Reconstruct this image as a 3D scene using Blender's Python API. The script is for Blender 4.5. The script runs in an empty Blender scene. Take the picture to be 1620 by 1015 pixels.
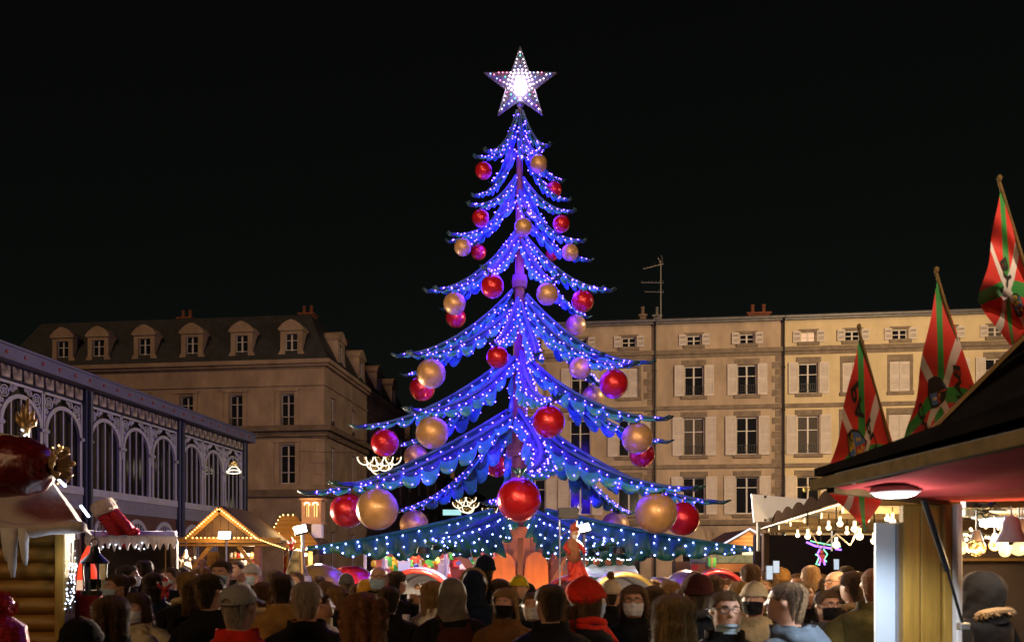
import bpy, bmesh, math, random
from mathutils import Vector, Matrix, noise
C = bpy.context.scene.collection
sc = bpy.context.scene
PI = math.pi
sin, cos = math.sin, math.cos
# ------------------------------------------------------------------ camera
HC, F, HY, CX = 1.85, 1300.0, 890.0, 810.0
cam_d = bpy.data.cameras.new('camera'); cam = bpy.data.objects.new('camera', cam_d); C.objects.link(cam)
cam.location = (0, 0, HC); cam.rotation_euler = (PI/2, 0, 0)
cam_d.lens = 36*F/1620; cam_d.sensor_width = 36; cam_d.sensor_fit = 'HORIZONTAL'
cam_d.shift_y = (HY-507.5)/1620
cam_d.clip_start = 0.05; cam_d.clip_end = 2000
cam_d.dof.use_dof = True; cam_d.dof.focus_distance = 18; cam_d.dof.aperture_fstop = 3.2
sc.camera = cam
# ------------------------------------------------------------------ night sky, faint town glow
w = bpy.data.worlds.new('World'); sc.world = w; w.use_nodes = True
wn = w.node_tree.nodes; wl = w.node_tree.links
bg = wn['Background']
sky = wn.new('ShaderNodeTexSky'); sky.sky_type = 'NISHITA'; sky.sun_disc = False
sky.sun_elevation = math.radians(24); sky.sun_rotation = math.radians(200)
hs = wn.new('ShaderNodeHueSaturation'); hs.inputs['Saturation'].default_value = 0.15
mul = wn.new('ShaderNodeMix'); mul.data_type = 'RGBA'; mul.blend_type = 'MULTIPLY'; mul.inputs['Factor'].default_value = 1
mul.inputs['B'].default_value = (.85, 1.0, .8, 1)
wl.new(sky.outputs[0], hs.inputs['Color']); wl.new(hs.outputs[0], mul.inputs['A']); wl.new(mul.outputs['Result'], bg.inputs[0])
bg.inputs[1].default_value = 0.0008
# the distant street lighting of the town behind the camera
sd = bpy.data.lights.new('town_glow', 'SUN'); sun = bpy.data.objects.new('town_glow', sd); C.objects.link(sun)
sd.energy = 0.58; sd.angle = math.radians(14); sd.color = (1, .62, .30)
sun.rotation_euler = (math.radians(90-24), 0, math.radians(-24))
sc.view_settings.view_transform = 'Standard'; sc.view_settings.look = 'None'
sc.view_settings.exposure = 0; sc.view_settings.gamma = 1; sc.view_settings.use_curve_mapping = False
cy = sc.cycles
cy.use_denoising = True; cy.use_adaptive_sampling = True; cy.adaptive_threshold = 0.02
cy.max_bounces = 5; cy.diffuse_bounces = 2; cy.glossy_bounces = 3; cy.transmission_bounces = 4; cy.transparent_max_bounces = 8
cy.volume_bounces = 0; cy.caustics_reflective = False; cy.caustics_refractive = False
cy.sample_clamp_indirect = 3.0; cy.sample_clamp_direct = 0; cy.use_light_tree = True
# ------------------------------------------------------------------ helpers
def at(px, py, Y): return Vector(((px-CX)*Y/F, Y, HC-(py-HY)*Y/F))

class MB:
    """collects geometry for ONE mesh"""
    def __init__(s): s.v = []; s.f = []; s.m = []; s.M = Matrix.Identity(4); s.mi = 0
    def add(s, vs, fs):
        o = len(s.v); M = s.M
        s.v += [M @ Vector(v) for v in vs]
        s.f += [tuple(i+o for i in f) for f in fs]; s.m += [s.mi]*len(fs); return s
    def box(s, x0, x1, y0, y1, z0, z1):
        return s.add([(x0,y0,z0),(x1,y0,z0),(x1,y1,z0),(x0,y1,z0),(x0,y0,z1),(x1,y0,z1),(x1,y1,z1),(x0,y1,z1)],
            [(0,3,2,1),(4,5,6,7),(0,1,5,4),(1,2,6,5),(2,3,7,6),(3,0,4,7)])
    def bev(s, x0, x1, y0, y1, z0, z1, b):
        vs = []; 
        for z, k in ((z0, b), (z0+b, 0), (z1-b, 0), (z1, b)):
            a0, a1, c0, c1 = x0+k, x1-k, y0+k, y1-k
            vs += [(a0+b*(k==0),c0,z),(a1-b*(k==0),c0,z),(a1,c0+b*(k==0),z),(a1,c1-b*(k==0),z),(a1-b*(k==0),c1,z),(a0+b*(k==0),c1,z),(a0,c1-b*(k==0),z),(a0,c0+b*(k==0),z)]
        fs = [tuple(range(7,-1,-1)), tuple(range(24,32))]
        for r in range(3):
            for i in range(8):
                j = (i+1) % 8; fs.append((r*8+i, r*8+j, r*8+8+j, r*8+8+i))
        return s.add(vs, fs)
    def beam(s, a, b, wx, wz, up=(0,0,1)):
        a, b = Vector(a), Vector(b); d = (b-a).normalized(); u = Vector(up)
        x = d.cross(u)
        if x.length < 1e-4: x = d.cross(Vector((1,0,0)))
        x.normalize(); z = x.cross(d); x *= wx/2; z *= wz/2
        return s.add([a-x-z,a+x-z,b+x-z,b-x-z,a-x+z,a+x+z,b+x+z,b-x+z],
            [(0,3,2,1),(4,5,6,7),(0,1,5,4),(1,2,6,5),(2,3,7,6),(3,0,4,7)])
    def tube(s, pts, r, n=8, cap=True, ends=None):
        pts = [Vector(p) for p in pts]; vs = []; fs = []; m = len(pts)
        rr = r if isinstance(r, (list, tuple)) else [r]*m
        x = None
        for i, p in enumerate(pts):
            d = (pts[min(i+1,m-1)]-pts[max(i-1,0)])
            d = d.normalized() if d.length > 1e-9 else Vector((0,0,1))
            if x is None:
                x = d.cross(Vector((0,0,1)))
                if x.length < 1e-3: x = Vector((1,0,0))
            x = (x-d*x.dot(d)).normalized(); y = d.cross(x)
            vs += [p+(x*cos(2*PI*k/n)+y*sin(2*PI*k/n))*rr[i] for k in range(n)]
        for i in range(m-1):
            for k in range(n):
                l = (k+1) % n; fs.append((i*n+k, i*n+l, i*n+n+l, i*n+n+k))
        if cap: fs += [tuple(range(n-1,-1,-1)), tuple(range((m-1)*n, m*n))]
        return s.add(vs, fs)
    def lathe(s, prof, n=24, c=(0,0,0), a0=0, a1=2*PI, close=True):
        vs = []; fs = []; full = abs(a1-a0-2*PI) < 1e-6; k = n if full else n+1; m = len(prof)
        for j in range(k):
            a = a0+(a1-a0)*j/n
            vs += [(c[0]+r*cos(a), c[1]+r*sin(a), c[2]+z) for r, z in prof]
        for j in range(n):
            q = (j+1) % k
            for i in range(m-1): fs.append((j*m+i, q*m+i, q*m+i+1, j*m+i+1))
        return s.add(vs, fs)
    def sph(s, c, r, n=12, m=8, sc3=(1,1,1)):
        return s.lathe_s(c, r, n, m, sc3)
    def lathe_s(s, c, r, n, m, q):
        vs = [(c[0], c[1], c[2]-r*q[2])]; fs = []
        for i in range(1, m):
            t = -PI/2+PI*i/m
            for j in range(n):
                a = 2*PI*j/n; vs.append((c[0]+r*q[0]*cos(t)*cos(a), c[1]+r*q[1]*cos(t)*sin(a), c[2]+r*q[2]*sin(t)))
        vs.append((c[0], c[1], c[2]+r*q[2])); e = len(vs)-1
        for j in range(n):
            l = (j+1) % n
            fs.append((0, 1+l, 1+j)); fs.append((e, 1+(m-2)*n+j, 1+(m-2)*n+l))
            for i in range(m-2): fs.append((1+i*n+j, 1+i*n+l, 1+i*n+n+l, 1+i*n+n+j))
        return s.add(vs, fs)
    def octa(s, c, r):
        x, y, z = c
        return s.add([(x+r,y,z),(x-r,y,z),(x,y+r,z),(x,y-r,z),(x,y,z+r),(x,y,z-r)],
            [(0,2,4),(2,1,4),(1,3,4),(3,0,4),(2,0,5),(1,2,5),(3,1,5),(0,3,5)])
    def grid(s, fn, nu, nv):
        vs = [fn(i/nu, j/nv) for i in range(nu+1) for j in range(nv+1)]; fs = []
        for i in range(nu):
            for j in range(nv):
                a = i*(nv+1)+j; fs.append((a, a+nv+1, a+nv+2, a+1))
        return s.add(vs, fs)
    def prism(s, poly, d0, d1, ax='y'):
        """extrude a 2D polygon (x,z) along y (or (x,y) along z, or (y,z) along x)"""
        f = {'y': lambda p, d: (p[0], d, p[1]), 'z': lambda p, d: (p[0], p[1], d), 'x': lambda p, d: (d, p[0], p[1])}[ax]
        n = len(poly); vs = [f(p, d0) for p in poly]+[f(p, d1) for p in poly]
        fs = [tuple(range(n)), tuple(range(2*n-1, n-1, -1))]
        for i in range(n):
            j = (i+1) % n; fs.append((i, i+n, j+n, j))
        return s.add(vs, fs)
    def build(s, name, mat, parent=None, smooth=False, kind=None, solid=0, loc=None, label=None):
        me = bpy.data.meshes.new(name); me.from_pydata([tuple(v) for v in s.v], [], s.f)
        mats = mat if isinstance(mat, (list, tuple)) else [mat]
        for q in mats: me.materials.append(q)
        if len(mats) > 1: me.polygons.foreach_set('material_index', s.m)
        bm = bmesh.new(); bm.from_mesh(me); bmesh.ops.recalc_face_normals(bm, faces=bm.faces); bm.to_mesh(me); bm.free()
        if smooth:
            me.polygons.foreach_set('use_smooth', [True]*len(me.polygons))
            if smooth != 'all': me.set_sharp_from_angle(angle=math.radians(40))
        o = bpy.data.objects.new(name, me); C.objects.link(o)
        if parent: o.parent = parent
        if kind: o['kind'] = kind
        if label: o['label'] = label
        if loc is not None: o.location = loc
        if solid:
            md = o.modifiers.new('thickness', 'SOLIDIFY'); md.thickness = solid; md.offset = 0
        return o

def inst(o, loc=(0,0,0), rot=(0,0,0), parent=None, scale=None):
    c = o.copy(); C.objects.link(c); c.location = loc; c.rotation_euler = rot
    if parent is not None: c.parent = parent
    if scale: c.scale = scale
    return c
def tag(o, label, cat, group=None):
    o['label'] = label; o['category'] = cat
    if group: o['group'] = group
    return o
def thing(name, label, cat, loc=(0,0,0), rz=0, group=None):
    o = bpy.data.objects.new(name, None); C.objects.link(o); o.empty_display_size = .2
    o.location = loc; o.rotation_euler = (0, 0, rz)
    return tag(o, label, cat, group)
def light(name, kind, loc, power, col, size=.1, parent=None, rot=None, **k):
    d = bpy.data.lights.new(name, kind); d.energy = power; d.color = col
    if kind in ('POINT', 'SPOT'): d.shadow_soft_size = size
    if kind == 'AREA': d.size = size
    for a, b in k.items(): setattr(d, a, b)
    o = bpy.data.objects.new(name, d); C.objects.link(o); o.location = loc
    if rot is not None: o.rotation_euler = rot
    if parent: o.parent = parent
    return o
def aim(o, tgt):
    o.rotation_euler = (Vector(tgt)-o.location).to_track_quat('-Z', 'Y').to_euler()
# ------------------------------------------------------------------ materials
_mats = {}
def mat(name, col, rough=.7, metal=0, var=.25, scale=6, bump=0, bscale=None, emit=None, es=0, spec=None, stretch=None, spots=None, trans=0, sheen=0, coat=0, nosample=False, detail=6):
    if name in _mats: return _mats[name]
    m = bpy.data.materials.new(name); m.use_nodes = True; _mats[name] = m
    nt = m.node_tree; N = nt.nodes; L = nt.links; b = N['Principled BSDF']
    b.inputs['Roughness'].default_value = rough; b.inputs['Metallic'].default_value = metal
    c4 = (*col, 1); b.inputs['Base Color'].default_value = c4
    if spec is not None: b.inputs['Specular IOR Level'].default_value = spec
    if trans: b.inputs['Transmission Weight'].default_value = trans
    if coat: b.inputs['Coat Weight'].default_value = coat; b.inputs['Coat Roughness'].default_value = .08
    if sheen: b.inputs['Sheen Weight'].default_value = sheen; b.inputs['Sheen Roughness'].default_value = .4; b.inputs['Sheen Tint'].default_value = (1,.62,.32,1)
    if emit: b.inputs['Emission Color'].default_value = (*emit, 1); b.inputs['Emission Strength'].default_value = es
    if nosample: m.cycles.emission_sampling = 'NONE'
    if var or bump:
        tc = N.new('ShaderNodeTexCoord'); mp = N.new('ShaderNodeMapping'); L.new(tc.outputs['Object'], mp.inputs[0])
        if stretch: mp.inputs['Scale'].default_value = stretch
        nz = N.new('ShaderNodeTexNoise'); nz.inputs['Scale'].default_value = scale; nz.inputs['Detail'].default_value = detail; nz.inputs['Roughness'].default_value = .62
        L.new(mp.outputs[0], nz.inputs['Vector'])
        if var:
            rp = N.new('ShaderNodeValToRGB'); e = rp.color_ramp.elements
            e[0].position = .28; e[1].position = .75
            lo = spots if spots else tuple(max(0, x*(1-var)) for x in col); hi = tuple(min(1, x*(1+var*.8)) for x in col)
            e[0].color = (*lo, 1); e[1].color = (*hi, 1)
            L.new(nz.outputs[0], rp.inputs[0]); L.new(rp.outputs[0], b.inputs['Base Color'])
        if bump:
            n2 = nz
            if bscale:
                n2 = N.new('ShaderNodeTexNoise'); n2.inputs['Scale'].default_value = bscale; n2.inputs['Detail'].default_value = 5; L.new(mp.outputs[0], n2.inputs['Vector'])
            bp = N.new('ShaderNodeBump'); bp.inputs['Strength'].default_value = min(1, bump); bp.inputs['Distance'].default_value = .02
            L.new(n2.outputs[0], bp.inputs['Height']); L.new(bp.outputs[0], b.inputs['Normal'])
    return m
def emat(name, col, s, sample=True):
    if name in _mats: return _mats[name]
    m = mat(name, (.02,.02,.02), .4, var=0, emit=col, es=s, nosample=not sample); return m
W_BLUE = (.055, .010, 1.0); W_WARM = (1, .62, .25); W_COOL = (.85, .92, 1.0)
# ================================================================== setting
TH = -0.1126; UX, UY = cos(TH), sin(TH); VX, VY = -sin(TH), cos(TH)
plaster = mat('warm_plaster', (.43,.32,.22), .9, var=.42, scale=.9, bump=.25, bscale=24, stretch=(1,1,.45))
plaster2 = mat('cream_plaster', (.62,.49,.29), .9, var=.22, scale=.8, bump=.25, bscale=24, stretch=(1,1,.5))
stone = mat('grey_stone', (.22,.165,.115), .9, var=.4, scale=3, bump=.5, bscale=30)
sandstone = mat('brown_stone', (.38,.27,.195), .9, var=.35, scale=1.2, bump=.4, bscale=18, stretch=(1,1,.6))
dkstone = mat('dark_stone', (.20,.14,.10), .9, var=.45, scale=2, bump=.5, bscale=20)
slate = mat('slate', (.035,.035,.04), .6, var=.5, scale=3, bump=.6, bscale=14)
whitep = mat('white_joinery', (.62,.56,.50), .5, var=.12, scale=5)
shutp = mat('shutter_paint', (.58,.50,.44), .6, var=.15, scale=4)
zinc = mat('zinc', (.20,.19,.19), .45, .6, var=.3, scale=4)
glassd = mat('dark_glass', (.012,.012,.016), .08, var=0, spec=.6)
iron_dk = mat('black_iron', (.02,.018,.018), .45, .3, var=.2)
brickm = mat('brick_red', (.22,.07,.035), .85, var=.4, scale=9, bump=.4)
asphalt = mat('asphalt', (.05,.048,.046), .8, var=.35, scale=14, bump=.6, bscale=120)
g = MB().grid(lambda a, b: (-300+600*a, -120+520*b, 0), 4, 4).build('ground', asphalt, kind='structure')
side = mat('paving', (.16,.14,.12), .8, var=.3, scale=5, bump=.4, bscale=30)
MB().box(-8.6, 24, 36, 41.5, 0, .13).build('pavement', side, kind='structure')

def wall_holes(mb, x0, x1, z0, z1, holes, dep, y=0):
    xs = sorted({x0, x1, *[h[0] for h in holes], *[h[1] for h in holes]}); zs = sorted({z0, z1, *[h[2] for h in holes], *[h[3] for h in holes]})
    for i in range(len(xs)-1):
        for j in range(len(zs)-1):
            a, b, c, d = xs[i], xs[i+1], zs[j], zs[j+1]; mx, mz = (a+b)/2, (c+d)/2
            if any(h[0] < mx < h[1] and h[2] < mz < h[3] for h in holes): continue
            mb.add([(a,y,c),(b,y,c),(b,y,d),(a,y,d)], [(0,1,2,3)])
    for a, b, c, d in holes:
        e = y+dep
        mb.add([(a,y,c),(b,y,c),(b,y,d),(a,y,d),(a,e,c),(b,e,c),(b,e,d),(a,e,d)], [(0,4,5,1),(1,5,6,2),(2,6,7,3),(3,7,4,0)])

def window(par, x0, x1, z0, z1, y, M=None, transom=.66, arch=False, lit=None, rail=False, closed=False, fw=.055, paint=None):
    """window > pane (two).  local x across, y into the wall"""
    M = M or Matrix.Identity(4)
    f = MB(); f.M = M; xm = (x0+x1)/2; d = .05
    for a, b, c, e in ((x0, x0+fw, z0, z1), (x1-fw, x1, z0, z1), (x0+fw, x1-fw, z0, z0+fw*1.3), (x0+fw, x1-fw, z1-fw, z1)):
        f.box(a, b, y, y+d, c, e)
    f.box(xm-fw*.75, xm+fw*.75, y-.012, y+d-.01, z0+fw*1.3, z1-fw)
    for t in (transom if isinstance(transom, (list, tuple)) else [transom]):
        zt = z0+(z1-z0)*t
        for a, b in ((x0+fw, xm-fw*.75), (xm+fw*.75, x1-fw)): f.box(a, b, y+.006, y+d-.012, zt-.018, zt+.018)
    if arch:
        for s in (-1, 1):
            xa = xm+s*(x1-xm); pts = [(xa, z1+.002)]+[(xm+s*(x1-xm)*k/6, z1-.14*(k/6)**2) for k in range(7)]
            f.prism(pts, y-.02, y+.03)
    o = f.build('window', paint or whitep, par)
    for a, b in ((x0+fw, xm-fw*.7), (xm+fw*.7, x1-fw)):
        p = MB(); p.M = M; p.add([(a,y+.03,z0+fw),(b,y+.03,z0+fw),(b,y+.03,z1-fw),(a,y+.03,z1-fw)], [(0,1,2,3)])
        p.build('pane', lit or glassd, o)
    if rail:
        r = MB(); r.M = M
        for k in (0.0, .1, .42): r.box(x0+.01, x1-.01, y-.12, y-.10, z0+.06+k, z0+.075+k)
        for k in range(9): xx = x0+.05+(x1-x0-.1)*k/8; r.box(xx-.008, xx+.008, y-.118, y-.102, z0+.161, z0+.479)
        r.build('guard_rail', iron_dk, o)
    return o

_sh = {}
def shutter(par, x, z, w_, h, y, ang=0):
    k = (round(w_, 2), round(h, 2))
    if k not in _sh:
        b = MB(); t = .035
        b.box(0, .05, 0, t, 0, h); b.box(w_-.05, w_, 0, t, 0, h)
        for zz in (0, h*.48, h-.09): b.box(.05, w_-.05, .001, t-.001, zz, zz+.09)
        for a, c in ((.09, h*.48), (h*.48+.09, h-.09)):
            n = max(3, int((c-a)/.09))
            for i in range(n):
                zz = a+(c-a)*i/n; b.add([(.05,.006,zz+.004),(w_-.05,.006,zz+.004),(w_-.05,.03,zz+(c-a)/n),(.05,.03,zz+(c-a)/n)], [(0,1,2,3)])
        _sh[k] = b.build('shutter', shutp, par); o = _sh[k]
    else: o = inst(_sh[k], parent=par)
    o.location = (x, y, z); o.rotation_euler = (0, 0, ang); return o

# ------------------------------------------------------------------ right-hand facades
OX, OY = 3.55, 42.0
def fz(px, py):
    dx = (px-CX)/F; t = (OX*VX+OY*VY)/(dx*VX+VY)
    return (t*dx-OX)*UX+(t-OY)*UY, HC-(py-HY)*t/F
ZT = fz(1096, 508)[1]
ROWS = [(fz(1096, 546)[1], fz(1096, 530)[1]), (fz(1096, 626)[1], fz(1096, 579)[1]), (fz(1096, 720)[1], fz(1096, 661)[1]), (fz(1096, 813)[1], fz(1096, 755)[1]), (.95, 3.0)]
lit_room = emat('lit_room', (1, .55, .30), .9)
curtain = mat('lace_curtain', (.075,.06,.05), .9, var=.3, scale=8, stretch=(6,1,1))
def facade(name, px0, px1, cols, wallm, label, closed=(), lit=(), bare=(), pipe=True, dz=0, shut=True):
    x0, x1 = fz(px0, 600)[0], fz(px1, 600)[0]
    b = thing(name, label, 'house', (OX+UX*x0, OY+UY*x0, 0), TH, 'houses facing the market')
    L = x1-x0; holes = []; wins = []
    for ci, c in enumerate(cols):
        xc = fz(c, 600)[0]-x0
        for ri, (z0, z1) in enumerate(ROWS):
            hw = (.36, .47, .52, .55, .6)[ri]
            z0_, z1_ = z0+dz, z1+dz
            holes.append((xc-hw, xc+hw, z0_, z1_)); wins.append((ci, ri, xc, hw, z0_, z1_))
    m = MB(); zt = ZT+dz
    wall_holes(m, 0, L, 0, zt, holes, .22)
    m.add([(0,0,0),(0,10,0),(0,10,zt),(0,0,zt)], [(0,1,2,3)]); m.add([(L,0,0),(L,10,0),(L,10,zt),(L,0,zt)], [(0,1,2,3)])
    m.add([(0,10,0),(L,10,0),(L,10,zt),(0,10,zt)], [(0,1,2,3)])
    m.build('wall', wallm, b)
    for ci, ri, xc, hw, z0, z1 in wins:
        cl = (ci, ri) in closed
        window(b, xc-hw, xc+hw, z0, z1, .15, transom=(.5 if ri == 0 else (.64 if ri < 3 else .72)), rail=(ri in (1, 2) and not cl), lit=lit_room if (ci, ri) in lit else (curtain if (ci*3+ri) % 5 == 2 else None), fw=.05)
        if ri < 4:
            s = MB(); s.box(xc-hw-.16, xc+hw+.16, -.10, .1, z0-.17, z0-.005); s.build('sill', stone, b)
            s = MB(); s.box(xc-hw-.13, xc+hw+.13, -.035, .1, z1+.005, z1+(.12 if ri == 0 else .30)); s.build('lintel', stone, b)
            if cl:
                for k in (0, 1): shutter(b, xc-hw+k*hw+.01, z0+.02, hw-.02, z1-z0-.04, .05)
                for k in (-1, 1):
                    s = MB(); s.box(xc+k*(hw+.07)-.06, xc+k*(hw+.07)+.06, -.03, .1, z0, z1); s.build('jamb', stone, b)
            elif shut and (ci, ri) not in bare:
                shutter(b, xc-hw-.04-hw*.98, z0-.02, hw*.98, z1-z0+.06, -.075-.03*((ci+ri) % 2), (.05, -.03)[ci % 2])
                shutter(b, xc+hw+.04, z0-.02, hw*.98, z1-z0+.06, -.07, (-.06, .04)[ri % 2])
    def band(z, h, d, nm, mt=stone):
        q = MB(); q.box(-.0, L, -d, .05, z, z+h); q.build(nm, mt, b)
    band(ROWS[0][0]+dz-.46, .22, .16, 'cornice'); band(ROWS[0][0]+dz-.62, .16, .06, 'moulding')
    band(fz(1096, 648)[1]+dz, .2, .09, 'string_course'); band(fz(1096, 741)[1]+dz, .2, .09, 'string_course'); band(fz(1096, 830)[1]+dz, .26, .13, 'string_course')
    band(zt-.13, .13, .22, 'eaves', zinc)
    q = MB(); q.tube([(0,-.30,zt+.02),(L,-.30,zt+.02)], .075, 8); q.build('gutter', zinc, b)
    r = MB(); r.add([(0,-.26,zt+.03),(L,-.26,zt+.03),(L,5,zt+1.35),(0,5,zt+1.35),(L,10.2,zt+.03),(0,10.2,zt+.03)], [(0,1,2,3),(3,2,4,5)])
    r.add([(0,0,zt),(0,5,zt+1.34),(0,10,zt)], [(0,1,2)]); r.add([(L,0,zt),(L,5,zt+1.34),(L,10,zt)], [(0,1,2)])
    r.build('roof', slate, b)
    if pipe:
        q = MB(); q.tube([(L-.02,-.13,.3),(L-.02,-.13,zt-.25),(L-.02,-.3,zt-.02)], .06, 8)
        for k in range(6): q.tube([(L-.02,-.13,1+k*2.1),(L-.02,-.13,1.08+k*2.1)], .085, 8)
        q.build('downpipe', iron_dk, b)
        z = 3.6; k = 0
        while z < ROWS[0][0]+dz-.9:
            for s in (-1,) :
                q = MB(); wd = .44 if k % 2 else .27
                q.box(L-.12-wd, L-.12, -.03, .04, z, z+.31); q.build('quoin', stone, b)
            z += .345; k += 1
    return b, L, zt
bA, LA, zA = facade('townhouse', 812, 1036.5, [846, 918, 995], plaster, 'narrow plastered house with closed shutters just behind the tree', closed=((2, 1),(0, 1),(0,2)), bare=((2,3),(1,2)))
bB, LB, zB = facade('townhouse', 1037.5, 1239.5, [1098, 1182], plaster, 'beige house with two columns of open white shutters between two downpipes')
bC, LC, zC = facade('townhouse', 1240.5, 1680, [1279, 1349, 1424, 1500, 1576, 1650], plaster2, 'cream yellow house with one lit attic window behind the flags', closed=((1,1),(2,1),(1,2),(2,2)), lit=((0,0),), pipe=False, dz=.0)
def chimney(par, x, y, z, w_, h, pots=2, m=brickm):
    c = MB(); c.bev(x-w_/2, x+w_/2, y, y+.7, z, z+h, .02); c.box(x-w_/2-.06, x+w_/2+.06, y-.06, y+.76, z+h, z+h+.1); o = c.build('chimney', m, par)
    for i in range(pots):
        p = MB(); xx = x+(i-(pots-1)/2)*w_*.5; p.lathe([(.0,0),(.12,0),(.09,.42),(.12,.44),(.12,.5),(.0,.5)], 10, (xx, y+.35, z+h+.1)); p.build('chimney_pot', m, o, smooth=True)
    return o
xm = fz(1022, 500)[0]-fz(812, 600)[0]; chimney(bA, xm, 3.4, zA+.6, .34, .75, 1, dkstone)
xm = fz(1042, 500)[0]-fz(1037.5, 600)[0]; chimney(bB, xm+.15, 3.4, zB+.6, .42, .7, 1, zinc)
xm = fz(1226, 500)[0]-fz(1037.5, 600)[0]; chimney(bB, xm, 4.2, zB+.9, 1.2, .6, 2)
# antenna mast
ax, az = fz(1048, 500); pz = lambda y: HC-(y-HY)*44.5/F
an = thing('television_antenna', 'metal aerial mast with three arrays standing on the roof ridge', 'antenna', (OX+UX*ax-VX*-3.0+.12, OY+UY*ax+VY*3.0, 0), TH)
alu = mat('aluminium', (.5,.47,.43), .4, .7, var=.2)
q = MB(); q.tube([(0,0,zB+.5),(0,0,pz(412))], .035, 8); q.build('mast', alu, an)
for zc, ln, n_ in ((pz(417), -.95, 6), (pz(447), -1.05, 7), (pz(462), -.85, 5)):
    q = MB(); dz_ = -.12 if zc == pz(417) else .03
    q.tube([(.15,0,zc),(ln,0,zc+dz_*2)], .022, 6)
    for k in range(n_):
        t = k/(n_-1); x = .1+(ln-.1)*t; q.tube([(x,-.3+.1*t,zc+dz_*2*t),(x,.3-.1*t,zc+dz_*2*t)], .012, 5)
    if zc == pz(417):
        for k in range(5): q.tube([(.0+.1*k/4,-.3,zc+.32-.02*k*k),(.0+.1*k/4,.3,zc+.32-.02*k*k)], .015, 5)
        q.tube([(0,0,zc),(-.15,0,zc+.34)], .02, 5)
    q.build('aerial', alu, an)
# yellow wall lantern on the cream house
ln = at(1290, 768, 40.0)
wl_ = thing('wall_lantern', 'yellow glowing lantern fixed to the cream house wall', 'lantern', ln)
q = MB(); q.beam((0,.62,.2),(0,0,.25),.04,.04); q.lathe([(0,.26),(.16,.2),(.18,.16),(.0,.16)], 6); q.lathe([(0,-.22),(.1,-.2),(.1,-.16),(0,-.16)], 6); q.build('bracket', iron_dk, wl_)
q = MB(); q.lathe([(.09,-.16),(.15,.16)], 6); q.build('lamp_glass', emat('lantern_glow', (1,.55,.08), 4), wl_)
light('lantern_light', 'POINT', (0,-.1,0), 60, (1,.6,.15), .15, wl_)
# bare tree in front of the facades
bt = thing('bare_tree', 'leafless thin tree in front of the shuttered house wall', 'tree', at(1229, 890, 37)-Vector((0,0,1.85)))
bark = mat('bark', (.06,.045,.035), .9, var=.4, scale=8, bump=.5)
rng = random.Random(4)
q = MB(); q.tube([(0,0,0),(.05,0,1.8),(0,.05,3.4)], [.09,.07,.05], 7); q.build('trunk', bark, bt)
q = MB()
def twig(p, d, l, r, n):
    e = p+d*l; mid = p+d*l*.5+Vector((rng.uniform(-1,1),rng.uniform(-1,1),0))*l*.08
    q.tube([p, mid, e], [r, r*.8, r*.6], 4)
    if n:
        for _ in range(3):
            twig(p+(e-p)*rng.uniform(.4,1), (d+Vector((rng.uniform(-.7,.7),rng.uniform(-.7,.7),rng.uniform(0,.5)))).normalized(), l*.66, r*.6, n-1)
for _ in range(6): twig(Vector((0,.03,rng.uniform(2,3.4))), Vector((rng.uniform(-.5,.5),rng.uniform(-.5,.5),1)).normalized(), 1.1, .025, 3)
q.build('crown', bark, bt)
# ------------------------------------------------------------------ left stone building (mansard roof)
LX, LY = -10.28, 45.0
lz = lambda py: HC-(py-HY)*LY/F
lb = thing('mansard_building', 'dark brown stone building with mansard roof and arched dormers', 'building', (LX, LY, 0), TH)
def lu(px):  # x along the front from the corner
    dx = (px-CX)/F; t = (LX*VX+LY*VY)/(dx*VX+VY); return (t*dx-LX)*UX+(t-LY)*UY
LC_ = [454.5, 373, 295, 219, 146, 76]
FR = [(lz(672), lz(621)), (lz(764), lz(702)), (1.0, 3.6)]
holes = []; wn_ = []
for c in LC_:
    xc = lu(c)
    for r, (a, b) in enumerate(FR): h = (.40, .45, .55)[r]; holes.append((xc-h, xc+h, a, b)); wn_.append((xc, h, a, b, r))
xl = lu(76)-2.6; top = lz(571.5); SL = 18.2
m = MB(); wall_holes(m, xl, 0, 0, top, holes, .3)
m.add([(xl,0,0),(xl,14,0),(xl,14,top),(xl,0,top)], [(0,1,2,3)])
sh = []; sw = []
for k in range(5):
    s0 = 1.15+3.8*k
    if s0 < SL-1:
        for r, (a, b) in enumerate(FR): sh.append((s0, s0+.85, a, b)); sw.append((s0, a, b, r))
MS = Matrix(((0,-1,0,0),(1,0,0,0),(0,0,1,0),(0,0,0,1)))   # side wall: x along depth, y into the wall (-x)
m.M = MS; wall_holes(m, 0, SL, 0, top, sh, .3); m.build('wall', sandstone, lb)
for xc, h, a, b, r in wn_: window(lb, xc-h, xc+h, a, b, .22, transom=(.3, .72), arch=True, rail=(r == 0), paint=mat('violet_white_joinery', (.55,.50,.50), .5, var=.1))
for s0, a, b, r in sw: window(lb, s0, s0+.85, a, b, .2, M=MS, transom=(.3, .72), arch=True, rail=(r == 0))
def lband(z, h, d, nm, mt=sandstone):
    q = MB(); q.box(xl, d, -d, .05, z, z+h); q.box(-.05, d, .0501, SL, z, z+h); q.build(nm, mt, lb)
lband(top-.14, .22, .42, 'cornice'); lband(top-.26, .12, .25, 'moulding'); lband(lz(609), .09, .10, 'string_course')
lband(lz(682), .30, .5, 'balcony_slab', dkstone); lband(lz(690), .27, .22, 'moulding', dkstone); lband(lz(785), .4, .2, 'string_course', dkstone)
for xc, h, a, b, r in wn_:
    if r < 2:
        for s in (-1, 1):
            q = MB(); q.box(xc+s*(h+.13)-.12, xc+s*(h+.13)+.12, -.06, .05, a-.05, b+.12); q.build('jamb', sandstone, lb)
        q = MB(); q.box(xc-h-.32, xc+h+.32, -.12, .05, b+.12, b+.3); q.build('lintel', sandstone, lb)
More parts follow.
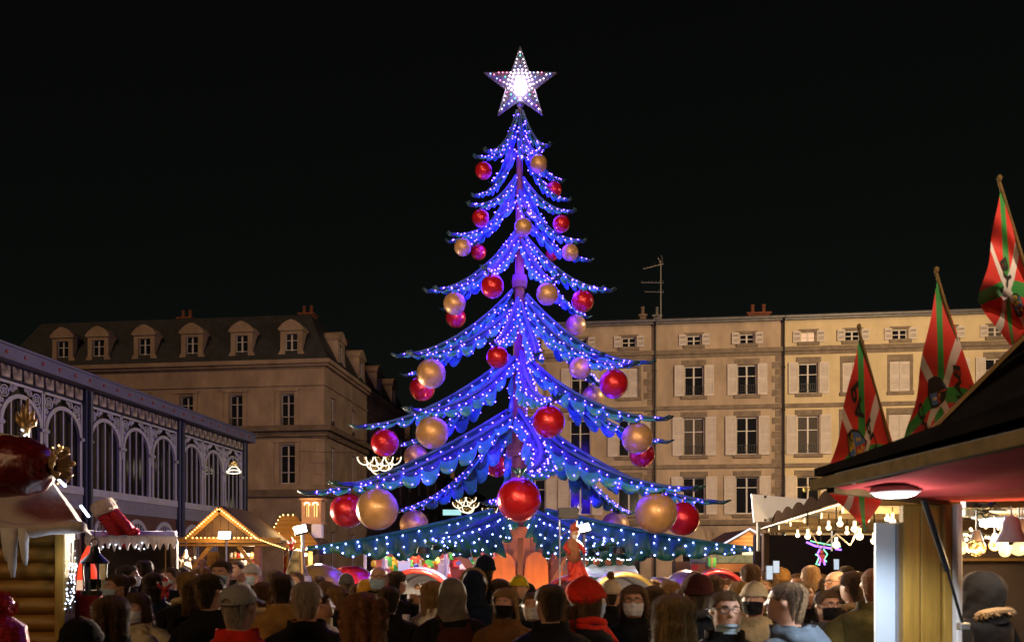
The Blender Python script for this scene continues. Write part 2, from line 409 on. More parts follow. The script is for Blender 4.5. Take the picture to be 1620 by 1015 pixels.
for k in range(18):       # quoins on the corner
    q = MB(); z = .5+k*.62; wd = .75 if k % 2 else .5
    if z < lz(690): q.box(-wd, .04, -.04, .6 if k % 2 else .85, z, z+.58); q.build('quoin', sandstone, lb)
RH = 2.9; ins = 1.25
r = MB(); zt = top+.09; rp = [(xl-.2,-.3),(.3,-.3),(.3,SL),(xl-.2,SL)]
rt = [(xl+ins,ins),(-ins,ins),(-ins,SL-.2),(xl+ins,SL-.2)]
r.add([(x,y,zt) for x, y in rp]+[(x,y,zt+RH) for x, y in rt]+[(xl+6,7,zt+RH+1.0),(-7,7,zt+RH+1.0)], [(0,1,5,4),(1,2,6,5),(2,3,7,6),(3,0,4,7),(4,5,9,8),(5,6,7,8,9),(4,8,7)])
r.build('roof', slate, lb)
def dormer(par, M, wide=.62):
    """stone dormer: local x across, y into roof, z from cornice"""
    def bd(mb, nm, mt, p=par): mb.M = M @ Matrix.Identity(4); return mb
    d = MB(); d.M = M; H = 1.62; iw = .36
    for s in (-1, 1):
        d.prism([(s*iw, 0), (s*(wide+.2), 0), (s*(wide+.14), .35), (s*wide, .6), (s*wide, H), (s*iw, H)], 0, .28)
        d.box(min(s*.34, s*wide), max(s*.34, s*wide), .281, 1.6, 0, H)
    d.prism([(-iw,1.45),(iw,1.45),(iw,H),(-iw,H)], .001, .27)
    d.prism([(-.66,H),(.66,H),(.74,H+.1),(.52,H+.36),(.22,H+.55),(0,H+.62),(-.22,H+.55),(-.52,H+.36),(-.74,H+.1)], -.08, 1.7)
    d.box(-iw, iw, .0, .3, 0, .1)
    o = d.build('dormer', sandstone, par)
    window(par, -iw, iw, .1, 1.5, .12, M=M, transom=(.35,.72), arch=True, paint=_mats['violet_white_joinery'])
for c in (462, 383.5, 305, 230, 157, 101): dormer(lb, Matrix.Translation((lu(c), -.12, zt)))
for s0 in (2.6, 6.6, 10.6, 14.6): dormer(lb, MS @ Matrix.Translation((s0, -.12, zt)))
for c in (438, 228): chimney(lb, lu(c), 4.4, zt+RH+.25, .9, .75, 2)
chimney(lb, -2.2, 9, zt+RH, .8, .7, 1)
# street side houses further down
def row_house(s0, s1, H, label, chim, mt):
    b = thing('street_house', label, 'house', (LX+VX*s0+UX*(-.02), LY+VY*s0+UY*(-.02), 0), TH)
    Ln = s1-s0; hl = []
    for k in range(int(Ln//3.4)):
        for z in (1.2, 4.4, 7.4):
            if z+1.7 < H-.6: hl.append((1.0+3.3*k, 1.9+3.3*k, z, z+1.75))
    m = MB(); m.M = MS; wall_holes(m, 0, Ln, 0, H, hl, .25); m.M = Matrix.Identity(4)
    m.add([(0,0,0),(-10,0,0),(-10,0,H),(0,0,H)], [(0,1,2,3)]); m.add([(0,Ln,0),(-10,Ln,0),(-10,Ln,H),(0,Ln,H)], [(0,1,2,3)]); m.build('wall', mt, b)
    for h in hl:
        if h[2] > 3: window(b, h[0], h[1], h[2], h[3], .18, M=MS)
        else:
            q = MB(); q.M = MS; q.box(h[0], h[1], .2, .25, h[2], h[3]); q.build('shopfront', glassd, b)
    q = MB(); q.box(-.1, .3, 0, Ln, H-.25, H); q.build('cornice', mt, b)
    q = MB(); q.add([(.25,0,H+.02),(.25,Ln,H+.02),(-4,Ln,H+2.2),(-4,0,H+2.2),(-10,Ln,H),(-10,0,H)], [(0,1,2,3),(3,2,4,5)]); q.add([(0,0,H),(-4,0,H+2.19),(-10,0,H)], [(0,1,2)]); q.build('roof', slate, b)
    for y in chim: chimney(b, -1.3, y, H+.5, .45, 1.6, 1, sandstone)
row_house(18.4, 33, 11.3, 'lower stone house with three thin chimneys next to the mansard building', (2.5, 6, 10), sandstone)
row_house(33.2, 60, 10.2, 'plain dark house far down the side street', (4, 12), dkstone)
# pharmacy style lit sign at the street end
sg = thing('lit_shop_sign', 'pale cyan lit shop sign glowing far down the side street', 'sign', at(715, 810, 60))
q = MB(); q.bev(-.75, .75, 0, .2, -.28, .28, .02); q.build('housing', iron_dk, sg)
q = MB(); q.box(-.66, .66, -.02, -.003, -.2, .2); q.build('lit_panel', emat('cyan_sign', (.5,.95,.95), .9), sg)
q = MB(); q.beam((0,.1,-.28),(0,.1,-6),.12,.12); q.build('post', iron_dk, sg)
# ------------------------------------------------------------------ iron market hall
hall = thing('market_hall', 'lilac iron market hall with arched glazing and tile frieze', 'building', (-13.85, 13.65, 0), math.atan2(VY, VX))
lil = mat('lilac_iron', (.50,.46,.50), .5, .1, var=.15, scale=2)
dkl = mat('dark_slate_paint', (.045,.045,.075), .45, .2, var=.2)
fasc = mat('fascia_blue', (.16,.15,.23), .5, .1, var=.18, scale=1.5)
hglass = mat('hall_glass', (.016,.014,.012), .1, var=.5, scale=.7, spec=.5)
tilem = mat('frieze_tile', (.55,.42,.33), .35, var=.15, scale=4.5, spots=(.05,.035,.04), detail=1)
hbase = mat('hall_panel', (.13,.055,.04), .8, var=.3, scale=2)
nb = 4; BL = 5.36; AW = 1.70
ZS, ZF, ZA, ZSP = 3.97, 6.58, 6.32, 5.36
def arch_mesh():
    a = MB(); R = .76; w2 = AW/2-.015; zt = ZF-.03; c0 = ZSP+.12
    pr = lambda k, rr: (cos(k)*rr, c0+sin(k)*rr)
    n = 20
    for i in range(n):                                   # arch ring
        k0, k1 = PI*i/n, PI*(i+1)/n
        p = [pr(k0,R-.07), pr(k1,R-.07), pr(k1,R+.04), pr(k0,R+.04)]
        a.prism(p, -.05, .04)
    for s in (-1, 1):
        a.box(min(s*.69,s*.80), max(s*.69,s*.80), -.05, .04, ZS+.1, c0)
        a.box(min(s*.78,s*w2), max(s*.78,s*w2), -.03, .03, c0-.35, zt)
        a.tube([(s*.69,-.06,ZSP+.1),(s*.85,-.06,ZSP+.1)], .06, 6)
    a.box(-w2, w2, -.03, .03, zt-.07, zt)
    for s in (-1, 1):                                    # scrollwork in the spandrels
        def ring(x, z, r, t=.016, n=14): a.tube([(s*(x+r*cos(2*PI*k/n)), -.01, z+r*sin(2*PI*k/n)) for k in range(n+1)], t, 5, cap=False)
        ring(.60, 6.27, .145, .02); ring(.60, 6.27, .075)
        for k in range(4): a.tube([(s*.60,-.01,6.27),(s*(.60+.14*cos(k*PI/2+.78)),-.01,6.27+.14*sin(k*PI/2+.78))], .014, 4)
        def spiral(x, z, r, t0, turns, sg_): a.tube([(s*(x+r*(1-.8*k/22)*cos(t0+sg_*turns*2*PI*k/22)), -.01, z+r*(1-.8*k/22)*sin(t0+sg_*turns*2*PI*k/22)) for k in range(23)], .018, 4)
        spiral(.33, 6.39, .10, PI, 1.6, 1); spiral(.19, 6.45, .07, 0, 1.4, -1); spiral(.70, 6.02, .07, PI/2, 1.4, 1); spiral(.73, 5.86, .05, -PI/2, 1.3, -1)
        a.tube([(s*.43,-.01,6.3),(s*.36,-.01,6.49),(s*.1,-.01,6.51)], .016, 4); a.tube([(s*.72,-.01,6.14),(s*.77,-.01,5.9),(s*.75,-.01,5.6)], .016, 4)
    return a
A0 = None; mul0 = None; pane0 = None; t0 = None; glint0 = None
for bi in range(nb):
    for k in range(3):
        xc = bi*BL+.14+AW*(k+.5)+.0
        if A0 is None: A0 = arch_mesh().build('arch', lil, hall); o = A0
        else: o = inst(A0, parent=hall)
        o.location = (xc, 0, 0)
        for j, dxm in enumerate((-.37, 0, .37)):
            if mul0 is None: mul0 = MB().box(-.022,.022,-.02,.02,0,1).build('mullion', lil, hall); o = mul0
            else: o = inst(mul0, parent=hall)
            ht = ZSP+.12+math.sqrt(.70**2-dxm**2)-ZS-.1
            o.location = (xc+dxm, 0, ZS+.1); o.scale = (1, 1, ht)
        if pane0 is None: pane0 = MB().add([(-.85,.07,ZS),(.85,.07,ZS),(.85,.07,ZF),(-.85,.07,ZF)], [(0,1,2,3)]).build('pane', hglass, hall); o = pane0
        else: o = inst(pane0, parent=hall)
        o.location = (xc, 0, 0)
    q = MB(); q.bev(bi*BL-.14, bi*BL+.14, -.16, .2, 0, 7.0, .02); q.tube([(bi*BL,-.2,.3),(bi*BL,-.2,6.9)], .07, 8); q.build('pillar', dkl, hall)
    for k in range(12):
        if t0 is None: t0 = MB().bev(-.165,.165,-.09,-.03,0,.31,.012).build('tile', tilem, hall); o = t0
        else: o = inst(t0, parent=hall)
        o.location = (bi*BL+.36+k*.421, 0, ZF+.035)
    for k in range(8):  # red reflections on the fascia, put in as coloured beads
        if glint0 is None: glint0 = MB().sph((0,0,0),.05,8,6).build('reflection_dot', mat('red_reflection',(.35,.05,.03),.4,var=0), hall, smooth=True); o = glint0
        else: o = inst(glint0, parent=hall)
        o.location = (bi*BL+.3+k*.67, -.42, 7.14)
HL = nb*BL
q = MB(); q.bev(HL-.14, HL+.14, -.16, .2, 0, 7.0, .02); q.build('pillar', dkl, hall)
q = MB(); q.box(0, HL, -.03, .1, ZF, ZF+.39); q.build('frieze', dkl, hall)
q = MB(); q.box(-.2, HL+.3, -.42, .1, 6.97, 7.30); q.box(-.2, HL+.35, -.47, .1, 7.30, 7.36); q.build('fascia', fasc, hall)
q = MB(); q.box(0, HL, -.07, .12, ZS-.12, ZS+.1); q.build('sill', lil, hall)
q = MB(); q.box(0, HL, -.04, .12, ZS-.55, ZS-.13); q.build('spandrel_panel', mat('lilac_panel', (.26,.23,.27), .6, var=.2), hall)
q = MB(); q.box(0, HL, .0, .3, 0, ZS-.56); q.build('base_wall', hbase, hall)
for bi in range(nb):                                     # arched vents in the base
    for k in range(3):
        xc = bi*BL+.14+AW*(k+.5); v = MB(); n = 10
        for i in range(n):
            k0, k1 = PI*i/n, PI*(i+1)/n
            v.prism([(xc+cos(k0)*.55,2.55+sin(k0)*.6),(xc+cos(k1)*.55,2.55+sin(k1)*.6),(xc+cos(k1)*.68,2.55+sin(k1)*.74),(xc+cos(k0)*.68,2.55+sin(k0)*.74)], -.05, -.002)
        for j in range(7):
            x = -.45+.15*j; v.box(xc+x-.02, xc+x+.02, -.04, -.01, 1.5, 2.55+.6*math.sqrt(max(0,1-(x/.55)**2)))
        v.build('vent', lil, hall)
        q = MB(); q.box(xc-.55, xc+.55, -.006, -.003, 1.4, 3.05); q.build('vent_recess', iron_dk, hall)
q = MB(); q.add([(-.2,-.47,7.365),(HL+.3,-.47,7.365),(HL+.3,7,10),(-.2,7,10)], [(0,1,2,3)]); q.build('roof', slate, hall)
q = MB(); q.box(HL+.14, HL+.16, .2, 12, 0, 7.3); q.build('end_wall', hbase, hall)
q = MB(); q.box(0, HL, 3, 3.1, 0, 7); q.build('inner_wall', mat('hall_inside', (.06,.045,.03), .9), hall)

# ------------------------------------------------------------------ lamp masts added out of view to light houses, hall and tree
def projector(loc, tgt, power, col, label, ang, blend=.5, rad=.15):
    L = Vector(loc); t = thing('added_mast', label, 'floodlight mast', (L.x, L.y, 0), 0)
    q = MB(); q.tube([(0,0,0),(0,0,L.z-.1)], [.09,.06], 10); q.box(-.2,.2,-.2,.2,0,.06); q.build('mast', zinc, t)
    d = (Vector(tgt)-L).normalized(); M = Matrix.Translation((0,0,L.z)) @ d.to_track_quat('-Z','Y').to_matrix().to_4x4()
    q = MB(); q.M = M; q.bev(-.22,.22,-.16,.16,.0,.14,.02); q.build('housing', iron_dk, t)
    q = MB(); q.M = M; q.box(-.19,.19,-.13,.13,-.008,-.002); q.build('lens', emat('added_mast_lens', (1,.8,.55), 5, False), t)
    l = light('added_mast_beam', 'SPOT', Vector((0,0,L.z))+d*.06, power, col, rad, t, spot_size=ang, spot_blend=blend); l.rotation_euler = d.to_track_quat('-Z','Y').to_euler()
projector((19, 21, 11), (12.5, 40, 8.5), 14000, (1,.72,.42), 'tall unseen floodlight mast added to light the cream and beige houses', 1.75, .6)
projector((17.5, 19, 10), (-12.5, 27, 5), 9500, (1,.86,.60), 'tall unseen floodlight mast added to light the market hall', .75, .5)
projector((-3.6, -3.5, 6.8), (-.3, 18, 4.6), 5200, (1,.72,.45), 'low unseen projector mast added to light the tree ride from the chalet side', .66, .4)
projector((4.4, -3.5, 6.8), (.6, 18, 4.4), 4600, (1,.74,.48), 'low unseen projector mast added to light the tree ride from the flag side', .66, .4)
# ================================================================== the carousel tree
TX, TY = .166, 18.0
T0 = Vector((TX, TY, 0))
tree = thing('carousel_tree', 'towering artificial Christmas tree ride wrapped in blue lights and topped by a star', 'christmas tree', T0)
leafm = mat('leaf_cloth', (.008,.050,.050), .42, var=.35, scale=5, bump=.3, bscale=9, detail=3)
leafd = mat('skirt_cloth', (.012,.10,.072), .5, var=.4, scale=3, bump=.6, bscale=5, stretch=(1,1,.6), detail=3)
leafe = mat('leaf_edge', (.04,.26,.25), .42, var=.3, scale=5, bump=.3, bscale=9, detail=3)
spinem = mat('spine_paint', (.07,.13,.15), .4, var=.2)
trunkm = mat('trunk_orange', (.60,.13,.012), .6, var=.25, scale=3, bump=.2, bscale=12, stretch=(3,3,.5))
trunkd = mat('strut_brown', (.16,.045,.02), .6, var=.3, scale=4)
bulb_b = emat('led_blue', (.06,.028,1.0), 48)
bulb_w = emat('led_white_blue', (.20,.24,1.0), 24)
rng = random.Random(11)
cr = lambda t, n: abs(sin(PI*t*n))**.6
def branch(az, r0, z0, r1, z1, W, n=10, p=1.9, drop=52, skirt=False, bulbs=True, rows=(.42,.93), dens=.2, flip=.0, lamp=6, tipfing=True):
    d = Vector((-sin(az), -cos(az), 0)); nn = Vector((-d.y, d.x, 0))
    wob = rng.uniform(0, 6); bend = rng.uniform(-.09,.09)*(r1-r0) if not skirt else 0
    def S(t):
        return d*(r0+(r1-r0)*t)+Vector((0,0,z1+(z0-z1)*(1-min(t,1))**p+flip*max(0,t-.75)**2*4))
    def env(t): return (.50+1.3*t if t < .3 else .89*(1-((t-.3)/.7)**1.25)+.07)
    def P(t, k, s, up=0.0):
        l = cr(t+.0, n) if not skirt else (.86+.14*sin(t*n*4+wob))
        ww = W*env(t)*((.30+.70*l*(.75+.5*abs(noise.noise(Vector((math.floor(t*n)*3.7, s*5+wob, r1)))))) if not skirt else l)*k
        if not skirt: ww *= .9+.25*noise.noise(Vector((t*n*.9, s*3+wob*5, r1)))
        a = math.radians(drop)*(.75+.35*k)
        ripple = (.07*sin(t*n*7+wob+k*2)+.03*sin(t*n*17+wob*2))*k*W if skirt else .05*W*sin(PI*t*n*2)*k
        q = S(t+(.42*k if not skirt else .02)*ww/max(.5,(r1-r0)))+nn*bend*sin(PI*min(1,t))
        return q+nn*s*(ww*cos(a)+ripple+up*sin(a))-Vector((0,0,ww*sin(a)-up*cos(a)))
    m = MB()
    for s in (-1, 1): m.grid(lambda a, b: P(a, b, s), n*9, 4)
    if not skirt:
        for i in range(len(m.f)): m.m[i] = 1 if (i % 4) >= 2 else 0
    if tipfing and not skirt:                            # finger-like tips
        for k in (-.5, 0, .5):
            e = S(1.0); dd = (d+nn*k*.9).normalized()
            m.tube([e-d*W*.25, e+dd*W*.18+Vector((0,0,-.02)), e+dd*W*.42+Vector((0,0,.03))], [.05*W+.012,.05*W,.006], 6)
    o = m.build('branch', leafd if skirt else [leafm, leafe], tree, smooth='all', solid=.022)
    q = MB(); q.tube([S(t/14)+nn*bend*sin(PI*t/14)+Vector((0,0,.015)) for t in range(15)], [.028+.03*(1-t/14)*W for t in range(15)], 6); q.build('spine', leafd if skirt else spinem, o, smooth=True)
    if bulbs:
        q = MB(); L = (S(1)-S(0)).length; num = max(4, int(L/dens))
        for s in (-1, 1):
            for ri, k in enumerate(rows):
                for i in range(num):
                    t = (i+.5+rng.uniform(-.3,.3)+.25*ri)/num
                    if t > 1: continue
                    pt = P(t, k*rng.uniform(.9,1.05), s, .045); q.octa(pt, .0195*rng.uniform(.8,1.15)*(.75+.25*min(1,W)))
        q.build('string_lights', bulb_w if skirt else bulb_b, o, kind='stuff')
    if lamp:
        for t in ((.3,) if L < 1.6 else (.22,.6)):
            light('branch_led_light', 'POINT', S(t)-Vector((0,0,W*env(t)*.62)), lamp*(1.25-.6*t), W_BLUE if not skirt else (.28,.40,1), .16, o)
    return S
# trunk
q = MB()
q.tube([(0,0,2.3),(0,0,4.0),(0,0,6.5),(0,0,9.5),(0,0,11.75)], [.25,.18,.12,.08,.05], 12); q.build('trunk', mat('trunk_brown', (.20,.055,.012), .6, var=.25, scale=3, bump=.2, bscale=12, stretch=(3,3,.5)), tree, smooth=True)
q = MB(); n8 = 8
pts = [(.56*cos(PI/8+k*PI/4), .56*sin(PI/8+k*PI/4)) for k in range(8)]
q.prism(pts, .25, 2.62, 'z'); q.build('trunk_core', trunkm, tree)
for k in range(8):                                       # round-topped panels and struts around the foot
    a = k*PI/4+PI/8; M = Matrix.Rotation(a, 4, 'Z') @ Matrix.Translation((0, -.86, 0))
    q = MB(); q.M = M
    pr = [(-.29,.25),(.29,.25),(.27,1.75)]+[(.27*cos(t*PI/8),1.75+.33*sin(t*PI/8)) for t in range(1,8)]+[(-.27,1.75)]
    q.prism(pr, -.04, .04); q.box(-.30,.30,-.055,-.041,1.22,1.25); q.build('foot_panel', trunkm, tree)
    a = k*PI/4; M = Matrix.Rotation(a, 4, 'Z'); q = MB(); q.M = M
    q.prism([(-.95,.3),(-.72,.3),(-.66,1.35),(-.80,1.55),(-1.45,2.35),(-1.62,2.35),(-.98,1.45)], -.055, .055, 'x'); q.build('strut', trunkd, tree)
for z, r_, col in ((4.3,.27,trunkd),(6.1,.2,trunkd),(8.0,.15,trunkd)):
    q = MB(); q.lathe([(.05,-.14),(r_,-.14),(r_*1.15,0),(r_,.14),(.05,.14)], 12, (0,0,z)); q.build('collar', col, tree)
# bauble table: px, py, Y, radius, colour, tier, label
BB = [
 (821,790,13.95,.376,'r',5,'largest glossy red bauble facing the camera in front of the trunk foot'),
 (597,805,15.0,.38,'g',5,'huge gold bauble overlapping a red one at the lowest street-side branch'),
 (550,807,17.6,.37,'r',5,'huge red bauble partly hidden behind the gold one on the chalet side'),
 (655,829,21.2,.37,'g',5,'dull gold bauble half sunk behind the skirt on the chalet side'),
 (1038,811,15.0,.38,'g',5,'huge gold bauble in front of a red one beside the shuttered house'),
 (1080,820,17.9,.37,'r',5,'huge red bauble partly hidden behind the gold one beside the shuttered house'),
 (973,832,21.4,.37,'g',5,'dull gold bauble half hidden behind the skirt near the floodlight'),
 (868,667,15.1,.30,'r',4,'big red bauble close beside the trunk on the fourth tier from the top'),
 (684,684,15.6,.31,'g',4,'big gold bauble hanging in front of the dark side street'),
 (609,700,17.5,.296,'r',4,'big red bauble at the tip above the scalloped light garland'),
 (658,722,19.8,.29,'g',4,'dim gold bauble just below and behind the big gold one'),
 (786,737,20.9,.28,'r',4,'pinkish red bauble tucked behind the trunk above the largest red one'),
 (1008,693,16.4,.31,'g',4,'big gold bauble at a branch tip in front of the downpipe'),
 (1016,719,18.6,.29,'r',4,'red bauble peeping out below the gold one at the downpipe'),
 (682,591,16.6,.295,'g',3,'gold bauble overlapping a red one beside the mansard roof'),
 (668,614,18.9,.29,'r',3,'red bauble half behind the gold one beside the mansard roof'),
 (971,607,16.6,.29,'r',3,'red bauble hanging before the closed grey shutters'),
 (938,627,20.2,.27,'g',3,'shadowed gold bauble behind a dark branch at the narrow house'),
 (787,565,16.3,.222,'r',3,'red bauble just beside the bare trunk on the third tier'),
 (918,582,17.2,.23,'g',3,'small gold bauble hanging in front of the narrow house wall'),
 (719,480,17.2,.232,'g',2,'gold bauble with a red one showing right beneath it'),
 (721,502,19.2,.235,'r',2,'red bauble hanging right beneath a gold one against the sky'),
 (779,453,16.6,.232,'r',2,'red bauble close to the trunk against dark blue leaves'),
 (866,465,16.9,.228,'g',2,'gold bauble among lit leaves midway up the tree'),
 (922,476,17.6,.235,'r',2,'red bauble at the tip of a midway branch against the sky'),
 (911,514,19.1,.235,'g',2,'violet tinted gold bauble just above the eaves of the narrow house'),
 (732,391,17.3,.18,'g',1,'small gold bauble at a tip next to a small red one'),
 (757,399,19.0,.175,'r',1,'small red bauble beside a small gold one on the upper tier'),
 (828,359,16.8,.182,'g',1,'small gold bauble right in front of the upper trunk'),
 (888,354,17.4,.18,'r',1,'small red bauble directly above a small gold one on the upper tier'),
 (902,399,17.6,.178,'g',1,'small gold bauble hanging directly below a small red one'),
 (760,345,17.2,.178,'r',1,'small red bauble above the upper gold and red pair'),
 (873,402,19.3,.15,'r',1,'tiny red bauble in shade behind the upper leaves'),
 (765,270,17.4,.178,'r',0,'small red bauble near the top at the end of a curved frond'),
 (852,259,17.0,.18,'g',0,'topmost gold bauble just under the star fronds'),
 (876,300,18.3,.178,'r',0,'small red bauble below the topmost gold one'),
]
def bauble_mat(name, c, c2):
    m = mat(name, c, .24, .35, var=.22, scale=3, coat=.5)
    nt = m.node_tree; N = nt.nodes; L = nt.links; b = N['Principled BSDF']
    tc = N.new('ShaderNodeTexCoord'); v = N.new('ShaderNodeTexVoronoi'); v.inputs['Scale'].default_value = 60
    L.new(tc.outputs['Object'], v.inputs[0])
    nm = N.new('ShaderNodeBump'); nm.inputs['Strength'].default_value = .12; nm.inputs['Distance'].default_value = .02
    L.new(v.outputs['Distance'], nm.inputs['Height']); L.new(nm.outputs[0], b.inputs['Normal'])
    return m
redm = bauble_mat('bauble_red', (.62,.012,.018), None); goldm = bauble_mat('bauble_gold', (.66,.36,.13), None)
goldm.node_tree.nodes['Principled BSDF'].inputs['Roughness'].default_value = .36
capm = mat('bauble_cap', (.5,.4,.25), .35, .9, var=.1)
GRP = 'baubles hanging on the tree ride'
ball_me = {}
for px, py, Y, rad, c, tier, lab in BB:
    p = at(px, py, Y); b = thing('bauble', lab, 'bauble', p, 0, GRP)
    if c not in ball_me:
        q = MB().sph((0,0,0), 1, 40, 28); o = q.build('ball', redm if c == 'r' else goldm, b, smooth='all')
        q = MB(); q.lathe([(0,1.16),(.1,1.15),(.13,.985),(.0,.98)], 14); q.tube([(.07*cos(t*PI/6),0,1.2+.09*sin(t*PI/6)) for t in range(13)], .018, 6); k = q.build('cap', capm, b, smooth=True); ball_me[c] = (o, k)
    else:
        o = inst(ball_me[c][0], parent=b); k = inst(ball_me[c][1], parent=b)
    o.scale = k.scale = (rad,)*3; o.rotation_euler = (0, 0, rng.uniform(0, 6))
# branches that carry the baubles
TIER = {5: (1.7, .26, 1.05, .68, 9, 1.55), 4: (1.55, .2, .72, .56, 8, 1.65), 3: (1.35, .15, .5, .47, 7, 1.65), 2: (1.2, .12, .45, .38, 7, 1.65), 1: (1.0, .1, .33, .29, 6, 1.75), 0: (1.0, .06, .25, .22, 5, 2.0)}
taken = {k: [] for k in TIER}
for px, py, Y, rad, c, tier, lab in BB:
    p = at(px, py, Y)-T0; r = math.hypot(p.x, p.y); az = math.atan2(-p.x, -p.y)
    rise, r0, ext, W, n, pw = TIER[tier]
    zt = p.z+rad*1.25+.04; r1 = r+ext*.72; t = (r-r0)/(r1-r0)
    z0 = zt+rise*(.8+.2*min(1, r/1.5)); z1 = (zt-z0*(1-t)**pw)/(1-(1-t)**pw)
    branch(az, r0, z0, r1, z1, W, n, pw, dens=.27 if tier > 3 else .20, lamp=(24,32,38,38,30,24)[tier])
    taken[tier].append(az)
# extra fronds without baubles: az, r0, z0, r1, z1, W, n
for a, r0, z0, r1, z1, W, n in ((2.95,.25,5.0,4.4,3.5,.95,11),(.75,.08,11.7,1.0,10.5,.26,6),(-.9,.08,11.7,.75,10.75,.26,6),(-.15,.08,11.6,.7,10.4,.24,6),(2.4,.08,11.5,.9,10.5,.26,6),(-2.4,.08,11.5,.9,10.4,.26,6),
        (1.25,.08,10.8,1.0,9.75,.25,7),(-1.35,.08,10.8,1.05,9.7,.25,7),
        (1.5,.1,9.9,1.5,8.85,.3,7),(-1.6,.1,9.4,1.5,8.5,.3,7),
        (1.4,.12,9.0,1.95,7.7,.4,8),(-1.3,.12,9.0,1.95,7.65,.4,8),
        (1.5,.15,7.8,2.6,6.35,.48,9),(-1.35,.15,7.7,2.75,6.1,.48,9),(-.15,.15,7.5,2.0,5.9,.45,9)):
    branch(a, r0, z0, r1, z1, W, n, 1.85, lamp=(20 if z0 > 8 else 24), dens=.25)
# skirt tier
for az, r1, z1 in ((20,4.6,2.2),(70,4.55,2.12),(115,4.8,2.3),(160,4.7,2.3),(-20,4.6,2.2),(-65,5.0,2.1),(-112,5.0,2.2),(-160,4.7,2.3)):
    branch(math.radians(az), .62, 2.98, r1, z1+.03, .84, 11, 1.25, drop=62, skirt=True, rows=(.22,.58,.97), dens=.30, lamp=12)
# star
stz = at(823, 134, 18)-T0
starp = mat('star_panel', (.30,.25,.36), .3, var=.2, scale=8); starf = mat('star_rim', (.55,.5,.6), .3, .6, var=.1)
def star_pts(R, r, a0=PI/2): return [((R if k % 2 == 0 else r)*cos(a0+k*PI/5), (R if k % 2 == 0 else r)*sin(a0+k*PI/5)) for k in range(10)]
st = MB(); sp = star_pts(.83, .335)
vs = [(x, 0, z) for x, z in sp]+[(0,-.16,0),(0,.16,0)]
st.add(vs, [(k, (k+1) % 10, 10) for k in range(10)]+[((k+1) % 10, k, 11) for k in range(10)])
so = st.build('star', starp, tree, loc=stz)
q = MB()
for k in range(10): q.tube([(sp[k][0],0,sp[k][1]), (sp[(k+1)%10][0],0,sp[(k+1)%10][1])], .014, 6)
q.build('star_rim', starf, so)
q = MB(); q.tube([(0,0,-.3),(0,0,-.95)], .05, 8); q.sph((0,-.02,-.42), .09, 10, 8); q.build('star_stem', starf, so)
cols = {'star_led_white': ((1,.85,1), 6), 'star_led_pink': ((1,.2,.4), 5), 'star_led_green': ((.1,1,.6), 4), 'star_led_blue': ((.3,.45,1), 6)}
mbs = {k: MB() for k in cols}
for k in range(5):
    a = PI/2+k*2*PI/5
    for j in range(8):
        rr = .09+.085*j; half = max(0.0, (.235*(1-rr/.80))*1.0)
        cnt = max(1, int(round(half/.045)))
        for i in range(cnt):
            off = 0 if cnt == 1 else -half*.82+2*half*.82*i/(cnt-1)
            x = rr*cos(a)-off*sin(a); z = rr*sin(a)+off*cos(a)
            dpt = .16*(1-min(1, rr/.80))+.0
            key = rng.choice(['star_led_white']*3+['star_led_pink','star_led_green','star_led_blue'])
            if rr < .3: key = 'star_led_white'
            for s in (-1,): mbs[key].octa((x, s*(dpt*max(.15,1-abs(off)*2.2)+.02), z), .017+.004*(rr < .3))
for k, m_ in mbs.items():
    if m_.v: m_.build('star_bulbs', emat(k, cols[k][0], cols[k][1]), so, kind='stuff')
q = MB(); q.sph((.0,-.14,-.11), .125, 16, 12, (1,.5,1.35)); q.build('star_lamp', emat('star_core', (1,.90,1), 14), so, smooth='all')
light('star_light', 'POINT', (0,-.5,-.1), 5, (.62,.58,1), .12, so)
for k in range(4):  # uplights added to brighten the orange trunk foot
    a = k*PI/2+PI/4; p = Vector((2.2*cos(a), 2.2*sin(a), .30))
    q = MB(); q.bev(p.x-.1, p.x+.1, p.y-.1, p.y+.1, .25, .36, .02); o = q.build('added_foot_uplight', iron_dk, tree)
    l = light('added_foot_light', 'SPOT', p+Vector((0,0,.1)), 260, (1,.70,.42), .08, tree, spot_size=1.7, spot_blend=.7)
    l.rotation_euler = (Vector((0,0,1.7))-p).to_track_quat('-Z','Y').to_euler()
for k in range(8):  # downlights added under the skirt to brighten the car bowls
    a = k*PI/4+.39; p = Vector((4.35*cos(a), 4.35*sin(a), 2.02))
    q = MB(); q.lathe([(0,.1),(.09,.1),(.12,0),(.1,-.01),(0,.02)], 12, p); o = q.build('added_canopy_lamp', iron_dk, tree)
    q = MB(); q.lathe([(0,.0),(.09,.0)], 12, p-Vector((0,0,.004))); q.build('lens', emat('warm_lens', (1,.8,.55), 6, False), o)
    light('added_canopy_light', 'SPOT', p-Vector((0,0,.03)), 230, (1,.84,.64), .08, tree, spot_size=2.95, spot_blend=.6)
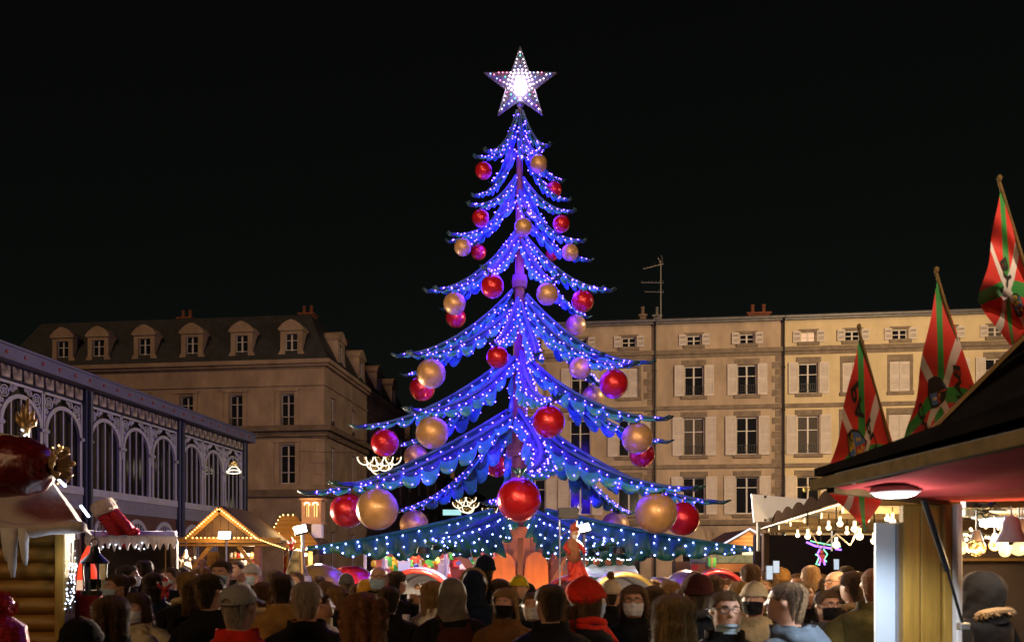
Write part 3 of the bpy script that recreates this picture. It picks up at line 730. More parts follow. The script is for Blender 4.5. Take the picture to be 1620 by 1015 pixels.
# ------------------------------------------------------------------ ride platform and bauble cars
pf = thing('ride_platform', 'round low carousel platform under the tree', 'platform', T0)
q = MB(); q.lathe([(0,.05),(5.0,.05),(5.0,.22),(4.9,.25),(0,.25)], 64); q.build('deck', mat('deck_grey', (.12,.11,.11), .6, var=.3), pf)
q = MB(); q.lathe([(5.01,.02),(5.05,.02),(5.05,.2),(5.01,.2)], 64); q.build('skirting', mat('platform_red', (.3,.03,.02), .5, var=.2), pf)
carw = mat('car_white', (.74,.75,.78), .35, var=.06, scale=2)
rimm = mat('car_rim', (.35,.03,.02), .3, .3, var=.1, coat=.5)
olive = mat('car_gold', (.42,.27,.07), .28, .5, var=.15, scale=2, coat=.5); carr = mat('car_red', (.42,.015,.02), .25, .3, var=.2, scale=2, coat=.5)
pinkm = mat('car_rose', (.55,.16,.14), .3, .2, var=.15, coat=.4); tanm = mat('car_tan', (.5,.28,.13), .35, .3, var=.15, coat=.3)
def ride_car(px, py_top, Y, R, outer, facing, label, inner=None):
    """sphere car with one round opening facing angle `facing` (0 = towards camera, + = towards the left)"""
    p = at(px, 890, Y); ztop = HC-(py_top-HY)*Y/F
    b = thing('ride_car', label, 'fairground car', (p.x, Y, ztop-R), 0, 'bauble shaped cars of the tree ride')
    M = Matrix.Rotation(-facing, 4, 'Z') @ Matrix.Rotation(PI/2+.18, 4, 'X')   # local z -> opening axis (-y)
    ang = math.radians(78)
    q = MB(); q.M = M; q.lathe([(R*sin(t), R*cos(t)) for t in [ang+(PI-ang)*k/22 for k in range(23)]], 36); q.build('shell', outer, b, smooth='all')
    q = MB(); q.M = M; r2 = R-.05; q.lathe([(r2*sin(t), r2*cos(t)) for t in [ang+(PI-ang)*k/18 for k in range(19)]], 36); q.build('inner_shell', inner or carw, b, smooth='all')
    q = MB(); q.M = M; a = ang
    for rr, tt, mt, nm in ((R*sin(a)-.02, .05, rimm, 'rim'),):
        q.tube([(rr*cos(k*PI/20), rr*sin(k*PI/20), R*cos(a)) for k in range(41)], tt, 8, cap=False); q.build(nm, mt if outer in (carr, carw, pinkm) else outer, b, smooth='all')
    q = MB(); q.M = M; q.tube([(R*.62*cos(k*PI/20), R*.62*sin(k*PI/20)+.05, -R*.62) for k in range(41)], .03, 6, cap=False); q.build('inner_ring', mat('car_grey', (.5,.52,.56), .4, var=.05), b, smooth='all')
    q = MB(); q.lathe([(0,-R-.02+.0),(.35,-R-.02),(.30,-R+.2),(.0,-R+.2)], 20); q.build('pedestal', rimm, b, smooth=True)
    q = MB(); q.bev(-.4,.4,-.12,.25,-.50,-.38,.03); s_ = q.build('seat', mat('seat_grey', (.3,.3,.33), .5), b)
    return b
ride_car(664, 896, 14.7, .70, carw, .12, 'ride car with bright white bowl and red rim beside the trunk foot')
ride_car(984, 901, 14.7, .70, olive, -.1, 'ride car with white bowl and golden rim behind the woman in glasses')
ride_car(505, 891, 15.9, .62, olive, 2.6, 'olive gold ride car beside the cone shaped decoration', olive)
ride_car(556, 894, 17.6, .62, carr, 2.2, 'dark red ride car behind the olive gold one', carr)
ride_car(905, 908, 15.6, .55, pinkm, 0.2, 'rose red ride car behind the pointed red cloth', pinkm)
ride_car(1136, 898, 17.2, .60, carr, .15, 'bright red ride car with tan rings under the chalet gable', carr)
ride_car(1086, 901, 19.2, .55, tanm, -.8, 'tan ride car partly hidden behind the bright red one', tanm)
ride_car(1045, 912, 18.2, .5, olive, 1.0, 'small olive ride car between the white bowl and the tan one', olive)
# ================================================================== market stalls
def Q(L):
    m = MB(); m.M = Matrix.Translation(-Vector(L)); return m
wood = mat('honey_wood', (.30,.145,.02), .55, var=.35, scale=3, bump=.25, bscale=20, stretch=(.6,8,8))
woodv = mat('honey_wood_upright', (.34,.19,.028), .55, var=.35, scale=3, bump=.25, bscale=20, stretch=(8,8,.6))
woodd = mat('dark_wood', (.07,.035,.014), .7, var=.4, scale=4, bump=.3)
snow = mat('snow_fleece', (.50,.44,.43), .95, var=.2, scale=3, bump=.7, bscale=9)
snoww = mat('white_fleece', (.66,.63,.64), .95, var=.15, scale=4, bump=.6, bscale=12)
warm_b = emat('bulb_warm', (1,.58,.16), 7); warm_s = emat('bulb_warm_soft', (1,.66,.30), 9)
cool_b = emat('bulb_cool', (.70,.82,1), 7)
flood_m = emat('flood_panel', (1,.93,.80), 12)
tinr = mat('red_tinsel', (.45,.01,.015), .3, .4, var=.5, scale=30, bump=1, bscale=60)
blackp = mat('black_plastic', (.012,.012,.013), .4, var=.1)
gold_t = mat('gold_trim', (.46,.30,.14), .4, .5, var=.2, scale=12)
redc = mat('red_cloth', (.45,.025,.018), .75, var=.25, scale=6, bump=.3)
whitec = mat('white_cloth', (.66,.62,.60), .85, var=.12, scale=6, bump=.3)
skinm = mat('skin', (.50,.27,.18), .5, var=.12, scale=14)
boardw = mat('white_board', (.70,.72,.78), .35, var=.06, scale=2)
rng = random.Random(21)
def bulbs(pts, r, m_, par, name='string_lights', L=None, wire=None):
    q = Q(L) if L is not None else MB()
    for p in pts: q.octa(p, r*rng.uniform(.85,1.15))
    o = q.build(name, m_, par, kind='stuff')
    if wire:
        q = Q(L) if L is not None else MB(); q.tube(wire, .008, 4); q.build('cable', blackp, par)
    return o
def lerp(a, b, n): return [Vector(a).lerp(Vector(b), (i+.5)/n) for i in range(n)]
# ---- near log cabin
L = Vector((-5.6, 8.0, 0)); cab = thing('log_cabin', 'honey coloured log cabin stall under a grey snow covered roof', 'market stall', L)
lx0, lx1 = -7.3, at(97, 0, 8).x
lg = None
for k in range(13):
    z = .10+k*.1665
    if lg is None:
        q = Q(L); q.M = Matrix.Identity(4)
        q.grid(lambda u, v: ((lx0-L.x)+(lx1-lx0)*u, -(.075*sin(PI*v)**.7), -.083+.166*v+.0*sin(9*u)), 10, 8); lg = q.build('log', wood, cab, smooth='all'); o = lg
    else: o = inst(lg, parent=cab)
    o.location = (0.0, 0, z); o.rotation_euler = (0, rng.uniform(-.004,.004), 0)
q = Q(L); q.box(lx0, lx1+.02, 8.002, 8.05, 0, 2.2); q.build('backing', woodd, cab)
q = Q(L); q.bev(lx1, at(113,0,8).x, 7.87, 8.08, 0, 2.2, .012); q.build('corner_post', woodv, cab)
q = Q(L); q.prism([(lx1+.02,8.08),(lx1+.07,8.08),(lx1-.75,9.6),(lx1-.8,9.6)], 0, 2.12, 'z'); q.build('side_wall', woodd, cab)
rv = [(-8.2,7.7,2.2),(-4.02,7.7,2.17),(-4.95,9.7,2.17),(-8.2,10.4,2.17),(-8.2,9.0,3.75),(-5.32,8.9,3.22)]
def snowpatch(a, b, c, d, nu, nv, amp=.05, th=.0):
    a, b, c, d = map(Vector, (a, b, c, d)); q = Q(L)
    def fn(u, v):
        p = a.lerp(b, u).lerp(d.lerp(c, u), v); n_ = (b-a).cross(d-a).normalized()
        e = min(1, 6*min(u, 1-u, v, 1-v)); return p+n_*(amp*(noise.noise(p*1.7)+.5*noise.noise(p*4.3))*e)
    return q.grid(fn, nu, nv)
q = snowpatch(rv[0], rv[1], rv[5], rv[4], 40, 26); q2 = snowpatch(rv[1], rv[2], rv[5], rv[5], 14, 12, .03)
q.add(q2.v, q2.f) if False else None
roof_o = q.build('snow_roof', snow, cab, smooth='all')
q2.build('snow_hip', snow, cab, smooth='all')
q = Q(L); q.tube([(-8.2+4.2*k/26, 7.69+.03*sin(k*2.1), 2.17+.02*sin(k*1.3)) for k in range(27)], [.05+.02*sin(k*1.7)**2 for k in range(27)], 7); q.build('snow_edge', snow, cab, smooth='all')
for px, ln, r_ in ((18,.40,.05),(38,.29,.04),(8,.25,.03),(-20,.3,.04)):
    p = at(px, 845, 7.62); q = Q(L); q.tube([p+Vector((0,0,.06)), p-Vector((0,0,ln*.3)), p-Vector((-.01,0,ln*.75)), p-Vector((-.015,0,ln))], [r_*1.3, r_, r_*.7, r_*.35], 7); q.build('icicle', snoww, cab, smooth='all')
for a, b in (((92,757),(103,768)),((128,800),(140,816))):       # rope lights on the roof hip
    q = Q(L); q.tube([at(a[0],a[1],8.3), at(b[0],b[1],8.1)], .014, 6); q.build('led_tube', cool_b, cab)
# giant sweet on the roof
p = at(18, 738, 7.4); sw = thing('giant_sweet', 'giant red wrapped sweet with gold frilled end lying on the snowy roof', 'roof decoration', p)
q = MB(); q.M = Matrix.Rotation(PI/2, 4, 'Y') @ Matrix.Rotation(.06, 4, 'X')
prof = [(.02,-.55),(.17,-.42),(.245,-.25),(.27,-.03),(.255,.14),(.205,.27),(.14,.34),(.08,.38)]
q.lathe([(r_+(r2-r_)*k/3, z_+(z2-z_)*k/3) for (r_, z_), (r2, z2) in zip(prof, prof[1:]) for k in range(3)]+[prof[-1]], 48); sv = q.v
for i, v in enumerate(sv): v += Vector((0, noise.noise(v*11)*.03, noise.noise(v*9+Vector((3,1,2)))*.035))
q.build('wrapped_sweet', mat('red_foil', (.15,.007,.007), .38, .1, var=.5, scale=7, bump=1, bscale=14, coat=.12), sw, smooth='all')
q = MB()
def frill(u, v):
    a = 2*PI*u; r = .07+.085*v+.02*sin(a*11)*v; return (.365+.11*v+.02*sin(a*7)*v, r*cos(a), r*sin(a)+.02)
q.grid(frill, 66, 4); q.build('frill', gold_t, sw, smooth='all', solid=.006)
bulbs([(.40+.05*rng.random(), .17*cos(a), .02+.17*sin(a)) for a in [k*PI/7-1.4 for k in range(9)]], .010, warm_b, sw)
# antler shaped gold ornament
p = at(40, 684, 8.7); ant = thing('antler_ornament', 'small glittering gold antler ornament on the ridge of the log cabin', 'roof decoration', p)
q = MB(); q.tube([(0,0,-.1),(.0,0,.05),(-.02,0,.14)], [.03,.05,.05], 8)
for dx, h in ((-.09,.22),(-.03,.30),(.03,.36),(.09,.24),(.12,.15)): q.tube([(dx*.3,0,.08),(dx*.8,-.01,h*.6),(dx,0,h)], [.035,.03,.012], 6)
q.build('antler', gold_t, ant, smooth='all')
bulbs([(.02+rng.uniform(-.03,.03),-.05,-.02+rng.uniform(-.06,.06)) for _ in range(5)], .010, cool_b, ant)
# red tinsel figure in the corner
p = at(3, 1030, 5.2); tf = thing('tinsel_figure', 'sparkling red tinsel figure standing before the log cabin wall', 'decoration', (p.x, 5.2, 0))
zb = p.z
def spiky(q, c, r, n, l):
    for _ in range(n):
        d = Vector((rng.gauss(0,1), rng.gauss(0,1), rng.gauss(0,1))).normalized(); a = Vector(c)+Vector((d.x*r[0], d.y*r[1], d.z*r[2])); e = a+d*l*rng.uniform(.6,1.3); t = d.orthogonal().normalized()*.006
        q.add([a-t, a+t, e], [(0,1,2)])
q = MB(); q.lathe([(0,0),(.3,0),(.27,zb*.5),(.14,zb+.16),(.06,zb+.22),(0,zb+.22)], 18); spiky(q, (0,0,zb-.05), (.17,.17,.2), 420, .05); q.build('body', tinr, tf)
q = MB(); q.sph((0,0,zb+.29), .075, 12, 9); spiky(q, (0,0,zb+.29), (.07,.07,.07), 160, .035); q.build('head', tinr, tf)
# white led curtain beside the post
p = at(118, 900, 7.85); lc = thing('led_curtain', 'cold white fairy lights hanging down beside the cabin corner post', 'fairy lights', p)
pts = []
for k in range(62):
    t = rng.random()**.8; w_ = 12 if t < .25 else 7
    pts.append(at(119+rng.uniform(-w_, w_)-9*t*(t > .35), 843+120*t, 7.85+rng.uniform(-.05,.05))-p)
bulbs(pts, .0085, cool_b, lc)
q = MB(); 
for dx in (-.03, 0, .035): q.tube([(dx,0,.28),(dx-.01,0,0),(dx-.05,0,-.42)], .006, 4)
q.build('cable', blackp, lc)
light('led_curtain_light', 'POINT', (0,-.1,.1), 3, (.7,.82,1), .15, lc)
# ---- snow awning stall
L = Vector((-4.85, 11, 0)); aw = thing('snow_awning_stall', 'dark stall under a white snow awning fringed with icicles', 'market stall', L)
x0, x1 = at(136,0,10.5).x, at(281,0,10.5).x
q = Q(L); q.grid(lambda u, v: ((x0+(x1-x0)*u)*(1+.155*v), 10.5+1.6*v, 2.17+.14*v+.025*noise.noise(Vector((u*9,v*5,0)))), 30, 8); q.build('awning_top', snoww, aw, smooth='all', solid=.03)
q = Q(L)
def fringe(u, v):
    d = .09+.05*noise.noise(Vector((u*14,1,0)))+.13*abs(sin(u*44))**3*(.6+.5*noise.noise(Vector((u*30,5,0))))
    return (x0+(x1-x0)*u, 10.47+.015*sin(u*60), 2.19-d*v)
q.grid(fringe, 150, 3); q.build('icicle_fringe', snoww, aw, smooth='all', solid=.02)
for px in (140, 276):
    a = at(px, 0, 10.7); q = Q(L); q.bev(a.x-.04, a.x+.04, 10.66, 10.74, 0, 2.14, .008); q.build('post', woodd, aw)
q = Q(L); q.box(x0, x1, 10.6, 10.64, .2, 1.0); q.build('counter', woodd, aw)
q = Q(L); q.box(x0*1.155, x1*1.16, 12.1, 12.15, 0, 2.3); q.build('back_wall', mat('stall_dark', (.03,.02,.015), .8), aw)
bulbs([at(x+rng.uniform(-3,3), 862+rng.uniform(-4,6), 10.42) for x in (165,172,183,190,214,217,224,229)], .010, cool_b, aw, L=L)
# santa boot
p = at(188, 850, 10.9); bo = thing('santa_boot', 'pair of leaning red tinsel boots in one white fur cuff on the snow awning', 'roof decoration', p)
M = Matrix.Rotation(-.50, 4, 'Y'); q = MB(); q.M = M
q.tube([(.0,0,-.10),(.0,0,.0),(-.01,0,.2),(-.02,0,.42)], [.06,.095,.085,.10], 14); q.tube([(.0,0,-.06),(.06,-.03,-.11),(.13,-.04,-.10)], [.08,.075,.04], 10)
q.tube([(.16,.04,-.03),(.15,.04,.05),(.12,.03,.2),(.08,.02,.36)], [.06,.085,.075,.08], 12); q.tube([(.16,.04,-.02),(.22,.02,-.04),(.27,.01,-.03)], [.075,.065,.035], 10)
spiky(q, (0,0,.2), (.13,.13,.2), 500, .03); q.build('boot', tinr, bo, smooth=True)
q = MB(); q.M = M; q.tube([(.02,0,.34),(.02,0,.37),(.01,0,.50),(.01,0,.53)], [.12,.155,.155,.12], 14)
for _ in range(350):
    a = rng.uniform(0, 2*PI); z = rng.uniform(.36,.52); q.add([(.02+.15*cos(a),.15*sin(a),z),(.02+.15*cos(a+.05),.15*sin(a+.05),z),(.02+.178*cos(a),.178*sin(a),z+rng.uniform(-.03,.03))], [(0,1,2)])
q.build('cuff', mat('cuff_fur', (.55,.45,.40), .95, var=.3, scale=12, bump=.6), bo)
# glowing red cone
p = at(140, 925, 9.3); rc = thing('lit_red_cone', 'glowing red pointed cloth hat with spotted white band by the lantern', 'lit decoration', p)
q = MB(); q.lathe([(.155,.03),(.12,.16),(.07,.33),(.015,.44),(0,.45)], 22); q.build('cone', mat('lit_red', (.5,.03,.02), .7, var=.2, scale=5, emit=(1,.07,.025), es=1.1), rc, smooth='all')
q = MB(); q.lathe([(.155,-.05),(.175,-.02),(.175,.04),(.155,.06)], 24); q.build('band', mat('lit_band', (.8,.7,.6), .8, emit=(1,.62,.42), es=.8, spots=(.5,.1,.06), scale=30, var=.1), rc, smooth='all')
q = MB(); q.lathe([(.15,-.05),(.2,-.5),(.2,-1.67)], 20); q.build('cloth', redc, rc, smooth='all')
# black hanging lantern
p = at(150, 905, 7.7); la = thing('black_lantern', 'black metal lantern with clear panes hanging beside the log cabin', 'lantern', p)
q = MB(); q.lathe([(.0,.25),(.035,.24),(.045,.19),(.06,.165),(.125,.10),(.118,.085),(.0,.10)], 18); q.tube([(.035*cos(k*PI/6),0,.28+.035*sin(k*PI/6)) for k in range(13)], .006, 6); q.build('lid', blackp, la, smooth=True)
q = MB(); q.lathe([(0,-.21),(.115,-.21),(.115,-.17),(.09,-.165),(0,-.165)], 18); q.build('base', blackp, la)
for k in range(6):
    a = k*PI/3+.2; q = MB(); q.beam((.095*cos(a),.095*sin(a),-.17),(.105*cos(a),.105*sin(a),.10),.012,.012); q.build('bar', blackp, la)
q = MB(); q.lathe([(.088,-.165),(.098,.09)], 6, a0=.2, a1=.2+2*PI); q.build('glass_pane', mat('clear_glass', (.9,.9,.92), .05, trans=1, var=0), la)
q = MB(); q.lathe([(0,-.16),(.035,-.16),(.035,-.06),(0,-.055)], 14); q.build('candle', mat('wax', (.7,.62,.5), .5, var=.05), la)
q = MB(); q.tube([(0,0,.31),(0,.0,.52)], .004, 5); q.build('cord', blackp, la)
# hanging santa ornament
def santa(L, s, label, cat, cord=None, name='santa_ornament'):
    t = thing(name, label, cat, L)
    q = MB(); q.sph((0,0,0), .085*s, 14, 10, (1,.85,1.1)); 
    for sx in (-1, 1): q.tube([(sx*.05*s,0,.05*s),(sx*.13*s,-.02*s,.09*s+.03*s*sx),(sx*.15*s,-.05*s,.14*s)], [.035*s,.032*s,.028*s], 8)
    q.build('coat', redc, t, smooth='all')
    for sx in (-1, 1):
        q = MB(); q.tube([(sx*.04*s,0,-.07*s),(sx*.06*s,-.03*s,-.15*s),(sx*.05*s,-.02*s,-.20*s)], [.04*s,.036*s,.03*s], 8); q.build('leg', redc, t, smooth='all')
        q = MB(); q.sph((sx*.05*s,-.04*s,-.22*s), .035*s, 8, 6, (1,1.4,.8)); q.build('boot', blackp, t, smooth='all')
        q = MB(); q.sph((sx*.15*s,-.055*s,.155*s), .026*s, 8, 6); q.build('mitten', whitec, t, smooth='all')
    q = MB(); q.sph((0,-.01*s,.145*s), .06*s, 12, 9); q.build('face', skinm, t, smooth='all')
    q = MB(); q.sph((0,-.045*s,.115*s), .05*s, 10, 8, (1,.6,1.2)); q.build('beard', whitec, t, smooth='all')
    q = MB(); q.lathe([(.066*s,.165*s),(.06*s,.20*s),(.03*s,.27*s),(.0,.30*s)], 14); q.build('hat', redc, t, smooth='all')
    q = MB(); q.tube([(.064*s*cos(k*PI/8),.064*s*sin(k*PI/8),.168*s) for k in range(17)], .017*s, 6, cap=False); q.build('hat_trim', whitec, t, smooth='all'); q = MB(); q.sph((.01*s,0,.305*s), .024*s, 8, 6); q.build('hat_bobble', whitec, t, smooth='all')
    q = MB(); q.tube([(.087*s*cos(k*PI/8),.075*s*sin(k*PI/8),-.01*s) for k in range(17)], .010*s, 6, cap=False); q.build('belt', blackp, t)
    if cord: q = MB(); q.tube([(0,0,.3*s),(0,0,cord)], .004, 5); q.build('cord', gold_t, t)
    return t
santa(at(262, 932, 6.6), .36, 'small red santa toy dangling on a string over the crowd', 'hanging ornament', cord=.36)
# open wooden star
p = at(293, 886, 18); sr = thing('star_ornament', 'straw coloured open star hanging in the dark beside the snow awning', 'hanging ornament', p)
sp2 = star_pts(.22, .09); q = MB()
for k in range(10): q.beam((sp2[k][0],0,sp2[k][1]),(sp2[(k+1)%10][0],0,sp2[(k+1)%10][1]),.03,.03,up=(0,1,0))
q.build('outline', gold_t, sr); sp3 = star_pts(.11, .045); q = MB()
for k in range(10): q.beam((sp3[k][0],0,sp3[k][1]),(sp3[(k+1)%10][0],0,sp3[(k+1)%10][1]),.02,.02,up=(0,1,0))
q.build('inner_star', gold_t, sr); q = MB(); q.tube([(0,0,.22),(0,0,.7)], .005, 4); q.build('cord', blackp, sr)
# ---- gabled chalet with bulbs
def gable_roof(q, xl, xr, xa, ze, za, y0, y1, th=.07):
    for s, xe in ((-1, xl), (1, xr)):
        q.add([(xe,y0,ze),(xa,y0,za),(xa,y1,za),(xe,y1,ze),(xe,y0,ze-th),(xa,y0,za-th),(xa,y1,za-th),(xe,y1,ze-th)], [(0,1,2,3),(7,6,5,4),(0,4,5,1),(3,2,6,7),(0,3,7,4)])
L = Vector((-7.3, 21, 0)); ch = thing('gabled_chalet', 'wooden chalet with a gable outlined in warm bulbs behind the crowd', 'market stall', L)
pa, pl, pr = at(349,803,21), at(296,851,21), at(410,851,21)
q = Q(L); gable_roof(q, pl.x-.12, pr.x+.12, pa.x, pl.z, pa.z+.06, 20.95, 23.4); q.build('roof', woodd, ch)
for a, b in ((pl, pa), (pa, pr)):
    q = Q(L); q.beam(a+Vector((0,-.08,-.04)), b+Vector((0,-.08,-.04)), .06, .15); q.build('barge_board', wood, ch)
q = Q(L); q.beam(pl+Vector((-.25,-.06,-.05)), pr+Vector((.55,-.06,-.05)), .16, .14); q.build('beam', wood, ch)
q = Q(L); q.beam(pl+Vector((-.3,.1,-.17)), pr+Vector((.6,.1,-.17)), .4, .05); q.build('eave_board', wood, ch)
nbd = 9
for k in range(nbd):
    xa, xb = pl.x+(pr.x-pl.x)*k/nbd, pl.x+(pr.x-pl.x)*(k+1)/nbd-.012
    f = lambda x: pl.z+(pa.z-pl.z)*(1-abs(x-pa.x)/((pa.x-pl.x) if x < pa.x else (pr.x-pa.x)))-.03
    q = Q(L); q.prism([(xa,pl.z+.02),(xb,pl.z+.02),(xb,max(pl.z+.03,f(xb))),(xa,max(pl.z+.03,f(xa)))], 21.1, 21.13); q.build('gable_board', woodd, ch)
off = Vector((0,-.16,-.02))
bulbs(lerp(pl+off, pa+off, 15)+lerp(pa+off, pr+off, 17)+lerp(pl+off+Vector((.15,0,.03)), pr+off+Vector((0,0,.03)), 16), .023, warm_b, ch, L=L)
bulbs(lerp(pr+off, at(453,868,20), 12), .021, warm_b, ch, L=L, wire=[pr+off, at(430,862,20.4), at(453,868,20)])
for px in (303, 408):
    a = at(px, 0, 21); q = Q(L); q.bev(a.x-.08, a.x+.08, 20.95, 21.12, 0, pl.z-.1, .012); q.build('post', woodd if px < 320 else mat('red_wood', (.22,.08,.04), .6, var=.3), ch)
    s = 1 if px < 320 else -1; q = Q(L); q.beam((a.x+s*.06,20.98,pl.z-.75),(a.x+s*.5,20.98,pl.z-.18), .09, .09); q.build('brace', wood, ch)
q = Q(L); q.box(pl.x, pr.x, 23.2, 23.25, 0, pl.z); q.build('back_wall', woodd, ch)
q = Q(L); q.box(pl.x, pr.x, 20.95, 21.3, .95, 1.0); q.box(pl.x, pr.x, 21.0, 21.04, 0, .95); q.build('counter', wood, ch)
a = at(337, 884, 22.5); q = Q(L); q.bev(a.x-.13, a.x+.13, 22.4, 22.6, a.z-.2, a.z+.2, .01); q.build('wooden_box', wood, ch)
for j in range(3):
    q = Q(L); zz = at(0, 872+12*j, 22).z; a, b = at(362,0,22).x, at(400,0,22).x; q.box(a, b, 22, 22.25, zz-.19, zz-.17); sh_ = q.build('shelf', wood, ch)
    for k in range(7):
        q = Q(L); c = (a+(b-a)*(k+.5)/7, 22.08, zz-.10); q.sph(c, .055+.015*rng.random(), 8, 6, (1,1,rng.uniform(1,1.6))); q.build('trinket', rng.choice([redc, redc, whitec, gold_t]), sh_, smooth='all')
light('chalet_bulbs_light', 'POINT', (pa.x-L.x, -.5, 2.75), 55, W_WARM, .3, ch); light('chalet_inside_light', 'POINT', (.45, .7, 2.2), 60, (1,.72,.45), .1, ch)
q = MB(); q.sph((.45,1.0,2.28), .05, 8, 6); q.build('inside_bulb', warm_s, ch)
# ---- plank roofed chalet
L = Vector((-6.6, 24, 0)); cb = thing('plank_roof_chalet', 'chalet with stepped plank roof edged by bulbs beside the lit little tower', 'market stall', L)
tl, tr_, bl, br = at(446,816,24.9), at(469,816,24.9), at(419,866,24), at(508,868,24)
for k in range(7):
    a, b = k/7, (k+1)/7; q = Q(L)
    p0, p1 = bl.lerp(tl, a), br.lerp(tr_, a); p2, p3 = br.lerp(tr_, b), bl.lerp(tl, b); n_ = Vector((0,-.03,.03))
    q.add([p0-n_*.2, p1-n_*.2, p2+n_*-.4, p3+n_*-.4, p0+n_, p1+n_, p2+n_*.4, p3+n_*.4], [(0,3,2,1),(4,5,6,7),(0,1,5,4),(1,2,6,5),(2,3,7,6),(3,0,4,7)]); q.build('plank', wood, cb)
q = Q(L); q.add([bl+Vector((0,.1,0)), br+Vector((0,.1,0)), br+Vector((0,2.5,0)), bl+Vector((0,2.5,0)), tl, tr_], [(1,2,5),(2,3,4,5),(3,0,4)]); q.build('roof', woodd, cb)
o3 = Vector((0,-.12,.03))
bulbs(lerp(bl+o3, tl+o3, 9)+lerp(tl+o3, tr_+o3, 3)+lerp(at(425,845,24)+o3, at(445,845,24)+o3, 6)+lerp(at(468,868,23.8), at(500,869,23.8), 9), .026, warm_b, cb, L=L)
for px in (424, 500): a = at(px, 0, 24); q = Q(L); q.bev(a.x-.09, a.x+.09, 23.95, 24.1, 0, bl.z, .01); q.build('post', woodd, cb)
a = at(424,0,24); q = Q(L); q.beam((a.x,24,bl.z-.7),(a.x+.6,24,bl.z-.05),.1,.1); q.beam((a.x,24,bl.z-.7),(a.x-.4,24,bl.z-.05),.1,.1); q.build('brace', woodd, cb)
a, b = at(432,0,25), at(456,0,25); q = Q(L); q.box(a.x, b.x, 25, 25.05, 1.0, 2.4); q.build('red_panel', redc, cb)
q = Q(L); 
for x in (a.x, (a.x+b.x)/2, b.x): q.box(x-.03, x+.03, 24.9, 24.96, 1.0, 2.3)
for z in (1.3, 1.75, 2.25): q.box(a.x, b.x, 24.91, 24.95, z, z+.05)
q.build('window_frame', wood, cb)
a, b = at(488,0,24.5), at(504,0,24.5); q = Q(L); q.box(a.x, b.x, 24.5, 24.6, 1.2, 2.2); q.build('lit_cupboard', mat('pale_wood', (.5,.33,.14), .6, var=.2), cb)
light('plank_chalet_light', 'POINT', (.2, -.7, 2.9), 45, W_WARM, .3, cb); light('plank_chalet_inside', 'POINT', (.5, .3, 2.0), 20, W_WARM, .1, cb)
q = MB(); q.sph((.5,.3,2.1), .05, 8, 6); q.build('inside_bulb', warm_s, cb)
# ---- lit tower
L = at(496, 826, 25); tw = thing('lit_tower', 'little wooden tower with two glowing arched openings above a white box', 'decoration', (L.x, L.y, 0)); zb, zt = L.z, at(0,792,25).z
L = Vector((L.x, L.y, 0)); wd = .29; q = MB()
holes = [(-.19,-.06,zb+.16,zt-.12),(.06,.19,zb+.16,zt-.12)]
wall_holes(q, -wd, wd, zb, zt, holes, .07, y=-.29)
q.add([(-wd,-.29,zb),(-wd,.29,zb),(-wd,.29,zt),(-wd,-.29,zt),(wd,-.29,zb),(wd,.29,zb),(wd,.29,zt),(wd,-.29,zt)], [(0,1,2,3),(4,5,6,7),(1,5,6,2),(2,6,7,3)])
q.box(-wd-.05, wd+.05, -.34, .34, zt+.002, zt+.06); q.box(-wd-.03, wd+.03, -.32, .32, zb-.05, zb-.002); tow = q.build('tower', mat('tower_wood', (.48,.25,.10), .6, var=.25), tw)
for s in (-1, 1):
    q = MB(); q.tube([(s*.125+.075*cos(k*PI/10),-.3,zt-.14+.075*sin(k*PI/10)) for k in range(11)], .014, 6); q.build('arch', warm_s, tw); q = MB(); q.tube([(s*.125,-.27,zb+.16),(s*.125,-.27,zt-.1)], .012, 6); q.build('mullion', woodd, tw)
q = MB(); q.box(-.2, .2, -.1, -.09, zb+.1, zt-.1); q.build('glow_panel', emat('tower_glow', (1,.55,.16), 1.6), tw)
q = MB(); q.bev(.02,.32,-.36,-.06,at(0,851,25).z,zb-.06,.015); q.build('white_box', whitec, tw)
q = MB(); q.bev(-.25,.25,-.2,.2,0,zb-.06,.02) ; q.build('column', woodd, tw)
light('tower_light', 'POINT', (0,-.6,zt+.2), 9, W_WARM, .1, tw)
# ---- floodlights on posts with figures
def floodlight(px, py, Y, wpx, hpx, label, yaw=0, tilt=.25, slant=0, power=90, post=True):
    p = at(px, py, Y); t = thing('floodlight', label, 'floodlight', (p.x, p.y, 0), 0, 'lit floodlights over the market')
    hw, hh = wpx*Y/F/2, hpx*Y/F/2; M = Matrix.Translation((0,0,p.z)) @ Matrix.Rotation(yaw, 4, 'Z') @ Matrix.Rotation(-tilt, 4, 'X') @ Matrix.Shear('XZ', 4, (0, 0)) if False else Matrix.Translation((0,0,p.z)) @ Matrix.Rotation(yaw, 4, 'Z') @ Matrix.Rotation(-tilt, 4, 'X') @ Matrix.Rotation(slant, 4, 'Y')
    q = MB(); q.M = M; q.bev(-hw-.02, hw+.02, .01, .07, -hh-.02, hh+.02, .01)
    for k in range(5): q.box(-hw+k*hw/2-.01, -hw+k*hw/2+.01, .07, .12, -hh, hh)
    q.build('housing', blackp, t)
    q = MB(); q.M = M; q.box(-hw, hw, -.005, .009, -hh, hh); q.build('lit_panel', flood_m, t)
    if post: q = MB(); q.tube([(0,.13,.0),(0,.13,p.z+.05)], .028, 8); q.tube([(0,.13,p.z),(0,.06,p.z)], .02, 6); q.build('pole', mat('galvanised', (.35,.35,.37), .4, .6, var=.2), t)
    l = light('floodlight_beam', 'AREA', M @ Vector((0,-.03,0)), power, (1,.84,.62), 2*hw, t, shape='RECTANGLE', size_y=2*hh, spread=2.6)
    l.rotation_euler = (M.to_3x3() @ Matrix.Rotation(-PI/2, 3, 'X')).to_euler()
    return t
floodlight(355, 846, 19.5, 19, 11, 'bright rectangular floodlight hanging in front of the bulb lit gable', 0, .2, 0, 1300)
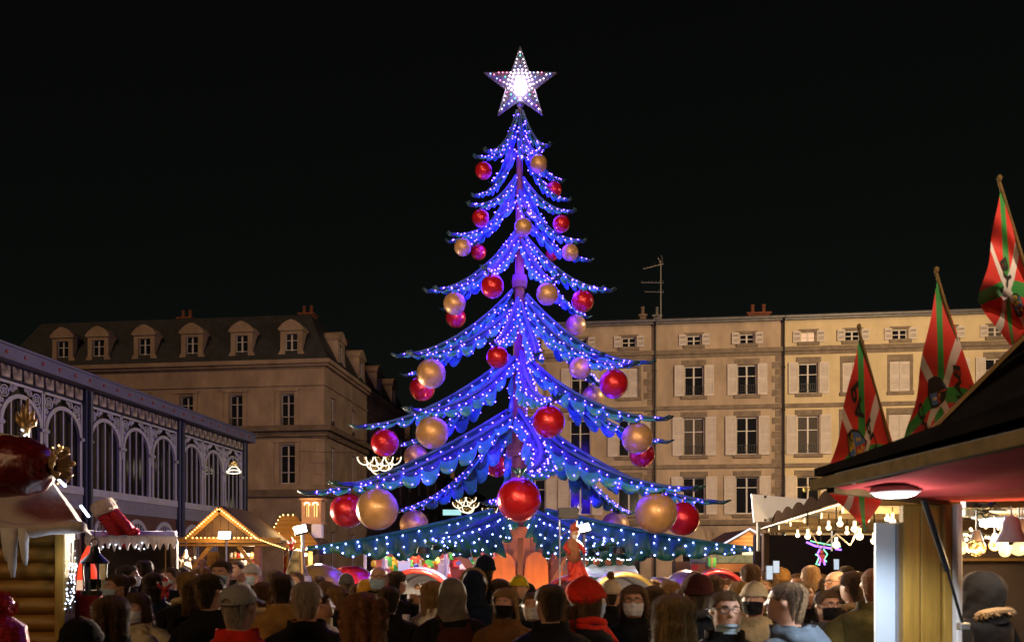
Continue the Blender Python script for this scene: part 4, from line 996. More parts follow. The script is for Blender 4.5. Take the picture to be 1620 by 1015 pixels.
floodlight(476, 836, 13.6, 17, 12, 'slanted bright floodlight beside the plank roof near the cone display', .25, .3, -.25, 800)
floodlight(925, 834, 13.6, 17, 12, 'slanted bright floodlight next to the elf figure by the trunk', .25, .3, -.25, 800)
# cone display with santa
p = at(470, 928, 13.2); cd = thing('cone_display', 'tall cone shaped stand wrapped in cream patchwork cloth', 'decoration', (p.x, 13.2, 0))
zc0, zc1 = at(0,926,13.2).z, at(0,870,13.2).z
q = MB(); q.lathe([(.235,zc0),(.06,zc1),(0,zc1+.01)], 26); q.build('cone', mat('patch_cloth', (.42,.34,.2), .85, var=.5, scale=7, spots=(.08,.07,.03), bump=.4, detail=1), cd, smooth=True)
q = MB(); q.lathe([(.242,zc0),(.212,zc0+.16)], 26); q.build('hem', whitec, cd, smooth='all')
q = MB(); q.tube([(0,0,0),(0,0,zc0+.05)], .05, 8); q.build('pole', woodd, cd); q = MB(); q.tube([(.10,-.12,zc1-.02),(.13,-.16,zc0)], .035, 8); q.build('garland', gold_t, cd)
santa(at(461, 862, 13.3), .42, 'red santa figure perched on top of the cone display', 'decoration', name='santa_figure')
# elf on the right-hand post
p = at(909, 872, 13.3); el = thing('elf_figure', 'brown and red elf figure clinging to the pole under a black box', 'decoration', p)
sk = mat('elf_brown', (.30,.11,.05), .8, var=.4, scale=9)
q = MB(); q.tube([(0,0,-.16),(-.03,-.02,.0),(-.04,-.03,.16),(-.02,-.02,.24)], [.10,.125,.10,.05], 12); q.build('tunic', sk, el, smooth='all')
for s in (-1, 1):
    q = MB(); q.tube([(s*.07-.03,-.03,.15),(s*.14-.02,-.08,.06),(s*.12+.02,-.14,.0)], [.045,.04,.03], 8); q.sph((s*.12+.02,-.145,-.01), .032, 8, 6); q.build('arm', redc, el, smooth='all')
    q = MB(); q.tube([(s*.05,0,-.12),(s*.08,-.06,-.24),(s*.07,-.02,-.36)], [.055,.05,.035], 8); q.tube([(s*.07,-.02,-.37),(s*.08,-.12,-.38),(s*.08,-.17,-.34)], [.035,.035,.01], 7); q.build('leg', redc, el, smooth='all')
q = MB(); q.sph((0,-.03,.29), .075, 12, 9); q.sph((0,-.105,.285), .018, 6, 5); q.build('head', skinm, el, smooth='all')
q = MB(); q.tube([(0,-.02,.32),(-.02,0,.42),(.05,.02,.5)], [.085,.05,.008], 10); q.build('hat', mat('elf_hat', (.35,.06,.03), .8), el, smooth='all')
q = MB(); q.sph((0,-.075,.24), .05, 8, 6, (1,.6,1.3)); q.build('beard', whitec, el, smooth='all')
p = at(899, 812, 13.7); bb = thing('speaker_box', 'black box on a metal truss above the elf figure', 'speaker box', (p.x, 13.7, 0))
q = MB(); q.bev(-.17,.17,-.12,.12,p.z-.09,p.z+.09,.01); q.build('cabinet', blackp, bb)
q = MB()
for s in (-.14, .14): q.tube([(s,0,0),(s,0,p.z-.1)], .015, 6)
for k in range(9): q.tube([(-.14,0,.3*k+.2),(.14,0,.3*k+.4)], .008, 5)
q.build('truss', mat('galvanised', (.35,.35,.37), .4, .6), bb)
p = at(915, 918, 13.3); rd = thing('pointed_red_cloth', 'pointed red cloth cone below the elf figure', 'decoration', (p.x, 13.3, 0)); zz = p.z
q = MB(); q.grid(lambda u, v: ((.19*(1-v)**.8+.012+.015*sin(u*2*PI*9)*(1-v))*cos(2*PI*u), (.19*(1-v)**.8+.012+.015*sin(u*2*PI*9)*(1-v))*sin(2*PI*u), zz+.36*v), 72, 10); q.build('cloth', mat('bright_red_cloth', (.62,.045,.02), .6, var=.2, scale=5), rd, smooth='all')  # plain cloth in a brighter red
q = MB(); q.tube([(0,0,0),(0,0,zz+.4)], .03, 8); q.build('pole', woodd, rd)
# small orange flat lamp behind the big gold bauble
p = at(1068, 853, 24); ol = thing('flat_orange_lamp', 'flat orange lamp below the big red bauble beside the chalet gable', 'lamp', p)
q = MB(); q.bev(-.28,.28,-.1,.1,-.06,.06,.02); q.build('lamp_glass', emat('orange_lamp', (1,.45,.18), 5), ol); q = MB(); q.tube([(0,.1,0),(0,.1,-2.5)], .03, 6); q.build('pole', blackp, ol)
light('orange_lamp_light', 'POINT', (0,-.2,-.12), 22, (1,.5,.2), .1, ol)
# ---- sweet stall behind the trunk
def text(body, size, name, m_, par, loc, rot=(PI/2,0,0), ext=.006, align='CENTER', bold=0):
    cu = bpy.data.curves.new(name, 'FONT'); cu.body = body; cu.size = size; cu.align_x = align; cu.align_y = 'CENTER'; cu.extrude = ext; cu.offset = bold
    o = bpy.data.objects.new(name, cu); dg = bpy.context.evaluated_depsgraph_get(); C.objects.link(o); dg.update()
    me = bpy.data.meshes.new_from_object(o.evaluated_get(dg)); C.objects.unlink(o); bpy.data.objects.remove(o)
    me.materials.clear(); me.materials.append(m_)
    t = bpy.data.objects.new(name, me); C.objects.link(t); t.location = loc; t.rotation_euler = rot
    if par: t.parent = par
    return t
L = Vector((-2.6, 24.5, 0)); ss = thing('sweet_stall', 'brightly lit red sweet and game stall behind the trunk', 'market stall', L)
xa, xb = at(578,0,24.5).x, at(790,0,24.5).x; zt = at(0,868,24.5).z
q = Q(L); q.box(xa, xb, 26.2, 26.25, 0, zt+.1); q.build('back_wall', mat('stall_pink', (.55,.2,.2), .7, var=.5, scale=3, spots=(.5,.05,.05)), ss)
q = Q(L); q.box(xa-.2, xb+.2, 24.3, 26.4, zt+.12, zt+.2); q.build('roof', woodd, ss)
q = Q(L); q.box(xa, xb, 24.4, 24.5, 0, 1.0); q.box(xa, xb, 24.3, 24.9, 1.0, 1.05); q.build('counter', redc, ss)
for x in (xa, at(607,0,24.5).x, at(705,0,24.5).x, xb): q = Q(L); q.bev(x-.04, x+.04, 24.42, 24.5, 0, zt+.12, .008); q.build('post', whitec, ss)
a, b = at(626,0,24.3).x, at(664,0,24.3).x; z0, z1 = at(0,884,24.3).z, at(0,874,24.3).z
q = Q(L); q.box(a, b, 24.28, 24.34, z0-.02, z1+.02); sgn = q.build('sign_board', mat('red_sign', (.5,.02,.01), .5, emit=(1,.10,.04), es=.9, var=.2), ss)
text('PECHE', .20, 'lettering', emat('sign_letters', (1,.42,.12), 1.6, False), sgn, ((a+b)/2-L.x, -.235, (z0+z1)/2))
a, b = at(630,0,24.4).x, at(649,0,24.4).x; q = Q(L); q.box(a, b, 24.36, 24.39, at(0,902,24.4).z, at(0,886,24.4).z); q.build('price_board', mat('lit_white', (.7,.7,.75), .5, emit=(.8,.85,1), es=.35, var=.1), ss)
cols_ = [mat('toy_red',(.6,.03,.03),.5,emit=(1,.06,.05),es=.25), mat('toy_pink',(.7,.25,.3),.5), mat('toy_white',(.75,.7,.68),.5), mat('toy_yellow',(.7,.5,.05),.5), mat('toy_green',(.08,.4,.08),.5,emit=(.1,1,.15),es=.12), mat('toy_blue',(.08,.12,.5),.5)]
for k in range(64):
    px = rng.uniform(582,786); py = rng.uniform(878,908); y = rng.uniform(24.7,26)
    if 575 < px < 800:
        p = at(px, py, y); q = Q(L); w_ = rng.uniform(.07,.15)
        kind = k % 3
        if kind == 0: q.bev(p.x-w_, p.x+w_, y-.05, y+.05, p.z-w_*1.2, p.z+w_*1.2, .02)
        elif kind == 1: q.sph(p, w_, 10, 7, (1,.8,1.2)); q.sph(p+Vector((0,0,w_*1.5)), w_*.6, 8, 6)
        else: q.lathe([(0,-w_),(w_*.9,-w_*.8),(w_*.5,0),(w_*.7,w_),(0,w_*1.1)], 10, p)
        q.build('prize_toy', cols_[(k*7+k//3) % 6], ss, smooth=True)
for px in (610, 655, 700, 745): 
    q = Q(L); p = at(px, 874, 25); q.bev(p.x-.25, p.x+.25, 24.95, 25.05, zt+.05, zt+.1, .01); q.build('tube_lamp', emat('tube_white', (1,.85,.75), 7), ss); light('stall_tube_light', 'POINT', p-L-Vector((0,.1,.1)), 26, (1,.70,.58), .15, ss)
q = Q(L); q.beam(at(722,892,24), at(757,874,24), .04, .12); q.build('white_arm', whitec, ss)
q = Q(L); q.prism([(at(738,0,23.9).x,at(0,888,23.9).z),(at(770,0,23.9).x,at(0,872,23.9).z),(at(772,0,23.9).x,at(0,888,23.9).z)], 23.9, 23.95); q.build('green_pennant', cols_[4], ss)
# ---- white fleece stall to the right of the trunk
L = Vector((3, 23.5, 0)); fs = thing('fleece_stall', 'low stall heaped with white fleece and orange baubles behind the trunk', 'market stall', L)
xa, xb = at(862,0,23.5).x, at(1012,0,23.5).x
q = Q(L); q.grid(lambda u, v: (xa+(xb-xa)*u, 23.3+1.2*v, 1.45+.32*v+.09*noise.noise(Vector((u*12,v*6,3)))), 50, 14); q.build('fleece', snoww, fs, smooth='all')
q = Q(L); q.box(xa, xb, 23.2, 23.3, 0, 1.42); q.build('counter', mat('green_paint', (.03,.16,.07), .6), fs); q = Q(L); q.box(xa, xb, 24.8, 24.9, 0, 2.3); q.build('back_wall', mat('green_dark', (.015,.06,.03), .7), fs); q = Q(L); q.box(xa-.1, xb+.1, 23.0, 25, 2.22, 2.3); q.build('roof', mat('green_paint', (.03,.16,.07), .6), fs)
orm = mat('orange_ball', (.6,.16,.03), .35, .2)
for k in range(7): q = Q(L); q.sph(at(872+18*k, 889+rng.uniform(-1,1), 23.6), .10, 10, 8); q.build('orange_ball', orm, fs, smooth='all')
bulbs([at(865+3.1*k, 884+rng.uniform(-3,2), 23.2) for k in range(46)], .022, cool_b, fs, L=L)
for k in range(2): light('fleece_light', 'POINT', (-1+2*k, .2, 2.05), 20, (.9,.9,1), .1, fs)
bb_ = MB(); bb_.sph((-1,.2,2.12), .05, 8, 6); bb_.sph((1,.2,2.12), .05, 8, 6); bb_.build('ceiling_bulb', cool_b, fs)
# ---- log gable chalet on the right
L = Vector((6.4, 22, 0)); rcb = thing('log_gable_chalet', 'log chalet with white light tubes along its gable under the shuttered house', 'market stall', L)
pa, pl, pr = at(1184,839,22), at(1128,871,22), at(1243,873,22)
q = Q(L); gable_roof(q, pl.x-.05, pr.x+.05, pa.x, pl.z, pa.z+.04, 21.9, 24.5); q.build('roof', woodd, rcb)
orange = mat('orange_wood', (.45,.19,.05), .55, var=.3, scale=3, bump=.25, bscale=20, stretch=(.6,8,8))
for k in range(5):
    za = pl.z+.01+(pa.z-pl.z)*k/5; hw0 = (1-k/5)*.93; hw1 = (1-(k+1)/5)*.93; zb = za+(pa.z-pl.z)/5-.012
    q = Q(L); q.prism([(pa.x-hw0,za),(pa.x+hw0,za),(pa.x+hw1+.02,zb),(pa.x-hw1-.02,zb)], 22.0+.0*k, 22.06+.02*(k%2)); q.build('log', orange, rcb)
for a, b in ((pl, pa), (pa, pr)):
    q = Q(L); q.tube([a+Vector((0,-.14,.05)), b+Vector((0,-.14,.05))], .022, 6); q.build('light_tube', emat('tube_lavender', (.85,.84,1), 1.6), rcb)
q = Q(L); q.box(at(1174,0,22).x, at(1196,0,22).x, 21.93, 21.99, at(0,877,22).z, at(0,866,22).z); q.build('gable_lamp', emat('gable_lamp', (1,.75,.4), 1.8), rcb)
a, b = at(1092,0,21.8).x, at(1262,0,21.8).x
q = Q(L); q.box(a, b, 21.75, 21.85, at(0,890,21.8).z, at(0,877,21.8).z); q.build('green_valance', mat('valance_green', (.16,.22,.13), .7, var=.5, scale=9), rcb)
q = Q(L); q.box(a, b, 21.65, 21.74, at(0,904,21.8).z, at(0,891,21.8).z); q.build('orange_beam', orange, rcb)
q = Q(L); q.box(a, b, 24.2, 24.3, 0, 1.9); q.build('back_wall', woodd, rcb)
for x in (a, b): q = Q(L); q.bev(x-.06, x+.06, 21.75, 21.87, 0, 1.6, .01); q.build('post', woodd, rcb)
def heart(px, py, Y, s, label):
    p = at(px, py, Y); h = thing('red_heart', label, 'hanging ornament', p, 0, 'hearts along the chalet beam')
    pts = [(.95*s*16*sin(t)**3/16, s*(13*cos(t)-5*cos(2*t)-2*cos(3*t)-cos(4*t))/16) for t in [k*2*PI/24 for k in range(24)]]
    q = MB(); q.prism(pts, -.03, .03); q.build('heart', redc, h); q = MB(); q.tube([(0,0,s*.3),(0,0,s*1.3)], .005, 4); q.build('cord', blackp, h)
heart(1099, 897, 21.5, .10, 'red heart under the chalet beam beside the green gift box'); heart(1224, 896, 21.5, .12, 'larger red heart under the chalet beam next to the raised telephones'); 
p = at(1125, 889, 21.4); gb = thing('green_gift', 'bright green gift box hanging from the chalet beam', 'hanging ornament', p)
q = MB(); q.bev(-.11,.11,-.1,.1,-.12,.12,.012); q.build('box', mat('gift_green', (.08,.42,.08), .5), gb); q = MB(); q.box(-.02,.02,-.104,.104,-.124,.124); q.box(-.114,.114,-.02,.02,-.124,.124); q.tube([(0,0,.12),(0,0,.26)], .008, 5); q.build('ribbon', gold_t, gb)
light('gable_light', 'POINT', (0,-.5,2.5), 34, W_WARM, .2, rcb); light('beam_light', 'POINT', (-.9,-1.0,2.05), 22, W_WARM, .2, rcb)
# ---- totem post
p = at(1252, 0, 15); tt = thing('carved_post', 'dark carved wooden post with small red and white lamps on top', 'post', (p.x, 15, 0))
q = MB(); zz = at(0,846,15).z; q.lathe([(.0,0),(.14,0),(.13,zz*.5),(.17,zz*.62),(.12,zz*.7),(.16,zz*.8),(.11,zz*.9),(.13,zz),(0,zz)], 12); q.build('post', mat('totem', (.14,.08,.03), .7, var=.5, scale=6, bump=.5), tt)
q = MB(); q.sph((-.15,-.1,zz-.03), .035, 8, 6); q.build('white_lamp', emat('totem_white', (.9,1,.85), 4), tt); q = MB(); q.sph((-.15,-.1,zz-.11), .03, 8, 6); q.build('red_lamp', emat('totem_red', (1,.1,.03), 4), tt); q = MB(); q.bev(.02,.06,-.15,-.12,zz-.18,zz-.02,.008); q.build('lime_lamp', emat('totem_lime', (.7,1,.15), 2), tt)
q = MB(); q.bev(-.16,-.09,-.16,-.13,zz*.84,zz*.95,.01); q.build('violet_lamp', emat('totem_violet', (.35,.2,1), 3), tt)
# ---- canopy stall with globe bulbs
L = Vector((4.2, 9, 0)); cs = thing('canopy_stall', 'open stall whose pale canopy is hung with round glowing bulbs', 'market stall', L)
canv = mat('canopy_cream', (.62,.54,.40), .8, var=.18, scale=2, bump=.3)
q = Q(L); q.add([(2.78,6.2,2.38),(3.92,13,2.38),(7.2,13,2.32),(6.2,6.2,2.32),(2.78,6.2,2.43),(3.92,13,2.43),(7.2,13,2.8),(6.2,6.2,2.8)], [(0,1,2,3),(7,6,5,4),(0,4,5,1),(1,5,6,2),(2,6,7,3),(3,7,4,0)]); q.build('canopy', canv, cs)
for k in range(7):
    t = (k+.5)/7; q = Q(L); x = 2.85+(3.95-2.85)*t; y = 6.25+6.6*t; q.beam((x,y,2.345),(x+3.2,y,2.30),.05,.06); q.build('rafter', mat('pale_timber', (.48,.36,.2), .7, var=.2), cs)
q = Q(L)
def scal(u, v):
    return (2.74+1.14*u+.03*v, 6.2+6.8*u, 2.40+(.09+.07*abs(sin(u*PI*9)))*v)
q.grid(scal, 90, 2); q.build('scalloped_valance', mat('dark_valance', (.02,.012,.008), 1, spec=0), cs, solid=.012)
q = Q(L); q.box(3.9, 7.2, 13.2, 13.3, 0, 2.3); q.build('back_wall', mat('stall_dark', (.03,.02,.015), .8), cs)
for x, y in ((3.98,12.9),(6.0,6.4),(6.9,12.8)): q = Q(L); q.bev(x-.05, x+.05, y-.05, y+.05, 0, 2.32, .01); q.build('post', woodd, cs)
gl = mat('globe_glass', (1,.9,.75), .05, trans=1, var=0)
globe = emat('globe_glow', (1,.70,.36), 4)
spots_ = [(1278,848,8.0,.036),(1311,834,8.5,.035),(1329,828,8,.038),(1352,836,7.2,.038),(1323,861,7.5,.042),(1360,848,7,.040),(1383,855,6.9,.036),(1372,822,8.5,.034),(1296,842,9.5,.035),(1262,846,10.5,.036),(1340,842,9,.03),(1404,820,8,.036),(1412,824,7.4,.036)]
gp = []
for px, py, y, r_ in spots_:
    p = at(px, py, y); gp.append(p); q = Q(L); q.sph(p, r_*.78, 12, 9); q.lathe([(0,.07),(.014,.07),(.014,.03),(.0,.02)], 8, p); o = q.build('globe_bulb', globe, cs, smooth='all')
    q = Q(L); q.tube([p+Vector((0,0,.09)), Vector((p.x,p.y,2.36))], .006, 4); q.build('flex', blackp, o)
for p in gp[::3]: light('globe_light', 'POINT', p-L-Vector((0,0,.09)), 16, (1,.66,.34), .05, cs)
q = Q(L); q.tube([gp[0]+Vector((0,0,.1)), at(1298,868,7.8), gp[4]+Vector((0,0,.1)), at(1345,862,7.3), gp[5]+Vector((0,0,.1))], .007, 5); q.build('festoon_cable', mat('cable_cream', (.5,.42,.3), .6), cs)
# banner board on top
L2 = at(1264, 803, 11.5); bn = thing('blank_banner', 'blank lavender white board standing on the canopy edge', 'banner', L2)
q = MB(); w1 = at(1189,781,11.5)-L2; w2 = at(1340,795,11.5)-L2; w3 = at(1346,822,11.5)-L2; w4 = at(1193,825,11.5)-L2
q.add([w4,w3,w2,w1]+[v+Vector((0,.04,0)) for v in (w4,w3,w2,w1)], [(0,1,2,3),(7,6,5,4),(0,4,5,1),(1,5,6,2),(2,6,7,3),(3,7,4,0)]); q.build('board', boardw, bn)
q = MB(); 
for y_ in (785, 822): q.sph(at(1211,y_,11.48)-L2, .018, 8, 6)
q.build('fixing', blackp, bn); q = MB(); q.tube([(-.55,.06,-.2),(-.55,.06,-.6)], .03, 6); q.build('bracket', blackp, bn); q = MB(); q.tube([(.5,.06,-.2),(.5,.06,-.6)], .03, 6); q.build('bracket', blackp, bn)
# led outline sign
p = at(1300, 872, 12.4); ls = thing('led_outline_sign', 'violet and green led outline sign shaped like a figure under a slanted bar', 'light sign', p)
vio = emat('led_violet', (.30,.12,1), 3.5); grn = emat('led_green', (.25,1,.45), 2.4); redl = emat('led_red', (.7,.08,.06), .8)
def pp(px, py): return at(px, py, 12.4)-p
q = MB(); q.tube([pp(1276,857), pp(1290,863), pp(1310,866), pp(1331,869)], .016, 6); q.tube([pp(1297,868), pp(1293,876), pp(1298,884), pp(1296,893)], .014, 6); q.tube([pp(1303,884), pp(1305,893)], .014, 6); q.build('violet_tube', vio, ls)
q = MB(); q.tube([pp(1282,855), pp(1296,858), pp(1312,861), pp(1330,864)], .009, 6); q.tube([pp(1303,868), pp(1309,876), pp(1304,884), pp(1308,888)], .009, 6); q.tube([pp(1290,876), pp(1296,880), pp(1291,892), pp(1297,893)], .009, 6); q.build('green_tube', grn, ls)
q = MB(); q.sph(pp(1300,872), .03, 8, 6); q.bev(-.05+0,.05,-.01,.01,-.16,-.04,.01); q.build('red_panel', redl, ls)
q = MB(); q.tube([(0,.03,.1),(0,.03,.55)], .01, 5); q.build('hanger', blackp, ls)
# ---- near stall with raised flap
L = Vector((2.6, 4.0, 0)); ns = thing('flap_stall', 'near wooden stall with dark roof and raised flap lined in red', 'market stall', L)
A, B, Cc, D = Vector((1.54,3.92,2.21)), Vector((2.41,4.56,2.19)), Vector((3.6,3.9,2.19)), Vector((1.80,2.60,2.26))
q = Q(L)
def soff(u, v):
    p = A.lerp(B, u).lerp(D.lerp(Cc, u), v); return p-Vector((0,0,.03*sin(PI*u)*sin(PI*v)+.008*sin(u*25+v*6)))
q.grid(soff, 26, 22); q.build('red_lining', mat('red_lining', (.62,.085,.08), 1, var=.12, scale=3, bump=.3, bscale=5, spec=.03), ns, smooth='all')
up = Vector((0,0,.045))
q = Q(L); q.add([A+up, B+up, Cc+up, D+up]+[v+up*2 for v in (A,B,Cc,D)], [(3,2,1,0),(4,5,6,7),(0,1,5,4),(1,2,6,5),(2,3,7,6),(3,0,4,7)]); q.build('flap', woodd, ns)
palew = mat('pale_edge_wood', (.15,.095,.04), 1, var=.35, scale=4, stretch=(1,4,4), spec=.03)
q = Q(L); q.beam(A+Vector((-.06,.10,.02)), D+Vector((-.02,-.1,.02)), .05, .05); q.build('edge_board', palew, ns)
q = Q(L); q.beam(A+Vector((-.02,.0,.0)), B+Vector((.05,.03,.0)), .04, .05); q.build('edge_strip', palew, ns)
q = Q(L); q.beam(A+Vector((.0,.14,.085)), D+Vector((-.04,-.1,.10)), .10, .04); q.build('roof_edge', mat('roof_felt', (.010,.008,.007), 1, var=.3, spec=0), ns)
R0, R1, R2, R3 = A+Vector((-.15,.2,.12)), D+Vector((-.1,-.2,.12)), Vector((3.35,2.2,3.55)), Vector((3.25,4.5,3.50))
R0 = at(1425,737,4.5); 
q = Q(L); q.add([R0, D+Vector((-.12,-.1,.13)), R2, R3, A+Vector((.04,.1,.11))], [(0,1,2,3),(0,4,1)]); q.build('roof', mat('roof_felt', (.010,.008,.007), 1, var=.3, spec=0), ns, solid=.04)
q = Q(L); q.add([R0, R3, Vector((4.6,4.45,2.3)), Vector((2.1,4.45,2.3))], [(0,1,2,3)]); q.build('gable', woodd, ns)
q = Q(L); q.tube([R0+Vector((0,-.02,.03)), R3+Vector((0,-.02,.03))], .018, 6); q.build('roof_trim', gold_t, ns)
c = at(1416, 758, 3.85); q = Q(L); ev = (D-A).normalized(); c.z = 2.185
q.lathe([(0,.02),(.105,.02),(.11,-.005),(.095,-.012)], 28, c); o = q.build('spotlight_ring', whitec, ns, smooth=True)
q = Q(L); q.lathe([(0,-.030),(.06,-.028),(.085,-.020),(.102,-.006)], 28, c); q.build('spotlight_lens', emat('spot_lens', (.93,.97,1), 9, False), o)
light('flap_spotlight', 'POINT', c-L-Vector((0,0,.12)), 5, (.90,.94,1), .06, ns); light('flap_downlight', 'SPOT', c-L-Vector((0,0,.06)), 75, (.80,.90,1), .08, ns, rot=(math.radians(18),0,0), spot_size=2.2, spot_blend=.6)
xs_ = [at(p, 0, 4.5).x for p in (1429,1457,1490,1505)]
for k in range(3):
    q = Q(L); q.bev(xs_[k]+.002, xs_[k+1]-.002, 4.5-.02*(k == 2), 4.56, 0, 2.17, .006); q.build('plank', woodv, ns)
q = Q(L); q.bev(xs_[3], xs_[3]+.03, 4.44, 4.6, 0, 2.17, .005); q.build('white_jamb', whitec, ns)
q = Q(L); q.bev(at(1386,0,4.62).x, at(1434,0,4.62).x, 4.62, 4.65, 0, at(0,826,4.62).z, .004); q.build('white_panel', mat('pale_blue_panel', (.62,.74,.88), .5, var=.10, scale=2), ns)
q = Q(L); q.bev(at(1418,0,4.60).x, at(1434,0,4.60).x, 4.60, 4.617, 0, at(0,828,4.6).z, .004); q.build('panel_edge', mat('grey_edge', (.20,.21,.24), .7), ns)
a, m_, b = at(1462,790,4.25), at(1499,902,4.3), at(1524,990,4.35)
q = Q(L); q.tube([a, m_], .016, 8); q.build('gas_strut', blackp, ns); q = Q(L); q.tube([m_, b], .0075, 8); q.build('strut_rod', blackp, ns, smooth=True); q = Q(L); q.bev(b.x-.025, b.x+.03, b.y-.02, b.y+.03, b.z-.02, b.z+.02, .006); q.build('strut_bracket', alu, ns)
q = Q(L); q.box(3.05, 4.9, 5.9, 5.95, 0, 2.2); q.build('back_wall', mat('inside_wood', (.10,.06,.03), .7, var=.3), ns)
q = Q(L); q.add([(2.43,4.62,2.16),(4.6,4.62,2.16),(4.8,6,2.16),(3.15,6,2.16)], [(0,1,2,3)]); q.build('ceiling', mat('ceiling_board', (.50,.46,.36), .7, var=.15, scale=5, stretch=(1,8,1)), ns)
q = Q(L); q.box(3.05, 4.6, 5.8, 5.84, at(0,884,5.5).z-.01, at(0,884,5.5).z+.01); q.build('shelf', wood, ns)
q = Q(L); q.bev(2.85,3.3,4.9,5.02,2.07,2.12,.01); o = q.build('tube_lamp', emat('tube_cool', (.9,.97,1), 3.5), ns)
light('stall_strip_light', 'AREA', Vector((3.1,4.96,2.05))-L, 9, (.95,.95,1), .5, ns, rot=(0,0,0))
# things hanging in the near stall
def globe_lamp(px, py, Y, r_, label, fairy=False):
    p = at(px, py, Y); t = thing('hanging_bulb', label, 'hanging lamp', p, 0, 'glass globe lamps in the near stall')
    if fairy:
        q = MB(); q.sph((0,0,0), r_, 20, 14); q.build('globe', mat('amber_glass', (1,.7,.35), .06, trans=.9, var=0), t, smooth='all')
        q = MB()
        for _ in range(26):
            d = Vector((rng.gauss(0,1),rng.gauss(0,1),rng.gauss(0,1))).normalized()*r_*rng.uniform(.3,.85); q.octa(d, .0045)
        q.build('wire_lights', emat('fairy_warm', (1,.62,.2), 9), t, kind='stuff')
    else:
        q = MB(); q.sph((0,0,0), r_, 20, 14); q.build('globe', emat('globe_amber', (1,.62,.24), 2.2), t, smooth='all'); q = MB(); q.sph((0,0,0), r_*.35, 10, 8, (1,1,1.6)); q.build('filament', emat('fil', (1,.8,.5), 12), t)
    q = MB(); q.lathe([(0,r_*2.1),(r_*.35,r_*2.05),(r_*.75,r_*.85),(r_*.3,r_*.8)], 14); q.build('cap', mat('lamp_cap', (.55,.52,.48), .3, .6), t, smooth=True)
    q = MB(); q.tube([(0,0,r_*2.1),(0,0,2.15-p.z)], .005, 5); q.build('flex', blackp, t)
    light('globe_lamp_light', 'POINT', (0,-r_*1.6,-r_*.3), 3, W_WARM, .03, t); return t
globe_lamp(1519, 866, 4.7, .040, 'plain glowing globe lamp just inside the near stall post'); globe_lamp(1545, 866, 4.6, .048, 'amber globe lamp filled with tiny fairy lights in the near stall', True); globe_lamp(1612, 865, 4.4, .045, 'glowing globe lamp under the silver bells at the stall end')
def bell(px, py, Y, s, label):
    p = at(px, py, Y); t = thing('silver_bell', label, 'bell', p, 0, 'bells hanging in the near stall')
    q = MB(); q.lathe([(.0,.09*s),(.03*s,.085*s),(.048*s,.05*s),(.055*s,0),(.085*s,-.06*s),(.09*s,-.075*s),(.08*s,-.075*s),(.05*s,0),(.0,.07*s)], 22); q.build('bell', mat('silver', (.62,.62,.58), .3, .25, var=.1), t, smooth=True)
    q = MB(); q.sph((0,0,-.075*s), .018*s, 8, 6); q.build('clapper', iron_dk, t); q = MB(); q.tube([(0,0,.09*s),(0,0,2.15-p.z)], .004, 5); q.build('cord', whitec, t)
bell(1600, 838, 4.3, .85, 'larger silver bell hanging clear of its neighbour'); bell(1617, 840, 4.45, .8, 'silver bell cut by the picture edge behind the larger bell')
for px, py, w_, h_, lab in ((1531,802,12,24,'tall pale blue gift box hanging in the near stall'),(1547,808,11,20,'smaller pale blue gift box hanging beside the taller one')):
    p = at(px, py, 4.7); t = thing('gift_box', lab, 'gift box', p, 0, 'pale gift boxes hanging in the near stall'); a_, b_ = w_*4.7/F/1.6, h_*4.7/F/1.6
    q = MB(); q.bev(-a_,a_,-.03,.03,-b_,b_,.004); q.build('box', mat('pale_blue_card', (.42,.55,.70), .5, var=.08), t); q = MB(); q.box(-.005,.005,-.032,.032,-b_-.002,b_+.002); q.tube([(0,0,b_),(0,0,2.15-p.z)], .004, 4); q.build('ribbon', whitec, t)
globe_lamp(1574, 862, 5.0, .034, 'small amber globe lamp between the fairy light globe and the silver bells', True); globe_lamp(1590, 872, 5.2, .034, 'small plain globe lamp half behind the larger silver bell')
p0 = at(1563, 800, 4.6); t = thing('wire_garland', 'tangled dark wire garland with warm lights along the stall ceiling', 'fairy lights', p0)
q = MB(); pts = [Vector((rng.uniform(-.09,.12), rng.uniform(-.05,.3), rng.uniform(-.07,.09))) for _ in range(40)]; q.tube(pts, .0045, 4, cap=False); q.build('wire', blackp, t)
bulbs([at(rng.uniform(1515,1620), rng.choice([815,822,836,846,852])+rng.uniform(-3,3), 5.4)-p0 for _ in range(34)], .011, warm_s, t)
light('wire_garland_light', 'POINT', (.15,.5,-.1), 14, W_WARM, .1, t)
q = MB(); q.tube([at(1515,838,5.4)-p0, at(1570,846,5.4)-p0, at(1625,838,5.4)-p0], .006, 4); q.build('ceiling_wire', blackp, t)
# white tent tip with led edge
p = at(1600, 545, 8.5); wt = thing('white_tent_top', 'white tent peak edged with blue white light behind the stall roof', 'tent', (p.x, 8.5, 0))
e = [at(1582,468,8.5), at(1586,505,8.5), at(1595,530,8.5), at(1606,548,8.5), at(1618,562,8.3)]; o_ = Vector((p.x,8.5,0))
q = MB(); ring2 = [Vector((v.x+1.3*(i+1)/3+.5, 9.2, v.z)) for i, v in enumerate(e)]
q.add([v-o_ for v in e]+[v-o_ for v in ring2], [(i, i+1, i+6, i+5) for i in range(4)]); q.build('canvas', whitec, wt, smooth='all', solid=.01)
q = MB(); q.tube([v-o_+Vector((-.01,-.02,0)) for v in e[1:4]], .012, 6); q.tube([at(1584,570,8.3)-o_, at(1597,560,8.3)-o_], .02, 6); q.build('led_edge', emat('led_bluewhite', (.35,.45,1), 5), wt)
q = MB(); q.tube([(.4,.5,0),(.4,.5,e[0].z)], .04, 8); q.build('mast', alu, wt)
